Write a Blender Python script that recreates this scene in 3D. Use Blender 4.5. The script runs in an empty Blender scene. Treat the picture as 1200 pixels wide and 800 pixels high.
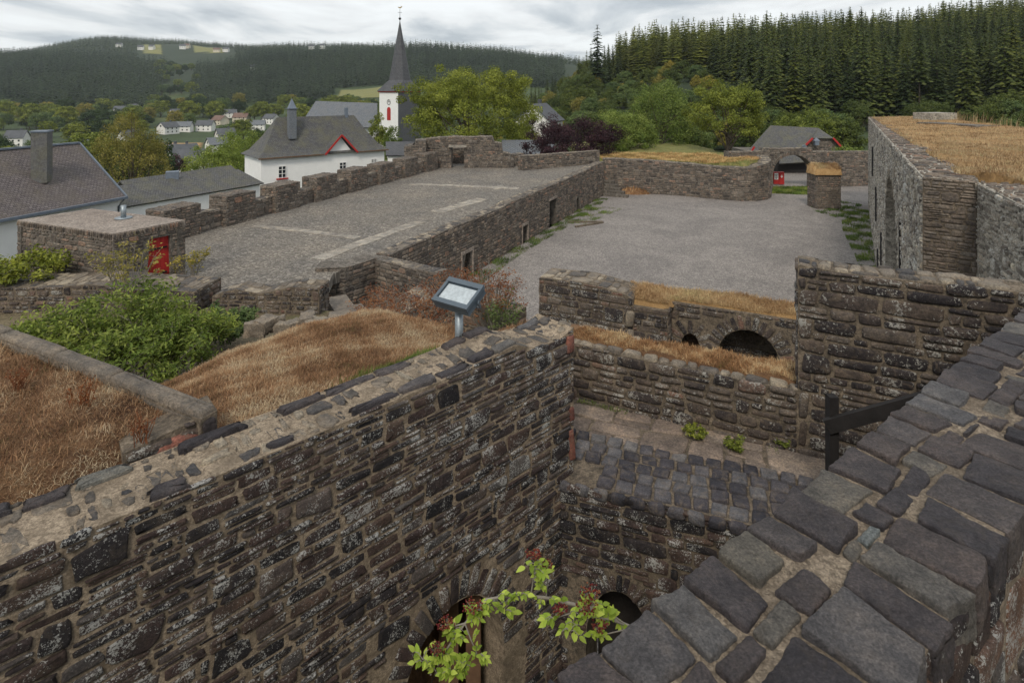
import bpy, math, random
import numpy as np
from mathutils import Vector, Matrix

# ------------------------------------------------------------------ camera, sky, sun, exposure
SC = bpy.context.scene
COL = SC.collection
CZ = 10.5                      # eye height above the gravel courtyard
F = 680.0                      # focal length in pixels of the 1200 px photograph
HZ = 105.0                     # row of the horizon
cam_d = bpy.data.cameras.new('camera')
cam = bpy.data.objects.new('camera', cam_d)
COL.objects.link(cam)
cam.location = (0, 0, CZ)
cam.rotation_euler = (math.radians(90), 0, 0)
cam_d.sensor_width = 36
cam_d.lens = F / 1200 * 36
cam_d.shift_y = -(400 - HZ) / 1200
cam_d.clip_start = 0.05
cam_d.clip_end = 12000
SC.camera = cam

SUN_EL, SUN_AZ = 46.0, 192.0   # azimuth clockwise from +Y
W = bpy.data.worlds.new('World')
SC.world = W
W.use_nodes = True
nt = W.node_tree
nt.nodes.clear()
wo = nt.nodes.new('ShaderNodeOutputWorld')
bg = nt.nodes.new('ShaderNodeBackground')
sky = nt.nodes.new('ShaderNodeTexSky')
sky.sky_type = 'NISHITA'
sky.sun_disc = False
sky.sun_elevation = math.radians(SUN_EL)
sky.sun_rotation = math.radians(SUN_AZ)
tc = nt.nodes.new('ShaderNodeTexCoord')
sep = nt.nodes.new('ShaderNodeSeparateXYZ')
nt.links.new(tc.outputs['Generated'], sep.inputs[0])
# cloud deck: project the view direction on a plane high above
addz = nt.nodes.new('ShaderNodeMath'); addz.operation = 'ADD'; addz.inputs[1].default_value = 0.10
absz = nt.nodes.new('ShaderNodeMath'); absz.operation = 'ABSOLUTE'
nt.links.new(sep.outputs[2], absz.inputs[0]); nt.links.new(absz.outputs[0], addz.inputs[0])
dx = nt.nodes.new('ShaderNodeMath'); dx.operation = 'DIVIDE'
dy = nt.nodes.new('ShaderNodeMath'); dy.operation = 'DIVIDE'
nt.links.new(sep.outputs[0], dx.inputs[0]); nt.links.new(addz.outputs[0], dx.inputs[1])
nt.links.new(sep.outputs[1], dy.inputs[0]); nt.links.new(addz.outputs[0], dy.inputs[1])
cmb = nt.nodes.new('ShaderNodeCombineXYZ')
nt.links.new(dx.outputs[0], cmb.inputs[0]); nt.links.new(dy.outputs[0], cmb.inputs[1])
mp = nt.nodes.new('ShaderNodeMapping'); mp.inputs['Scale'].default_value = (0.9, 0.55, 1); mp.inputs['Location'].default_value = (3.1, 1.7, 0)
nt.links.new(cmb.outputs[0], mp.inputs[0])
n1 = nt.nodes.new('ShaderNodeTexNoise'); n1.inputs['Scale'].default_value = 1.2; n1.inputs['Detail'].default_value = 9; n1.inputs['Roughness'].default_value = 0.55; n1.inputs['Distortion'].default_value = 0.35
nt.links.new(mp.outputs[0], n1.inputs[0])
cr = nt.nodes.new('ShaderNodeValToRGB')
e = cr.color_ramp.elements
e[0].position = 0.36; e[0].color = (5.4, 5.9, 6.4, 1)
e[1].position = 0.60; e[1].color = (10.6, 10.9, 11.0, 1)
e2 = e.new(0.455); e2.color = (7.6, 8.0, 8.3, 1)
e3 = e.new(0.515); e3.color = (9.5, 9.7, 9.8, 1)
nt.links.new(n1.outputs[0], cr.inputs[0])
mix = nt.nodes.new('ShaderNodeMixRGB'); mix.inputs[0].default_value = 0.93
nt.links.new(sky.outputs[0], mix.inputs[1]); nt.links.new(cr.outputs[0], mix.inputs[2])
nt.links.new(mix.outputs[0], bg.inputs[0])
bg.inputs[1].default_value = 0.074
nt.links.new(bg.outputs[0], wo.inputs[0])

sd = bpy.data.lights.new('sun', 'SUN')
sd.energy = 1.5
sd.angle = math.radians(12)
sd.color = (1.0, 0.91, 0.78)
so = bpy.data.objects.new('sun', sd)
COL.objects.link(so)
_az, _el = math.radians(SUN_AZ), math.radians(SUN_EL)
_d = Vector((math.sin(_az) * math.cos(_el), math.cos(_az) * math.cos(_el), math.sin(_el)))
so.rotation_euler = (-_d).to_track_quat('-Z', 'Y').to_euler()
so.location = (0, -20, 40)
SC.view_settings.view_transform = 'Standard'
SC.view_settings.look = 'None'
SC.view_settings.exposure = 0.42
SC.view_settings.gamma = 1.0
SC.view_settings.use_curve_mapping = False
SC.cycles.use_denoising = True
SC.cycles.max_bounces = 6
SC.cycles.diffuse_bounces = 3
SC.cycles.transparent_max_bounces = 8
SC.cycles.volume_bounces = 1

# ------------------------------------------------------------------ helpers
rs = np.random.RandomState(7)

def P(px, py, h):
    """point that the photograph shows at (px, py), h metres below the eye -> world x, y"""
    Y = F * h / (py - HZ)
    return ((px - 600) / F * Y, Y)

class MB:
    def __init__(s):
        s.v, s.f, s.c, s.n = [], [], [], 0
    def add(s, v, faces, mat=0, col=None, smooth=False):
        v = np.asarray(v, dtype=np.float64).reshape(-1, 3)
        if col is None:
            col = np.tile([0.5, 0.5, 0.5, 1.0], (len(v), 1))
        else:
            col = np.asarray(col, dtype=np.float64)
            if col.ndim == 1:
                col = np.tile(col, (len(v), 1))
        s.v.append(v); s.c.append(col)
        if not isinstance(faces, list) or (faces and not isinstance(faces[0], (list, tuple, np.ndarray))):
            faces = [faces]
        groups = {}
        for fa in faces:
            fa = np.asarray(fa, dtype=np.int64)
            if fa.ndim == 1:
                fa = fa[None, :]
            groups.setdefault(fa.shape[1], []).append(fa)
        for k, l in groups.items():
            s.f.append((np.concatenate(l) + s.n, mat, smooth))
        s.n += len(v)
    def mesh(s, name, mats, origin):
        me = bpy.data.meshes.new(name)
        v = np.concatenate(s.v) - np.asarray(origin)[None, :]
        me.vertices.add(len(v)); me.vertices.foreach_set('co', v.ravel())
        nl = sum(f.size for f, _, _ in s.f); npoly = sum(len(f) for f, _, _ in s.f)
        me.loops.add(nl); me.polygons.add(npoly)
        me.loops.foreach_set('vertex_index', np.concatenate([f.ravel() for f, _, _ in s.f]).astype(np.int32))
        tot = np.concatenate([np.full(len(f), f.shape[1]) for f, _, _ in s.f])
        st = np.concatenate([[0], np.cumsum(tot)[:-1]])
        me.polygons.foreach_set('loop_start', st.astype(np.int32))
        me.polygons.foreach_set('loop_total', tot.astype(np.int32))
        me.polygons.foreach_set('material_index', np.concatenate([np.full(len(f), m) for f, m, _ in s.f]).astype(np.int32))
        me.polygons.foreach_set('use_smooth', np.concatenate([np.full(len(f), sm) for f, _, sm in s.f]))
        a = me.color_attributes.new('tint', 'FLOAT_COLOR', 'POINT')
        a.data.foreach_set('color', np.concatenate(s.c).ravel().astype(np.float32))
        me.update(calc_edges=True)
        for m in (mats if isinstance(mats, (list, tuple)) else [mats]):
            me.materials.append(m)
        return me
    def build(s, name, mats, parent=None, origin=None):
        v = np.concatenate(s.v)
        if origin is None:
            origin = ((v[:, 0].min() + v[:, 0].max()) / 2, (v[:, 1].min() + v[:, 1].max()) / 2, v[:, 2].min())
        o = bpy.data.objects.new(name, s.mesh(name, mats, origin))
        COL.objects.link(o)
        if parent is not None:
            o.parent = parent
            o.location = Vector(origin) - Vector(parent['_o'])
        else:
            o.location = origin
        o['_o'] = list(map(float, origin))
        return o

def tag(o, label=None, cat=None, group=None, kind=None):
    if label: o['label'] = label
    if cat: o['category'] = cat
    if group: o['group'] = group
    if kind: o['kind'] = kind
    return o

def empty(name, loc, label=None, cat=None, group=None):
    o = bpy.data.objects.new(name, None)
    COL.objects.link(o)
    o.location = loc
    o['_o'] = list(map(float, loc))
    o.empty_display_size = 0.3
    return tag(o, label, cat, group)

def copy_tree(o, parent=None):
    c = o.copy(); COL.objects.link(c)
    if parent is not None: c.parent = parent
    for ch in list(o.children):
        copy_tree(ch, c)
    return c

BOXF = np.array([[0, 3, 2, 1], [4, 5, 6, 7], [0, 1, 5, 4], [1, 2, 6, 5], [2, 3, 7, 6], [3, 0, 4, 7]])
def box(mb, c, size, rz=0.0, mat=0, col=None, tilt=None):
    sx, sy, sz = [q / 2 for q in size]
    v = np.array([[-sx, -sy, -sz], [sx, -sy, -sz], [sx, sy, -sz], [-sx, sy, -sz], [-sx, -sy, sz], [sx, -sy, sz], [sx, sy, sz], [-sx, sy, sz]])
    m = Matrix.Rotation(rz, 3, 'Z')
    if tilt is not None: m = m @ tilt
    v = v @ np.array(m).T + np.array(c)
    mb.add(v, BOXF, mat, col)

def beam(mb, a, b, w, h, mat=0, col=None):
    a, b = Vector(a), Vector(b)
    d = b - a
    q = d.to_track_quat('X', 'Z').to_matrix()
    L = d.length / 2
    v = np.array([[-L, -w/2, -h/2], [L, -w/2, -h/2], [L, w/2, -h/2], [-L, w/2, -h/2], [-L, -w/2, h/2], [L, -w/2, h/2], [L, w/2, h/2], [-L, w/2, h/2]])
    v = v @ np.array(q).T + np.array((a + b) / 2)
    mb.add(v, BOXF, mat, col)

def tube(mb, pts, radii, K=8, mat=0, col=None, cap=True):
    pts = [Vector(p) for p in pts]
    rings = []
    up = Vector((0, 0, 1))
    for i, p in enumerate(pts):
        d = (pts[min(i + 1, len(pts) - 1)] - pts[max(i - 1, 0)]).normalized()
        a = d.cross(up if abs(d.z) < 0.95 else Vector((1, 0, 0))).normalized()
        b = d.cross(a)
        for k in range(K):
            t = 2 * math.pi * k / K
            rings.append(p + (a * math.cos(t) + b * math.sin(t)) * radii[i])
    f = []
    for i in range(len(pts) - 1):
        for k in range(K):
            f.append((i*K + k, i*K + (k+1) % K, (i+1)*K + (k+1) % K, (i+1)*K + k))
    fs = [np.array(f)]
    if cap:
        fs.append(np.arange(K)[::-1][None, :].copy()); fs.append((np.arange(K) + (len(pts)-1)*K)[None, :])
    mb.add([tuple(r) for r in rings], fs, mat, col, True)

def poly_prism(mb, pts, z0, z1, mat=0, col=None):
    """vertical prism over a plan polygon (counter-clockwise)"""
    n = len(pts)
    v = [(x, y, z0) for x, y in pts] + [(x, y, z1) for x, y in pts]
    f = [np.array([[i, (i+1) % n, n + (i+1) % n, n + i] for i in range(n)]), (np.arange(n) + n)[None, :], np.arange(n)[::-1][None, :].copy()]
    mb.add(v, f, mat, col)

def vnoise(x, y, seed=0.0, f=1.0):
    """cheap smooth noise from rotated sines, about -1..1"""
    x = np.asarray(x) * f; y = np.asarray(y) * f
    return (np.sin(x*1.7 + y*0.9 + seed) + np.sin(-x*1.1 + y*2.1 + seed*1.7 + 1.3) + np.sin(x*3.1 - y*2.3 + seed*2.3 + .7)*.5
            + np.sin(x*4.7 + y*5.3 + seed*.7)*.3 + np.sin(-x*7.9 + y*6.1 + seed*1.1)*.2) / 3.0

def vnoise3(v, seed=0.0, f=1.0):
    x, y, z = v[..., 0]*f, v[..., 1]*f, v[..., 2]*f
    return (np.sin(x*2.1 + y*1.3 + z*.7 + seed) * np.sin(y*2.7 - z*1.9 + seed*1.3) + .6*np.sin(x*4.3 - y*3.1 + z*5.2 + seed*2.1)*np.sin(z*3.7 + x*2.2 + seed)
            + .35*np.sin(x*9.1 + y*7.7 + seed*.4)*np.sin(z*8.3 - y*6.1 + seed) + .2*np.sin(x*17.3 + z*13.1 + seed)*np.sin(y*19.1 - x*6.0)) / 1.6

# ------------------------------------------------------------------ materials
def new_mat(name):
    m = bpy.data.materials.new(name); m.use_nodes = True
    t = m.node_tree
    b = t.nodes['Principled BSDF']
    b.inputs['Specular IOR Level'].default_value = 0.3
    b.inputs['Roughness'].default_value = 0.9
    return m, t, b

def N(t, typ, **kw):
    n = t.nodes.new(typ)
    for k, v in kw.items():
        if k.startswith('i_'):
            n.inputs[k[2:].replace('_', ' ')].default_value = v
        else:
            setattr(n, k, v)
    return n

def ramp(t, src, stops, interp='LINEAR'):
    r = t.nodes.new('ShaderNodeValToRGB')
    r.color_ramp.interpolation = interp
    el = r.color_ramp.elements
    el[0].position, el[0].color = stops[0][0], (*stops[0][1], 1)
    el[1].position, el[1].color = stops[-1][0], (*stops[-1][1], 1)
    for p, c in stops[1:-1]:
        q = el.new(p); q.color = (*c, 1)
    if src is not None: t.links.new(src, r.inputs[0])
    return r.outputs[0]

def noise(t, scale, detail=4, rough=0.6, vec=None, dist=0.0):
    n = N(t, 'ShaderNodeTexNoise')
    n.inputs['Scale'].default_value = scale; n.inputs['Detail'].default_value = detail
    n.inputs['Roughness'].default_value = rough; n.inputs['Distortion'].default_value = dist
    if vec is not None: t.links.new(vec, n.inputs['Vector'])
    return n.outputs[0]

def mixc(t, fac, a, b, mode='MIX'):
    n = t.nodes.new('ShaderNodeMixRGB'); n.blend_type = mode
    for i, x in enumerate((fac, a, b)):
        if isinstance(x, (int, float)): n.inputs[i].default_value = x
        elif isinstance(x, tuple): n.inputs[i].default_value = (*x, 1)
        else: t.links.new(x, n.inputs[i])
    return n.outputs[0]

def bump(t, b, h, dist, strength=1.0, prev=None):
    n = t.nodes.new('ShaderNodeBump'); n.inputs['Distance'].default_value = dist; n.inputs['Strength'].default_value = strength
    t.links.new(h, n.inputs['Height'])
    if prev is not None: t.links.new(prev, n.inputs['Normal'])
    t.links.new(n.outputs[0], b.inputs['Normal'])
    return n.outputs[0]

def geo_pos(t):
    return t.nodes.new('ShaderNodeNewGeometry').outputs['Position']

def stone_mat(name, stops, lichen=0.5, lich_scale=45.0, lich_col=(0.42, 0.42, 0.39), det=30.0, bdist=0.006, rough=0.75, stain=None, stretch=None, smear=0.4, coarse=0.0):
    """stones: per-stone tone in tint.r, per-stone lichen in tint.g"""
    m, t, b = new_mat(name)
    pos = geo_pos(t)
    a = N(t, 'ShaderNodeAttribute', attribute_name='tint')
    sp = N(t, 'ShaderNodeSeparateColor'); t.links.new(a.outputs['Color'], sp.inputs[0])
    base = ramp(t, sp.outputs[0], stops)
    n_big = noise(t, det * 0.25, 5, 0.65, pos)
    base = mixc(t, 0.85, base, ramp(t, n_big, [(0.3, (0.5, 0.5, 0.52)), (0.5, (0.95, 0.95, 0.95)), (0.72, (1.7, 1.6, 1.45))]), 'MULTIPLY')
    n_f = noise(t, det * 2.4, 8, 0.8, pos)
    base = mixc(t, 0.9, base, ramp(t, n_f, [(0.34, (0.35, 0.35, 0.36)), (0.5, (0.95, 0.95, 0.95)), (0.66, (1.9, 1.85, 1.8))]), 'MULTIPLY')
    if smear > 0:
        n_s = noise(t, det * 0.35, 6, 0.75, pos, 0.8)
        base = mixc(t, ramp(t, n_s, [(0.50, (0, 0, 0)), (0.66, (smear, smear, smear))]), base, (0.24, 0.185, 0.13))
    if lichen > 0:
        nl = noise(t, lich_scale, 3, 0.75, pos, 0.6)
        nb = noise(t, lich_scale * 0.09, 3, 0.6, pos)
        ad = N(t, 'ShaderNodeMath', operation='MULTIPLY_ADD')
        t.links.new(nb, ad.inputs[0]); ad.inputs[1].default_value = 0.7; t.links.new(nl, ad.inputs[2])
        ad2 = N(t, 'ShaderNodeMath', operation='MULTIPLY_ADD')
        t.links.new(sp.outputs[1], ad2.inputs[0]); ad2.inputs[1].default_value = 0.12 * lichen; t.links.new(ad.outputs[0], ad2.inputs[2])
        fac = ramp(t, ad2.outputs[0], [(1.07 - 0.13 * lichen, (0, 0, 0)), (1.12 - 0.13 * lichen, (.9, .9, .9))])
        base = mixc(t, fac, base, lich_col)
    if stain is not None:
        ns = noise(t, 1.3, 4, 0.6, pos)
        base = mixc(t, ramp(t, ns, [(0.5, (0, 0, 0)), (0.75, (0.6, 0.6, 0.6))]), base, stain)
    t.links.new(base, b.inputs['Base Color'])
    b.inputs['Roughness'].default_value = rough
    b.inputs['Specular IOR Level'].default_value = 0.35
    h1 = noise(t, det, 9, 0.78, pos, 0.4)
    prev = None
    if coarse > 0:
        hc_ = noise(t, 11.0, 10, 0.82, pos, 0.9)
        prev = bump(t, b, hc_, coarse, 1.0)
    bump(t, b, h1, bdist * 2.2, 1.0, prev)
    return m

def mortar_mat(name, c0, c1, scale=40.0, bd=0.008, dark=(0.03, 0.028, 0.025)):
    m, t, b = new_mat(name)
    pos = geo_pos(t)
    n1 = noise(t, scale * 0.12, 5, 0.65, pos)
    base = ramp(t, n1, [(0.3, c0), (0.68, c1)])
    v = N(t, 'ShaderNodeTexVoronoi'); v.inputs['Scale'].default_value = scale * 2.2; t.links.new(pos, v.inputs['Vector'])
    base = mixc(t, 0.55, base, ramp(t, v.outputs['Color'], [(0.1, (0.35, 0.33, 0.31)), (0.9, (1.55, 1.55, 1.55))]), 'MULTIPLY')
    n2 = noise(t, scale * 0.45, 5, 0.7, pos)
    base = mixc(t, ramp(t, n2, [(0.46, (0, 0, 0)), (0.66, (0.85, 0.85, 0.85))]), base, dark)
    n3 = noise(t, scale * 0.06, 5, 0.7, pos, 0.5)
    base = mixc(t, ramp(t, n3, [(0.45, (0, 0, 0)), (0.62, (0.6, 0.6, 0.6))]), base, tuple(q * .45 for q in c0))
    t.links.new(base, b.inputs['Base Color'])
    b.inputs['Roughness'].default_value = 0.95
    h = noise(t, scale, 6, 0.75, pos)
    bump(t, b, h, bd, 1.0)
    return m

def plain_mat(name, col, rough=0.8, metal=0.0, var=0.25, scale=6.0, bd=0.0, bscale=30.0, spec=0.3):
    m, t, b = new_mat(name)
    pos = t.nodes.new('ShaderNodeTexCoord').outputs['Object']
    lo = tuple(c * (1 - var) for c in col); hi = tuple(min(1, c * (1 + var)) for c in col)
    c = ramp(t, noise(t, scale, 6, 0.65, pos), [(0.3, lo), (0.7, hi)])
    t.links.new(c, b.inputs['Base Color'])
    b.inputs['Roughness'].default_value = rough; b.inputs['Metallic'].default_value = metal
    b.inputs['Specular IOR Level'].default_value = spec
    if bd: bump(t, b, noise(t, bscale, 5, 0.7, pos), bd)
    return m

def tint_mat(name, stops, rough=0.8, translucent=0.0, spec=0.15, spread=1.0):
    m, t, b = new_mat(name)
    a = N(t, 'ShaderNodeAttribute', attribute_name='tint')
    sp = N(t, 'ShaderNodeSeparateColor'); t.links.new(a.outputs['Color'], sp.inputs[0])
    c = ramp(t, sp.outputs[0], stops)
    v = N(t, 'ShaderNodeMath', operation='MULTIPLY_ADD'); t.links.new(sp.outputs[1], v.inputs[0]); v.inputs[1].default_value = 0.9; v.inputs[2].default_value = 0.55
    cm = N(t, 'ShaderNodeVectorMath', operation='SCALE'); t.links.new(c, cm.inputs[0]); t.links.new(v.outputs[0], cm.inputs['Scale'])
    oi = N(t, 'ShaderNodeObjectInfo')
    cc = mixc(t, 1.0, cm.outputs[0], ramp(t, oi.outputs['Random'], [(0.0, (1 - .2*spread, 1 - .16*spread, 1 - .1*spread)), (0.5, (1.0, 1.0, 1.0)), (1.0, (1 + .2*spread, 1 + .14*spread, 1 - .05*spread))]), 'MULTIPLY')
    t.links.new(cc, b.inputs['Base Color'])
    b.inputs['Roughness'].default_value = rough
    b.inputs['Specular IOR Level'].default_value = spec
    if translucent > 0:
        tr = N(t, 'ShaderNodeBsdfTranslucent'); t.links.new(cc, tr.inputs[0])
        mx = N(t, 'ShaderNodeMixShader'); mx.inputs[0].default_value = translucent
        out = t.nodes['Material Output']
        t.links.new(b.outputs[0], mx.inputs[1]); t.links.new(tr.outputs[0], mx.inputs[2]); t.links.new(mx.outputs[0], out.inputs[0])
    return m

M = {}
DARK = [(0.0, (0.016, 0.015, 0.019)), (0.25, (0.034, 0.029, 0.033)), (0.5, (0.066, 0.043, 0.040)), (0.72, (0.10, 0.068, 0.054)), (0.88, (0.10, 0.095, 0.096)), (1.0, (0.19, 0.105, 0.07))]
MED = [(0.0, (0.055, 0.048, 0.045)), (0.3, (0.10, 0.085, 0.075)), (0.6, (0.155, 0.125, 0.10)), (0.85, (0.20, 0.175, 0.15)), (1.0, (0.23, 0.14, 0.10))]
M['stone_near'] = stone_mat('slate_rubble', DARK, 0.72, 85.0, (0.52, 0.52, 0.50), 34.0, 0.008, 0.68, smear=0.22, coarse=0.02)
M['stone_mid'] = stone_mat('brown_rubble', [(0.0, (0.022, 0.019, 0.022)), (0.35, (0.052, 0.042, 0.04)), (0.6, (0.085, 0.066, 0.055)), (0.85, (0.125, 0.105, 0.09)), (1.0, (0.17, 0.09, 0.065))], 0.55, 42.0, (0.34, 0.33, 0.30), 22.0, 0.010)
M['stone_far'] = stone_mat('grey_rubble', MED, 0.45, 12.0, (0.34, 0.33, 0.30), 7.0, 0.02)
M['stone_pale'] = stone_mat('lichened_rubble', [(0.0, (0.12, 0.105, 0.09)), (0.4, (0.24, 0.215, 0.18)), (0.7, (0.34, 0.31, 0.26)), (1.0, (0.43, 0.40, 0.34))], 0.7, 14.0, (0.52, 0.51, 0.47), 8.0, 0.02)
M['cobble'] = stone_mat('basalt_coping', [(0.0, (0.042, 0.037, 0.043)), (0.3, (0.068, 0.061, 0.068)), (0.6, (0.10, 0.083, 0.082)), (0.8, (0.14, 0.137, 0.143)), (0.93, (0.17, 0.155, 0.13)), (1.0, (0.22, 0.25, 0.255))], 0.15, 90.0, (0.36, 0.37, 0.37), 42.0, 0.007, 0.6, smear=0.14, coarse=0.028)
M['sett'] = stone_mat('basalt_setts', [(0.0, (0.035, 0.035, 0.045)), (0.5, (0.07, 0.065, 0.075)), (0.85, (0.11, 0.11, 0.12)), (1.0, (0.17, 0.16, 0.155))], 0.2, 60.0, (0.3, 0.3, 0.3), 30.0, 0.006, 0.7)
M['topstone'] = stone_mat('weathered_top_stones', [(0.0, (0.05, 0.05, 0.055)), (0.4, (0.12, 0.105, 0.09)), (0.7, (0.20, 0.17, 0.135)), (1.0, (0.30, 0.26, 0.20))], 0.4, 40.0, (0.38, 0.37, 0.34), 24.0, 0.008)
M['mortar'] = mortar_mat('tan_mortar', (0.25, 0.198, 0.142), (0.43, 0.35, 0.26), 60.0, 0.012, (0.13, 0.10, 0.072))
M['mortar_coping'] = mortar_mat('gritty_grey_mortar', (0.24, 0.19, 0.14), (0.42, 0.345, 0.26), 70.0, 0.018, (0.09, 0.072, 0.056))
M['mortar_dark'] = mortar_mat('weathered_mortar', (0.13, 0.105, 0.08), (0.26, 0.21, 0.155), 40.0, 0.012)
M['mortar_far'] = mortar_mat('grey_mortar', (0.13, 0.115, 0.10), (0.24, 0.215, 0.185), 14.0, 0.02)
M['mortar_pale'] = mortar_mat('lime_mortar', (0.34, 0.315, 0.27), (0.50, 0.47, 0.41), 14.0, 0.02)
M['red_sand'] = stone_mat('red_sandstone', [(0.0, (0.14, 0.055, 0.045)), (1.0, (0.24, 0.10, 0.075))], 0.3, 50.0, (0.3, 0.25, 0.22), 30.0, 0.006)
DRY = [(0.0, (0.16, 0.12, 0.05)), (0.12, (0.11, 0.06, 0.034)), (0.35, (0.28, 0.15, 0.078)), (0.58, (0.42, 0.262, 0.142)), (0.8, (0.50, 0.38, 0.24)), (1.0, (0.60, 0.49, 0.33))]
M['dry'] = tint_mat('dry_grass_blades', DRY, 0.85, 0.25)
M['dry_gold'] = tint_mat('golden_dry_grass', [(0.0, (0.22, 0.125, 0.06)), (0.4, (0.38, 0.25, 0.13)), (0.8, (0.52, 0.39, 0.22)), (1.0, (0.40, 0.34, 0.17))], 0.85, 0.25)
M['green'] = tint_mat('green_blades', [(0.0, (0.06, 0.10, 0.02)), (0.5, (0.11, 0.17, 0.035)), (1.0, (0.22, 0.24, 0.07))], 0.8, 0.3)
def leafm(k, name, a, b_, c, sp=1.0): M[k] = tint_mat(name, [(0.0, a), (0.5, b_), (1.0, c)], 0.6, 0.3, 0.25, sp)
leafm('leaf_green', 'mid_green_leaves', (0.075, 0.10, 0.013), (0.17, 0.205, 0.03), (0.30, 0.33, 0.06))
leafm('leaf_bright', 'bright_green_leaves', (0.08, 0.125, 0.02), (0.165, 0.225, 0.045), (0.28, 0.33, 0.08))
leafm('leaf_soft', 'soft_green_leaves', (0.06, 0.10, 0.03), (0.11, 0.16, 0.05), (0.18, 0.23, 0.08))
leafm('leaf_dark', 'dark_green_leaves', (0.02, 0.04, 0.012), (0.035, 0.062, 0.018), (0.06, 0.09, 0.028))
leafm('leaf_purple', 'copper_beech_leaves', (0.022, 0.010, 0.014), (0.05, 0.020, 0.026), (0.09, 0.04, 0.045))
leafm('leaf_yellow', 'yellowing_leaves', (0.12, 0.12, 0.022), (0.24, 0.22, 0.045), (0.38, 0.31, 0.08))
leafm('leaf_bush', 'yellow_green_elder_leaves', (0.09, 0.13, 0.02), (0.17, 0.23, 0.035), (0.32, 0.36, 0.075))
leafm('leaf_slope', 'slope_leaves', (0.045, 0.068, 0.014), (0.085, 0.115, 0.024), (0.14, 0.17, 0.04))
leafm('leaf_rust', 'rusty_dried_leaves', (0.12, 0.04, 0.02), (0.22, 0.085, 0.04), (0.30, 0.16, 0.08))
leafm('leaf_lime', 'lime_leaves', (0.14, 0.21, 0.02), (0.26, 0.36, 0.045), (0.42, 0.50, 0.09))
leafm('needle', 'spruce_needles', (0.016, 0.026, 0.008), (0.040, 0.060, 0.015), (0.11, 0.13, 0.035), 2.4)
leafm('needle_far', 'distant_spruce_needles', (0.006, 0.014, 0.008), (0.020, 0.036, 0.017), (0.060, 0.082, 0.034))
leafm('berry', 'dark_red_berries', (0.10, 0.01, 0.015), (0.20, 0.03, 0.03), (0.24, 0.14, 0.06))
M['recess_shade'] = plain_mat('recess_shade_stone', (0.035, 0.03, 0.027), 0.9, 0, 0.4, 5, 0.01, 30)  # near-black base colour paints in the shade inside the arch and niche
M['bark'] = plain_mat('bark', (0.10, 0.08, 0.06), 0.95, 0, 0.4, 3.0, 0.02, 12)
M['twig'] = plain_mat('grey_twig', (0.22, 0.20, 0.17), 0.8, 0, 0.3, 20)
M['wood_dark'] = plain_mat('charred_timber', (0.018, 0.016, 0.016), 0.75, 0, 0.4, 9, 0.004, 40)
M['wood_brown'] = plain_mat('brown_timber', (0.13, 0.075, 0.045), 0.8, 0, 0.35, 8, 0.004, 40)
M['white'] = plain_mat('white_render', (0.80, 0.80, 0.79), 0.9, 0, 0.04, 1.5, 0.01, 20)
M['white2'] = plain_mat('far_white_render', (0.72, 0.71, 0.68), 0.9, 0, 0.08, 0.3)
M['cream'] = plain_mat('cream_render', (0.55, 0.50, 0.40), 0.9, 0, 0.08, 0.3)
M['red'] = plain_mat('red_paint', (0.38, 0.022, 0.02), 0.55, 0, 0.15, 6, 0.002, 20, 0.4)
M['darkmetal'] = plain_mat('grey_painted_metal', (0.075, 0.10, 0.125), 0.45, 0.0, 0.12, 15, 0, 30, 0.5)
M['galv'] = plain_mat('galvanised_steel', (0.27, 0.31, 0.34), 0.45, 0.5, 0.2, 25, 0, 30, 0.5)
M['lampglass'] = plain_mat('frosted_lamp_glass', (0.40, 0.45, 0.48), 0.2, 0, 0.25, 25, 0, 30, 0.6)
M['glass'] = plain_mat('dark_window_glass', (0.02, 0.024, 0.03), 0.15, 0, 0.3, 3, 0, 30, 0.6)
M['black'] = plain_mat('black_iron', (0.015, 0.015, 0.017), 0.6, 0, 0.2, 8)
M['zinc'] = plain_mat('blue_grey_zinc', (0.16, 0.19, 0.235), 0.5, 0.2, 0.15, 3)
M['gold'] = plain_mat('gilt_weathercock', (0.35, 0.25, 0.08), 0.4, 0.6, 0.1, 3)

def slate_mat(name, c0, c1, c2, sc=1.0, rot=0.0):
    m, t, b = new_mat(name)
    uv = N(t, 'ShaderNodeAttribute', attribute_name='tint').outputs['Vector']   # roof plane metres carried in tint.xy
    br = N(t, 'ShaderNodeTexBrick')
    t.links.new(uv, br.inputs['Vector'])
    br.inputs['Scale'].default_value = 1.0
    br.inputs['Brick Width'].default_value = 0.22 * sc; br.inputs['Row Height'].default_value = 0.16 * sc
    br.inputs['Mortar Size'].default_value = 0.014 * sc; br.inputs['Color1'].default_value = (*c0, 1); br.inputs['Color2'].default_value = (*c1, 1); br.inputs['Mortar'].default_value = (*[q * .4 for q in c0], 1)
    pos = geo_pos(t)
    n = noise(t, 0.9, 7, 0.65, pos)
    base = mixc(t, ramp(t, n, [(0.42, (0, 0, 0)), (0.68, (0.85, 0.85, 0.85))]), br.outputs['Color'], c2)
    n2 = noise(t, 9.0, 4, 0.7, pos)
    base = mixc(t, 0.8, base, ramp(t, n2, [(0.3, (0.55, 0.55, 0.55)), (0.7, (1.5, 1.5, 1.5))]), 'MULTIPLY')
    t.links.new(base, b.inputs['Base Color'])
    b.inputs['Roughness'].default_value = 0.65
    bump(t, b, br.outputs['Fac'], -0.02)
    return m
M['slate_brown'] = slate_mat('weathered_brown_slate', (0.105, 0.09, 0.092), (0.155, 0.135, 0.135), (0.115, 0.098, 0.082))
M['slate'] = slate_mat('grey_slate', (0.085, 0.085, 0.09), (0.13, 0.13, 0.13), (0.125, 0.12, 0.085))
M['slate_far'] = slate_mat('blue_slate', (0.135, 0.15, 0.17), (0.17, 0.185, 0.21), (0.15, 0.155, 0.16), 2.0)
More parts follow.
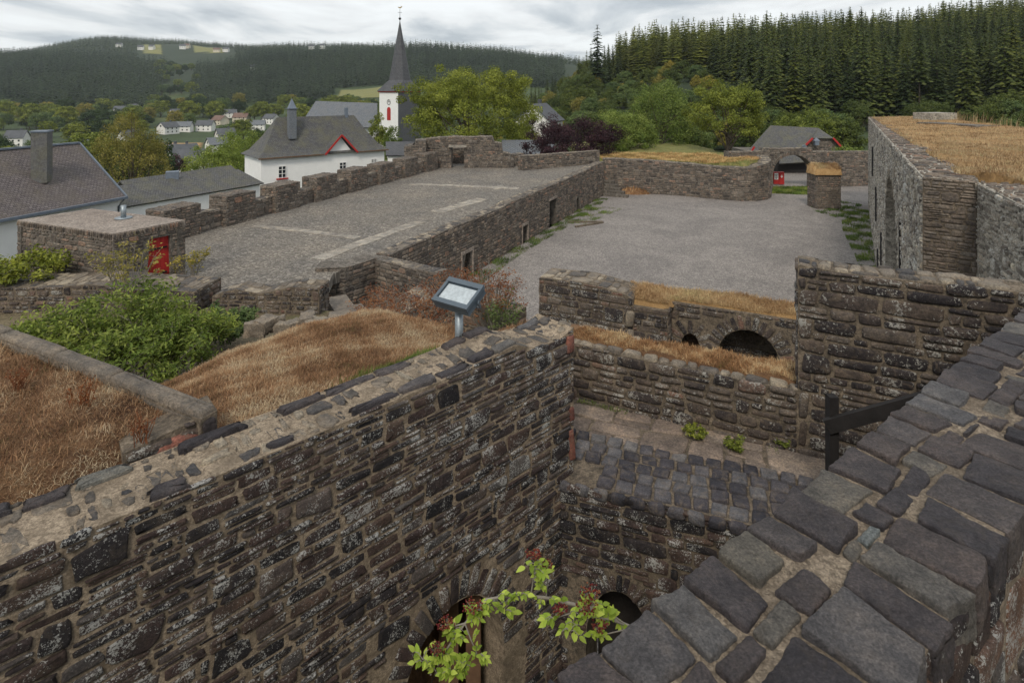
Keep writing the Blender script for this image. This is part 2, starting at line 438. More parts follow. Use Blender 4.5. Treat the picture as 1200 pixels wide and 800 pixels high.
M['slate_dark'] = slate_mat('dark_blue_slate', (0.075, 0.078, 0.088), (0.11, 0.112, 0.125), (0.10, 0.102, 0.11), 2.0)
M['roof_dark'] = plain_mat('dark_village_roof', (0.085, 0.09, 0.10), 0.7, 0, 0.25, 0.5)
M['roof_red'] = plain_mat('brown_village_roof', (0.16, 0.10, 0.08), 0.7, 0, 0.25, 0.5)

def gravel_mat(name, c0, c1, cs, vs, bd, moss=None):
    m, t, b = new_mat(name)
    pos = geo_pos(t)
    base = ramp(t, noise(t, 0.22, 8, 0.7, pos, 1.2), [(0.36, c0), (0.64, c1)])
    v = N(t, 'ShaderNodeTexVoronoi'); v.inputs['Scale'].default_value = vs; t.links.new(pos, v.inputs['Vector'])
    base = mixc(t, 0.8, base, ramp(t, v.outputs['Color'], [(0.05, (0.45, 0.45, 0.46)), (0.5, (0.95, 0.95, 0.95)), (0.95, (1.6, 1.58, 1.55))]), 'MULTIPLY')
    base = mixc(t, 0.6, base, ramp(t, noise(t, cs, 5, 0.7, pos), [(0.3, (0.75, 0.75, 0.75)), (0.7, (1.25, 1.25, 1.25))]), 'MULTIPLY')
    if moss is not None:
        f = noise(t, 0.5, 6, 0.7, pos, 0.5)
        base = mixc(t, ramp(t, f, [(0.56, (0, 0, 0)), (0.72, (0.7, 0.7, 0.7))]), base, moss)
    t.links.new(base, b.inputs['Base Color'])
    bump(t, b, v.outputs['Distance'], bd)
    return m
M['gravel'] = gravel_mat('grey_gravel', (0.19, 0.175, 0.166), (0.265, 0.243, 0.226), 2.5, 18.0, 0.02)
M['ground'] = gravel_mat('earth_ground', (0.11, 0.085, 0.055), (0.17, 0.14, 0.085), 3.0, 20.0, 0.02, (0.08, 0.11, 0.03))

def cobble_ground(name):
    m, t, b = new_mat(name)
    pos = geo_pos(t)
    mpn = N(t, 'ShaderNodeMapping'); mpn.inputs['Rotation'].default_value = (0, 0, math.radians(25)); mpn.inputs['Scale'].default_value = (7.0, 9.5, 1)
    t.links.new(pos, mpn.inputs[0])
    v = N(t, 'ShaderNodeTexVoronoi'); v.feature = 'DISTANCE_TO_EDGE'; v.inputs['Scale'].default_value = 1.0; v.inputs['Randomness'].default_value = 0.85; t.links.new(mpn.outputs[0], v.inputs['Vector'])
    v2 = N(t, 'ShaderNodeTexVoronoi'); v2.inputs['Scale'].default_value = 1.0; v2.inputs['Randomness'].default_value = 0.85; t.links.new(mpn.outputs[0], v2.inputs['Vector'])
    base = ramp(t, v2.outputs['Color'], [(0.05, (0.13, 0.12, 0.108)), (0.5, (0.235, 0.215, 0.192)), (0.95, (0.37, 0.34, 0.30))])
    base = mixc(t, ramp(t, v.outputs['Distance'], [(0.02, (1, 1, 1)), (0.13, (0, 0, 0))]), base, (0.10, 0.09, 0.078))
    base = mixc(t, 0.8, base, ramp(t, noise(t, 0.35, 6, 0.65, pos), [(0.3, (0.75, 0.77, 0.8)), (0.7, (1.25, 1.2, 1.12))]), 'MULTIPLY')
    t.links.new(base, b.inputs['Base Color'])
    bump(t, b, v.outputs['Distance'], 0.08)
    return m
M['terrace'] = cobble_ground('rounded_cobble_paving')

def terrain_mat():
    m, t, b = new_mat('meadow_and_wood_floor')
    pos = geo_pos(t)
    c = ramp(t, noise(t, 0.012, 6, 0.6, pos), [(0.35, (0.03, 0.045, 0.016)), (0.52, (0.05, 0.075, 0.025)), (0.66, (0.10, 0.115, 0.04)), (0.8, (0.22, 0.18, 0.085))])
    c = mixc(t, 0.6, c, ramp(t, noise(t, 0.4, 5, 0.7, pos), [(0.3, (0.6, 0.6, 0.6)), (0.7, (1.4, 1.4, 1.4))]), 'MULTIPLY')
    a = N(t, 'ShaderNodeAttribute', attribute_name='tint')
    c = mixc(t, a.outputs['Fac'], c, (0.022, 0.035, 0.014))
    t.links.new(c, b.inputs['Base Color'])
    return m
M['terrain'] = terrain_mat()

def turf_mat(name, cols):
    m, t, b = new_mat(name)
    pos = geo_pos(t)
    c = ramp(t, noise(t, 3.0, 7, 0.7, pos, 0.4), [(0.28, cols[0]), (0.5, cols[1]), (0.75, cols[2])])
    c = mixc(t, 0.8, c, ramp(t, noise(t, 60, 4, 0.8, pos), [(0.3, (0.5, 0.5, 0.5)), (0.7, (1.5, 1.5, 1.5))]), 'MULTIPLY')
    t.links.new(c, b.inputs['Base Color'])
    bump(t, b, noise(t, 50, 5, 0.8, pos), 0.03)
    return m
M['turf'] = turf_mat('matted_dry_turf', [(0.08, 0.042, 0.025), (0.19, 0.105, 0.055), (0.30, 0.19, 0.10)])
M['turf_gold'] = turf_mat('golden_turf', [(0.20, 0.115, 0.05), (0.36, 0.225, 0.10), (0.46, 0.31, 0.15)])
M['lawn'] = turf_mat('yellowed_lawn', [(0.08, 0.11, 0.03), (0.18, 0.18, 0.06), (0.32, 0.25, 0.11)])
# ------------------------------------------------------------------ masonry
def super_outline(K, n=4.0):
    t = (np.arange(K) + 0.5) / K * 2 * np.pi
    c, s = np.cos(t), np.sin(t)
    return np.sign(c) * np.abs(c) ** (2 / n), np.sign(s) * np.abs(s) ** (2 / n)

def put_stones(mb, R, mapf, mat=1, protr=(0.01, 0.03), K=10, bevel=0.012, jit=0.08, rings=3, tone=(0, 1), sq=4.5, sink=0.012, rough=0.0, lich=None, keep_col=None, **kk):
    """R: array (n,4|5) of centre u, centre v, half width, half height, [angle] -> rounded irregular stones on the wall plane"""
    R = np.asarray(R, dtype=np.float64)
    if len(R) == 0: return
    n = len(R)
    if R.shape[1] == 4: R = np.hstack([R, np.zeros((n, 1))])
    ou, ov = super_outline(K, sq)
    ju = 1 + rs.uniform(-jit, jit * 0.4, (n, K)); jv = 1 + rs.uniform(-jit * 1.6, jit * 0.6, (n, K))
    skew = rs.uniform(-.35, .35, (n, 1))
    pr = rs.uniform(protr[0], protr[1], (n, 1))
    cw_ = rs.uniform(-.16, .16, (4, n, 1)) * np.minimum(1, jit * 10)
    levels = {3: [(0.0, -1.0), (0.25, 0.65), (1.3, 1.0)], 2: [(0.0, -1.0), (1.0, 1.0)], 4: [(0.0, -1.0), (0.12, 0.45), (0.7, 0.9), (2.2, 1.06)]}[rings]
    hw, hh = R[:, 2:3], R[:, 3:4]
    V, cols = [], []
    r1 = rs.uniform(tone[0], tone[1], n) if keep_col is None else np.asarray(keep_col)
    g1 = rs.uniform(0, 1, n) ** 1.3
    b1 = rs.uniform(0, 1, n)
    if lich is not None: g1 = np.clip(g1 * lich, 0, 1.3)
    tiltu = rs.uniform(-1, 1, (n, 1)) * 0.25; tiltv = rs.uniform(-1, 1, (n, 1)) * 0.25
    for off, w in levels:
        bv = np.minimum(bevel * off, 0.55 * np.minimum(hw, hh))
        x = ou[None, :] * (hw - bv) * ju; y = ov[None, :] * (hh - bv) * jv
        x = x + skew * y * 0.35
        xn, yn = x / hw, y / hh
        x = x + np.minimum(hw, hh) * (cw_[0] * yn + cw_[1] * xn * yn * 1.3)
        y = y + np.minimum(hh, hw * .6) * (cw_[2] * xn + cw_[3] * xn * yn * 1.3)
        if w < 0:
            ww = np.full((n, K), -sink)
        else:
            ww = pr * w * (1 + tiltu * x / hw + tiltv * y / hh) + rs.uniform(-rough, rough, (n, K))
        V.append((x, y, ww))
    V.append((np.zeros((n, 1)), np.zeros((n, 1)), pr * (1.08 if rings > 2 else 1.0) + rs.uniform(-rough, rough, (n, 1))))
    x = np.concatenate([a[0] for a in V], 1); y = np.concatenate([a[1] for a in V], 1); w = np.concatenate([a[2] for a in V], 1)
    ca, sa = np.cos(R[:, 4:5]), np.sin(R[:, 4:5])
    u = R[:, 0:1] + x * ca - y * sa; v = R[:, 1:2] + x * sa + y * ca
    pts = mapf(u.ravel(), v.ravel(), w.ravel())
    nv = len(levels) * K + 1
    base = (np.arange(n) * nv)[:, None]
    k = np.arange(K); k2 = (k + 1) % K
    qs = []
    for i in range(len(levels) - 1):
        q = np.stack([i*K + k, i*K + k2, (i+1)*K + k2, (i+1)*K + k], 1)
        qs.append((base[:, :, None] + q[None]).reshape(-1, 4))
    i = len(levels) - 1
    tri = np.stack([i*K + k, i*K + k2, np.full(K, nv - 1)], 1)
    tr = (base[:, :, None] + tri[None]).reshape(-1, 3)
    col = np.repeat(np.stack([r1, g1, b1, np.ones(n)], 1), nv, 0)
    mb.add(pts, [np.concatenate(qs), tr], mat, col, K >= 12)

def layout(u0, u1, v0, v1, hmin, hmax, amin=1.6, amax=5.0, gap=0.012, split=0.25, big=0.05, rng=None):
    """coursed rubble: list of (cu, cv, hw, hh)"""
    r = rng or random
    hs = []; v = v0
    while v < v1 - hmin * 0.4:
        h = r.uniform(hmin, hmax)
        if v + h > v1 - hmin * 0.5: h = v1 - v
        hs.append(h); v += h
    out = []; block = []
    v = v0
    for ci, h in enumerate(hs):
        nxt = []
        u = u0 - r.uniform(0, hmax * 2)
        while u < u1:
            w = h * r.uniform(amin, amax)
            w = min(max(w, hmin * 1.2), (hmax + hmin) * 2.2)
            b = [q for q in block if q[0] < u + w and q[1] > u]
            if b:
                q = min(b)
                if q[0] - u > hmin * 1.2:
                    w = q[0] - u
                else:
                    u = q[1]; continue
            a0, a1 = max(u, u0), min(u + w, u1)
            u += w
            if a1 - a0 < hmin * 0.7: continue
            cu, hw = (a0 + a1) / 2, (a1 - a0) / 2 - gap * r.uniform(.5, 1.2)
            if hw <= 0.01 * 0.5: continue
            x = r.random()
            if x < big and ci + 1 < len(hs) and w < 3.2 * (h + hs[ci+1]):
                H = h + hs[ci + 1]
                out.append((cu, v + H / 2, hw, H / 2 - gap * .7)); nxt.append((a0, a1))
            elif x < big + split and h > hmin * 1.5:
                s = r.uniform(.35, .65)
                h1, h2 = h * s, h * (1 - s)
                if r.random() < .5:
                    m = a0 + (a1 - a0) * r.uniform(.35, .65)
                    out.append(((a0 + m) / 2, v + h1 / 2, (m - a0) / 2 - gap*.8, h1 / 2 - gap * .5)); out.append(((a1 + m) / 2, v + h1 / 2, (a1 - m) / 2 - gap*.8, h1 / 2 - gap * .5))
                else:
                    out.append((cu, v + h1 / 2, hw, h1 / 2 - gap * .5))
                out.append((cu, v + h1 + h2 / 2, hw, h2 / 2 - gap * .5))
            else:
                out.append((cu, v + h / 2, hw, h / 2 - gap * r.uniform(.4, .9)))
        block = nxt
        v += h
    return out

class Path:
    def __init__(s, pts):
        p = np.array(pts, dtype=float)
        d = np.diff(p, axis=0); L = np.hypot(d[:, 0], d[:, 1])
        s.s = np.concatenate([[0], np.cumsum(L)]); s.L = s.s[-1]
        s.p = p; s.d = d / L[:, None]; s.seg = len(L)
        s.smooth = len(L) > 3
        nv = np.zeros_like(p); nv[:-1] += s.d; nv[1:] += s.d
        s.dv = nv / np.hypot(nv[:, 0], nv[:, 1])[:, None]
    def pos(s, u):
        u = np.asarray(u, dtype=float)
        i = np.clip(np.searchsorted(s.s, u, side='right') - 1, 0, s.seg - 1)
        q = s.p[i] + s.d[i] * (u - s.s[i])[..., None]
        return q
    def nrm(s, u):
        u = np.asarray(u, dtype=float)
        i = np.clip(np.searchsorted(s.s, u, side='right') - 1, 0, s.seg - 1)
        d = s.d[i]
        if s.smooth:
            f = np.clip((u - s.s[i]) / (s.s[i+1] - s.s[i]), 0, 1)[..., None]
            d = s.dv[i] * (1 - f) + s.dv[i+1] * f
            d = d / np.hypot(d[..., 0], d[..., 1])[..., None]
        return np.stack([d[..., 1], -d[..., 0]], -1)      # right-hand side = the face that is seen

def wall_geo(mb, pts, thick, zb, top, notches=(), st=None, tp=None, sides='fbtse', mats=(0, 1, 2), zmin=None, rag=0.0, wav=0.0):
    """adds mortar core + stones.  top: number or [(s, z)...] (s in metres along the path);
    notches: (s0, s1, zspring, rise, zsill) openings;  zmin: stones only above this height"""
    pa = Path(pts)
    L = pa.L
    if isinstance(top, (int, float)): top = [(0, top), (L, top)]
    ts = np.array([q[0] for q in top], float); tz = np.array([q[1] for q in top], float)
    seed = random.uniform(0, 50)
    def topf(u):
        return np.interp(u, ts, tz) + (rag * vnoise(np.asarray(u) * 1.6, seed) if rag else 0)
    def botf(u, extra=0.0):
        u = np.asarray(u, float)
        b = np.full(u.shape, -1e3)
        for (s0, s1, zs, rise, sill) in notches:
            c, hw = (s0 + s1) / 2, (s1 - s0) / 2 + extra
            inside = np.abs(u - c) <= hw
            zz = zs + (rise + (extra if rise else extra*.6)) * np.sqrt(np.clip(1 - ((u - c) / hw) ** 2, 0, 1))
            b = np.where(inside, np.maximum(b, zz), b)
        return b
    # core
    br = list(np.arange(0, L, 0.25 if L < 12 else 0.5)) + [L] + list(pa.s) + list(ts[(ts > 0) & (ts < L)])
    for (s0, s1, zs, rise, sill) in notches:
        br += [s0 - 1e-3, s0, s1, s1 + 1e-3] + ([s0 + (s1 - s0) * (1 - math.cos(math.pi * k / 12)) / 2 for k in range(1, 12)] if rise else [])
    br = np.unique(np.round(np.clip(br, 0, L), 5))
    T = topf(br); B = np.maximum(botf(br), zb)
    P0 = pa.pos(br); Nn = pa.nrm(br)
    P1 = P0 - Nn * thick
    n = len(br)
    v = np.concatenate([np.c_[P0, B], np.c_[P0, T], np.c_[P1, B], np.c_[P1, T]])
    i = np.arange(n - 1)
    f = [np.stack([i, i+1, n+i+1, n+i], 1), np.stack([2*n+i+1, 2*n+i, 3*n+i, 3*n+i+1], 1), np.stack([n+i, n+i+1, 3*n+i+1, 3*n+i], 1), np.stack([i+1, i, 2*n+i, 2*n+i+1], 1),
         np.array([[0, n, 3*n, 2*n]]), np.array([[n-1, 2*n+n-1, 3*n+n-1, 2*n-1]])]
    mb.add(v, f, mats[0])
    st = dict(dict(hmin=.07, hmax=.16, amin=1.4, amax=4.5, gap=.012, split=.25, big=.05, K=10, protr=(.008, .03), bevel=.012, rings=3, tone=(0, 1), jit=.08, rough=0.0, lich=None, vous=0.0, sq=5.5), **(st or {}))
    kw = dict(K=st['K'], protr=st['protr'], bevel=st['bevel'], rings=st['rings'], tone=st['tone'], jit=st['jit'], rough=st['rough'], lich=st['lich'], sq=st['sq'])
    z_lo = zb if zmin is None else zmin
    vw = st['vous']
    def fit(L0, L1, tf, bf, check_notch=True):
        zt = float(np.max(tf(np.linspace(L0, L1, 60))))
        out = []
        for (cu, cv, hw, hh) in layout(L0, L1, z_lo, zt, st['hmin'], st['hmax'], st['amin'], st['amax'], st['gap'], st['split'], st['big']):
            if wav: cv = cv + wav * float(vnoise(cu * .9, seed + cv * .5))
            t = float(np.min(tf(np.array([cu - hw, cu, cu + hw])))) + random.uniform(-.005, .01)
            lo, hi = cv - hh, min(cv + hh, t)
            if hi - lo < hh * .7: continue
            if check_notch:
                skip = False
                for (s0, s1, zs, rise, sill) in notches:
                    a, b2 = s0 - vw, s1 + vw
                    if cu + hw > a and cu - hw < b2 and lo < zs + rise + vw:
                        bb = float(np.max(bf(np.array([cu - hw * .6, cu, cu + hw * .6]), vw)))
                        if cu < a or cu > b2 or bb < -900:
                            if cu < (a + b2) / 2: hi_u = min(cu + hw, a - .004); lo_u = cu - hw
                            else: lo_u = max(cu - hw, b2 + .004); hi_u = cu + hw
                            if hi_u - lo_u < hw * .6: skip = True; break
                            cu, hw = (lo_u + hi_u) / 2, (hi_u - lo_u) / 2
                        else:
                            lo = max(lo, bb)
                            if hi - lo < hh * .7: skip = True; break
                if skip: continue
            out.append((cu, (lo + hi) / 2, hw, (hi - lo) / 2))
        return out
    if 'f' in sides:
        R = fit(0, L, topf, botf)
        fm = lambda u, v, w: np.c_[pa.pos(u) + pa.nrm(u) * w[:, None], v]
        put_stones(mb, R, fm, mats[1], **kw)
        if vw:
            VR = []
            for (s0, s1, zs, rise, sill) in notches:
                if not rise: continue
                c, a, b2 = (s0 + s1) / 2, (s1 - s0) / 2, rise
                per = math.pi * math.sqrt((a*a + b2*b2) / 2)
                nn = max(7, int(per / (vw * .36)))
                for k in range(nn):
                    th = math.pi * (k + .5) / nn
                    x, y = math.cos(th), math.sin(th)
                    nx, ny = x / a, y / b2
                    q = math.hypot(nx, ny); nx /= q; ny /= q
                    ln = vw * random.uniform(.8, 1.0)
                    VR.append((c + a * x + nx * ln / 2, zs + b2 * y + ny * ln / 2, ln / 2 - .004, per / nn / 2 * .92, math.atan2(ny, nx)))
            if VR: put_stones(mb, VR, fm, mats[1], **dict(kw, jit=.05))
    if 'b' in sides:
        R = fit(0, L, topf, botf)
        put_stones(mb, R, lambda u, v, w: np.c_[pa.pos(u) - pa.nrm(u) * (thick + w[:, None]), v][:, [0, 1, 2]], mats[1], **kw)
    for side, s0, sg in (('s', 0.0, -1), ('e', L, 1)):
        if side in sides:
            tv = float(topf(np.array([s0]))[0])
            d = pa.d[0] if s0 == 0 else pa.d[-1]
            q0 = pa.pos(np.array([s0]))[0]; n0 = pa.nrm(np.array([s0]))[0]
            R = [r for r in layout(0, thick, z_lo, tv, st['hmin'], st['hmax'], st['amin'], st['amax'], st['gap'], .2, .05)]
            put_stones(mb, R, lambda u, v, w: np.c_[q0 - n0 * u[:, None] + d * sg * w[:, None], v], mats[1], **kw)
    if 't' in sides:
        tp = dict(dict(hmin=.10, hmax=.22, amin=1.0, amax=2.2, gap=.018, split=.2, big=.1, K=10, protr=(.005, .03), bevel=.015, rings=3, tone=(0, 1), jit=.12, fill=1.0, rough=0.0), **(tp or {}))
        R = [r for r in layout(0, thick, 0, L, tp['hmin'], tp['hmax'], tp['amin'], tp['amax'], tp['gap'], tp['split'], tp['big']) if random.random() < tp['fill']]
        R = [(cv, cu, hh, hw) for cu, cv, hw, hh in R]
        put_stones(mb, R, lambda u, v, w: np.c_[pa.pos(u) - pa.nrm(u) * v[:, None], topf(u) + w], mats[2], K=tp['K'], protr=tp['protr'], bevel=tp['bevel'], rings=tp['rings'], tone=tp['tone'], jit=tp['jit'], rough=tp['rough'])
    return pa, topf

FAR = dict(hmin=.13, hmax=.26, amin=1.2, amax=3.2, gap=.018, K=8, rings=2, protr=(.015, .05), bevel=.03)
FART = dict(hmin=.2, hmax=.4, amin=1.0, amax=2.0, gap=.02, K=8, rings=2, protr=(.01, .04), bevel=.03)
MID = dict(hmin=.06, hmax=.15, amin=1.4, amax=4.2, gap=.012, K=10, rings=3, protr=(.008, .03), bevel=.014)
NEAR = dict(hmin=.032, hmax=.092, amin=1.9, amax=7.0, gap=.0105, K=16, rings=4, protr=(.002, .020), bevel=.007, split=.26, big=.07, jit=.12, rough=.0015, sq=7.0)

def mats3(a, b, c): return [M[a], M[b], M[c]]

# ------------------------------------------------------------------ grass, leaves, trees
def blades(mb, x, y, z, length, width, flow_seed=0.0, lean=0.9, mat=0, droop=.5, tone_f=1.2, tone=None, chaos=.8):
    n = len(x)
    L = length * rs.uniform(.5, 1.3, n)
    ang = vnoise(x, y, flow_seed, 1.3) * 3.0 + rs.normal(0, chaos, n)
    dxy = np.stack([np.cos(ang), np.sin(ang)], 1)
    side = np.stack([-dxy[:, 1], dxy[:, 0]], 1) * (width * rs.uniform(.6, 1.3, n))[:, None] / 2
    ln = lean * rs.uniform(.3, 1.3, n)
    p0 = np.c_[x, y, z]
    p1 = p0 + np.c_[dxy * (L * .5 * np.sin(ln * .6))[:, None], L * .5 * np.cos(ln * .6)]
    p2 = p1 + np.c_[dxy * (L * .5 * np.sin(ln * 1.4))[:, None], L * .5 * np.cos(np.minimum(ln * 1.4, 1.9))]
    s3 = np.c_[side, np.zeros(n)]
    V = np.stack([p0 - s3, p0 + s3, p1 + s3 * .8, p1 - s3 * .8, p2], 1).reshape(-1, 3)
    b = np.arange(n) * 5
    q = np.stack([b, b+1, b+2, b+3], 1); t = np.stack([b+3, b+2, b+4], 1)
    if tone is None:
        r = np.clip(.52 + .42 * vnoise(x, y, flow_seed + 3, tone_f) + .25 * vnoise(x, y, flow_seed + 1, tone_f * 4.3) + rs.normal(0, .15, n), 0, 1)
    else:
        r = np.clip(tone + rs.normal(0, .14, n), 0, 1)
    c = np.repeat(np.stack([r, rs.uniform(.2, .8, n), rs.uniform(0, 1, n), np.ones(n)], 1), 5, 0)
    mb.add(V, [q, t], mat, c)

def in_poly(x, y, poly):
    ins = np.zeros(len(x), bool)
    n = len(poly); j = n - 1
    for i in range(n):
        xi, yi = poly[i]; xj, yj = poly[j]
        c = ((yi > y) != (yj > y)) & (x < (xj - xi) * (y - yi) / (yj - yi + 1e-12) + xi)
        ins ^= c; j = i
    return ins

def scatter(poly, n):
    p = np.array(poly); lo, hi = p.min(0), p.max(0)
    A = (hi - lo).prod()
    x = np.array([]); y = np.array([])
    while len(x) < n:
        a = rs.uniform(lo[0], hi[0], n * 2); b = rs.uniform(lo[1], hi[1], n * 2)
        k = in_poly(a, b, poly); x = np.concatenate([x, a[k]]); y = np.concatenate([y, b[k]])
    return x[:n], y[:n]

def grid_patch(mb, poly, zf, step, mat=0, skirt=None, ang=0.0):
    """lumpy turf sheet clipped to a plan polygon (cells whose centre lies inside), with a skirt that falls to zs"""
    ca, sa = math.cos(ang), math.sin(ang)
    p = np.array([(a*ca + b*sa, -a*sa + b*ca) for a, b in poly]); lo, hi = p.min(0) - step*.999, p.max(0) + step
    xs = np.arange(lo[0], hi[0] + step, step); ys = np.arange(lo[1], hi[1] + step, step)
    X, Y = np.meshgrid(xs, ys)
    X, Y = X*ca - Y*sa, X*sa + Y*ca
    Z = zf(X, Y)
    if skirt is not None:
        ins = in_poly(X.ravel(), Y.ravel(), poly).reshape(X.shape)
        Z = np.where(ins, Z, skirt)
    nx, ny = len(xs), len(ys)
    i, j = np.meshgrid(np.arange(nx - 1), np.arange(ny - 1))
    a = (j * nx + i).ravel()
    cx = (X[:-1, :-1] + X[1:, 1:]).ravel()/2; cy = (Y[:-1, :-1] + Y[1:, 1:]).ravel()/2
    F4 = np.stack([a, a+1, a+nx+1, a+nx], 1)
    ins = in_poly(cx, cy, poly)
    if skirt is not None:
        I2 = in_poly(X.ravel(), Y.ravel(), poly)
        ins = I2[F4].any(1)
    mb.add(np.c_[X.ravel(), Y.ravel(), Z.ravel()], F4[ins], mat, None, True)

def leaf_cards(mb, C, size, nrm_bias=None, mat=0, tone=None, narrow=.55, bright=None, fold=True):
    n = len(C)
    d = rs.normal(0, 1, (n, 3)); d /= np.linalg.norm(d, axis=1)[:, None]
    nn = rs.normal(0, 1, (n, 3))
    if nrm_bias is not None: nn = nn * .55 + nrm_bias
    nn /= np.linalg.norm(nn, axis=1)[:, None]
    d = d - nn * (d * nn).sum(1)[:, None]; d /= np.linalg.norm(d, axis=1)[:, None] + 1e-9
    s = np.cross(nn, d)
    L = (size * rs.uniform(.6, 1.35, n))[:, None]
    V = np.stack([C - d * L * .5, C + s * L * narrow * .5 + nn * L * .06, C + d * L * .5 - nn * L * .1, C - s * L * narrow * .5 + nn * L * .06], 1).reshape(-1, 3)
    b = np.arange(n) * 4
    if tone is None: tone = rs.uniform(0, 1, n)
    if bright is None: bright = rs.uniform(.2, .8, n)
    c = np.repeat(np.stack([np.clip(tone, 0, 1), np.clip(bright, 0, 1), rs.uniform(0, 1, n), np.ones(n)], 1), 4, 0)
    mb.add(V, np.stack([b, b+1, b+2, b+3], 1), mat, c)

def crown_points(H, R, z0, nclump, per, cr, seed, shape='round', droop=0):
    r = np.random.RandomState(seed)
    d = r.normal(0, 1, (nclump, 3)); d /= np.linalg.norm(d, axis=1)[:, None]
    d[:, 2] = np.where(d[:, 2] < -.55, -d[:, 2] * .6, d[:, 2])
    lump = 1 + .20 * vnoise3(d, seed * 1.3, 1.6) + .10 * vnoise3(d, seed + 9, 4.0)
    rad = r.uniform(.35, 1.0, nclump) ** .45 * lump
    ez = (H - z0) / 2
    c = d * rad[:, None] * np.array([R, R, ez])
    if shape == 'cone': c[:, :2] *= np.clip(1.15 - (c[:, 2:3] / ez + 1) * .42, .15, 1.2)
    if shape == 'wide': c[:, :2] *= np.clip(1.0 + (c[:, 2:3] / ez) * .15, .5, 1.3)
    c[:, 2] += z0 + ez
    pts = np.repeat(c, per, 0)
    off = r.normal(0, 1, pts.shape); off /= np.linalg.norm(off, axis=1)[:, None]
    nb0 = off.copy(); off = off * (r.uniform(.25, 1.0, len(pts)) ** .6)[:, None] * cr * 1.5 * np.array([1, 1, .75]) * np.repeat(r.uniform(.65, 1.25, nclump), per)[:, None]
    if droop: off[:, 2] -= np.abs(r.normal(0, 1, len(off))) * droop
    nb = np.repeat(d, per, 0) * .35 + nb0 * .9 + np.array([0, 0, .35])
    tone = np.clip(np.repeat(r.uniform(.15, .85, nclump), per) + r.normal(0, .16, len(pts)), 0, 1)
    return c, pts + off, nb, tone

def make_tree(name, H, R, z0, leafmat, nclump, per, leaf, cr, seed, shape='round', trunk_r=None, droop=0, parent_label=None):
    """tree at the world origin: Empty > trunk, crown"""
    t = empty(name, (0, 0, 0))
    random.seed(seed)
    c, pts, nb, tone = crown_points(H, R, z0, nclump, per, cr, seed, shape, droop)
    tr = trunk_r or H * .022
    mb = MB()
    top = Vector((random.uniform(-.1, .1) * R, random.uniform(-.1, .1) * R, z0 + (H - z0) * .6))
    tube(mb, [(0, 0, -.6), (0, 0, z0 * .5), (top.x * .3, top.y * .3, z0 + .1), tuple(top)], [tr * 1.3, tr, tr * .8, tr * .25], 8)
    idx = np.random.RandomState(seed).choice(len(c), min(len(c), 26), replace=False)
    for i in idx:
        a = Vector((top.x * .3, top.y * .3, z0 * .75 + random.uniform(0, .45) * (H - z0)))
        a.z = min(a.z, c[i][2])
        b_ = Vector(c[i]); m = (a + b_) / 2 + Vector((0, 0, -.06 * (b_ - a).length))
        tube(mb, [a, m, b_], [tr * .38, tr * .24, tr * .06], 5, cap=False)
    mb.build('trunk', M['bark'], t, (0, 0, 0))
    mb = MB()
    leaf_cards(mb, pts, leaf, nb, 0, tone)
    mb.build('crown', M[leafmat], t, (0, 0, 0))
    return t

def place(o, x, y, z, s=1.0, rz=0.0, label=None, cat='tree', group=None, sz=None):
    o.location = (x, y, z)
    o.scale = (s, s, sz or s)
    o.rotation_euler = (0, 0, rz)
    return tag(o, label, cat, group)

def spruce_mesh(H, R, whorls, nb, segs, seed, gap0=.08, needle_w=.34):
    """crown geometry of a spruce as arrays; drooping branches of needle fans"""
    r = np.random.RandomState(seed)
    V, T, tn, br = [], [], [], []
    for k in range(whorls):
        f = (k + .3) / whorls
        z = H * (gap0 + (1 - gap0) * f)
        rad = R * (1 - f) ** .62 * r.uniform(.82, 1.12) + .007 * H
        n = max(4, int(nb * (1 - f * .45)))
        for b in range(n):
            a = 2 * math.pi * (b + r.uniform(-.35, .35)) / n + k * .9
            L = rad * r.uniform(.7, 1.15)
            dz = -L * r.uniform(.22, .5)
            d = np.array([math.cos(a), math.sin(a), 0]); s = np.array([-math.sin(a), math.cos(a), 0])
            zz = z + r.uniform(-.3, .3) * H / whorls
            for q in range(segs):
                f0, f1 = q / segs, (q + 1.35) / segs
                w = needle_w * L * (1 - .55 * f0) * r.uniform(.7, 1.2)
                p0 = d * L * f0 + np.array([0, 0, zz + dz * f0 ** 1.3])
                p1 = d * L * min(f1, 1.08) + np.array([0, 0, zz + dz * min(f1, 1.08) ** 1.3 + r.uniform(-.05, .12) * L])
                m = (p0 + p1) / 2 + np.array([0, 0, .04 * L])
                i0 = len(V)
                dr = np.array([0, 0, -w * .55])
                V += [p0, m + s * w + dr, p1, m - s * w + dr, m]
                T += [(i0, i0+1, i0+4), (i0+1, i0+2, i0+4), (i0+2, i0+3, i0+4), (i0+3, i0, i0+4)] if segs > 1 else [(i0, i0+1, i0+2), (i0, i0+2, i0+3)]
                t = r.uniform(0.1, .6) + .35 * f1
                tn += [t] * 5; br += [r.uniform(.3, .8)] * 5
    i0 = len(V)
    V += [np.array([0, 0, H * .99]), np.array([.008*H, 0, H * .9]), np.array([-.005*H, .007*H, H * .9]), np.array([-.005*H, -.007*H, H * .9])]
    T += [(i0, i0+1, i0+2), (i0, i0+2, i0+3), (i0, i0+3, i0+1)]
    tn += [.7] * 4; br += [.5] * 4
    return np.array(V), np.array(T), np.array(tn), np.array(br)

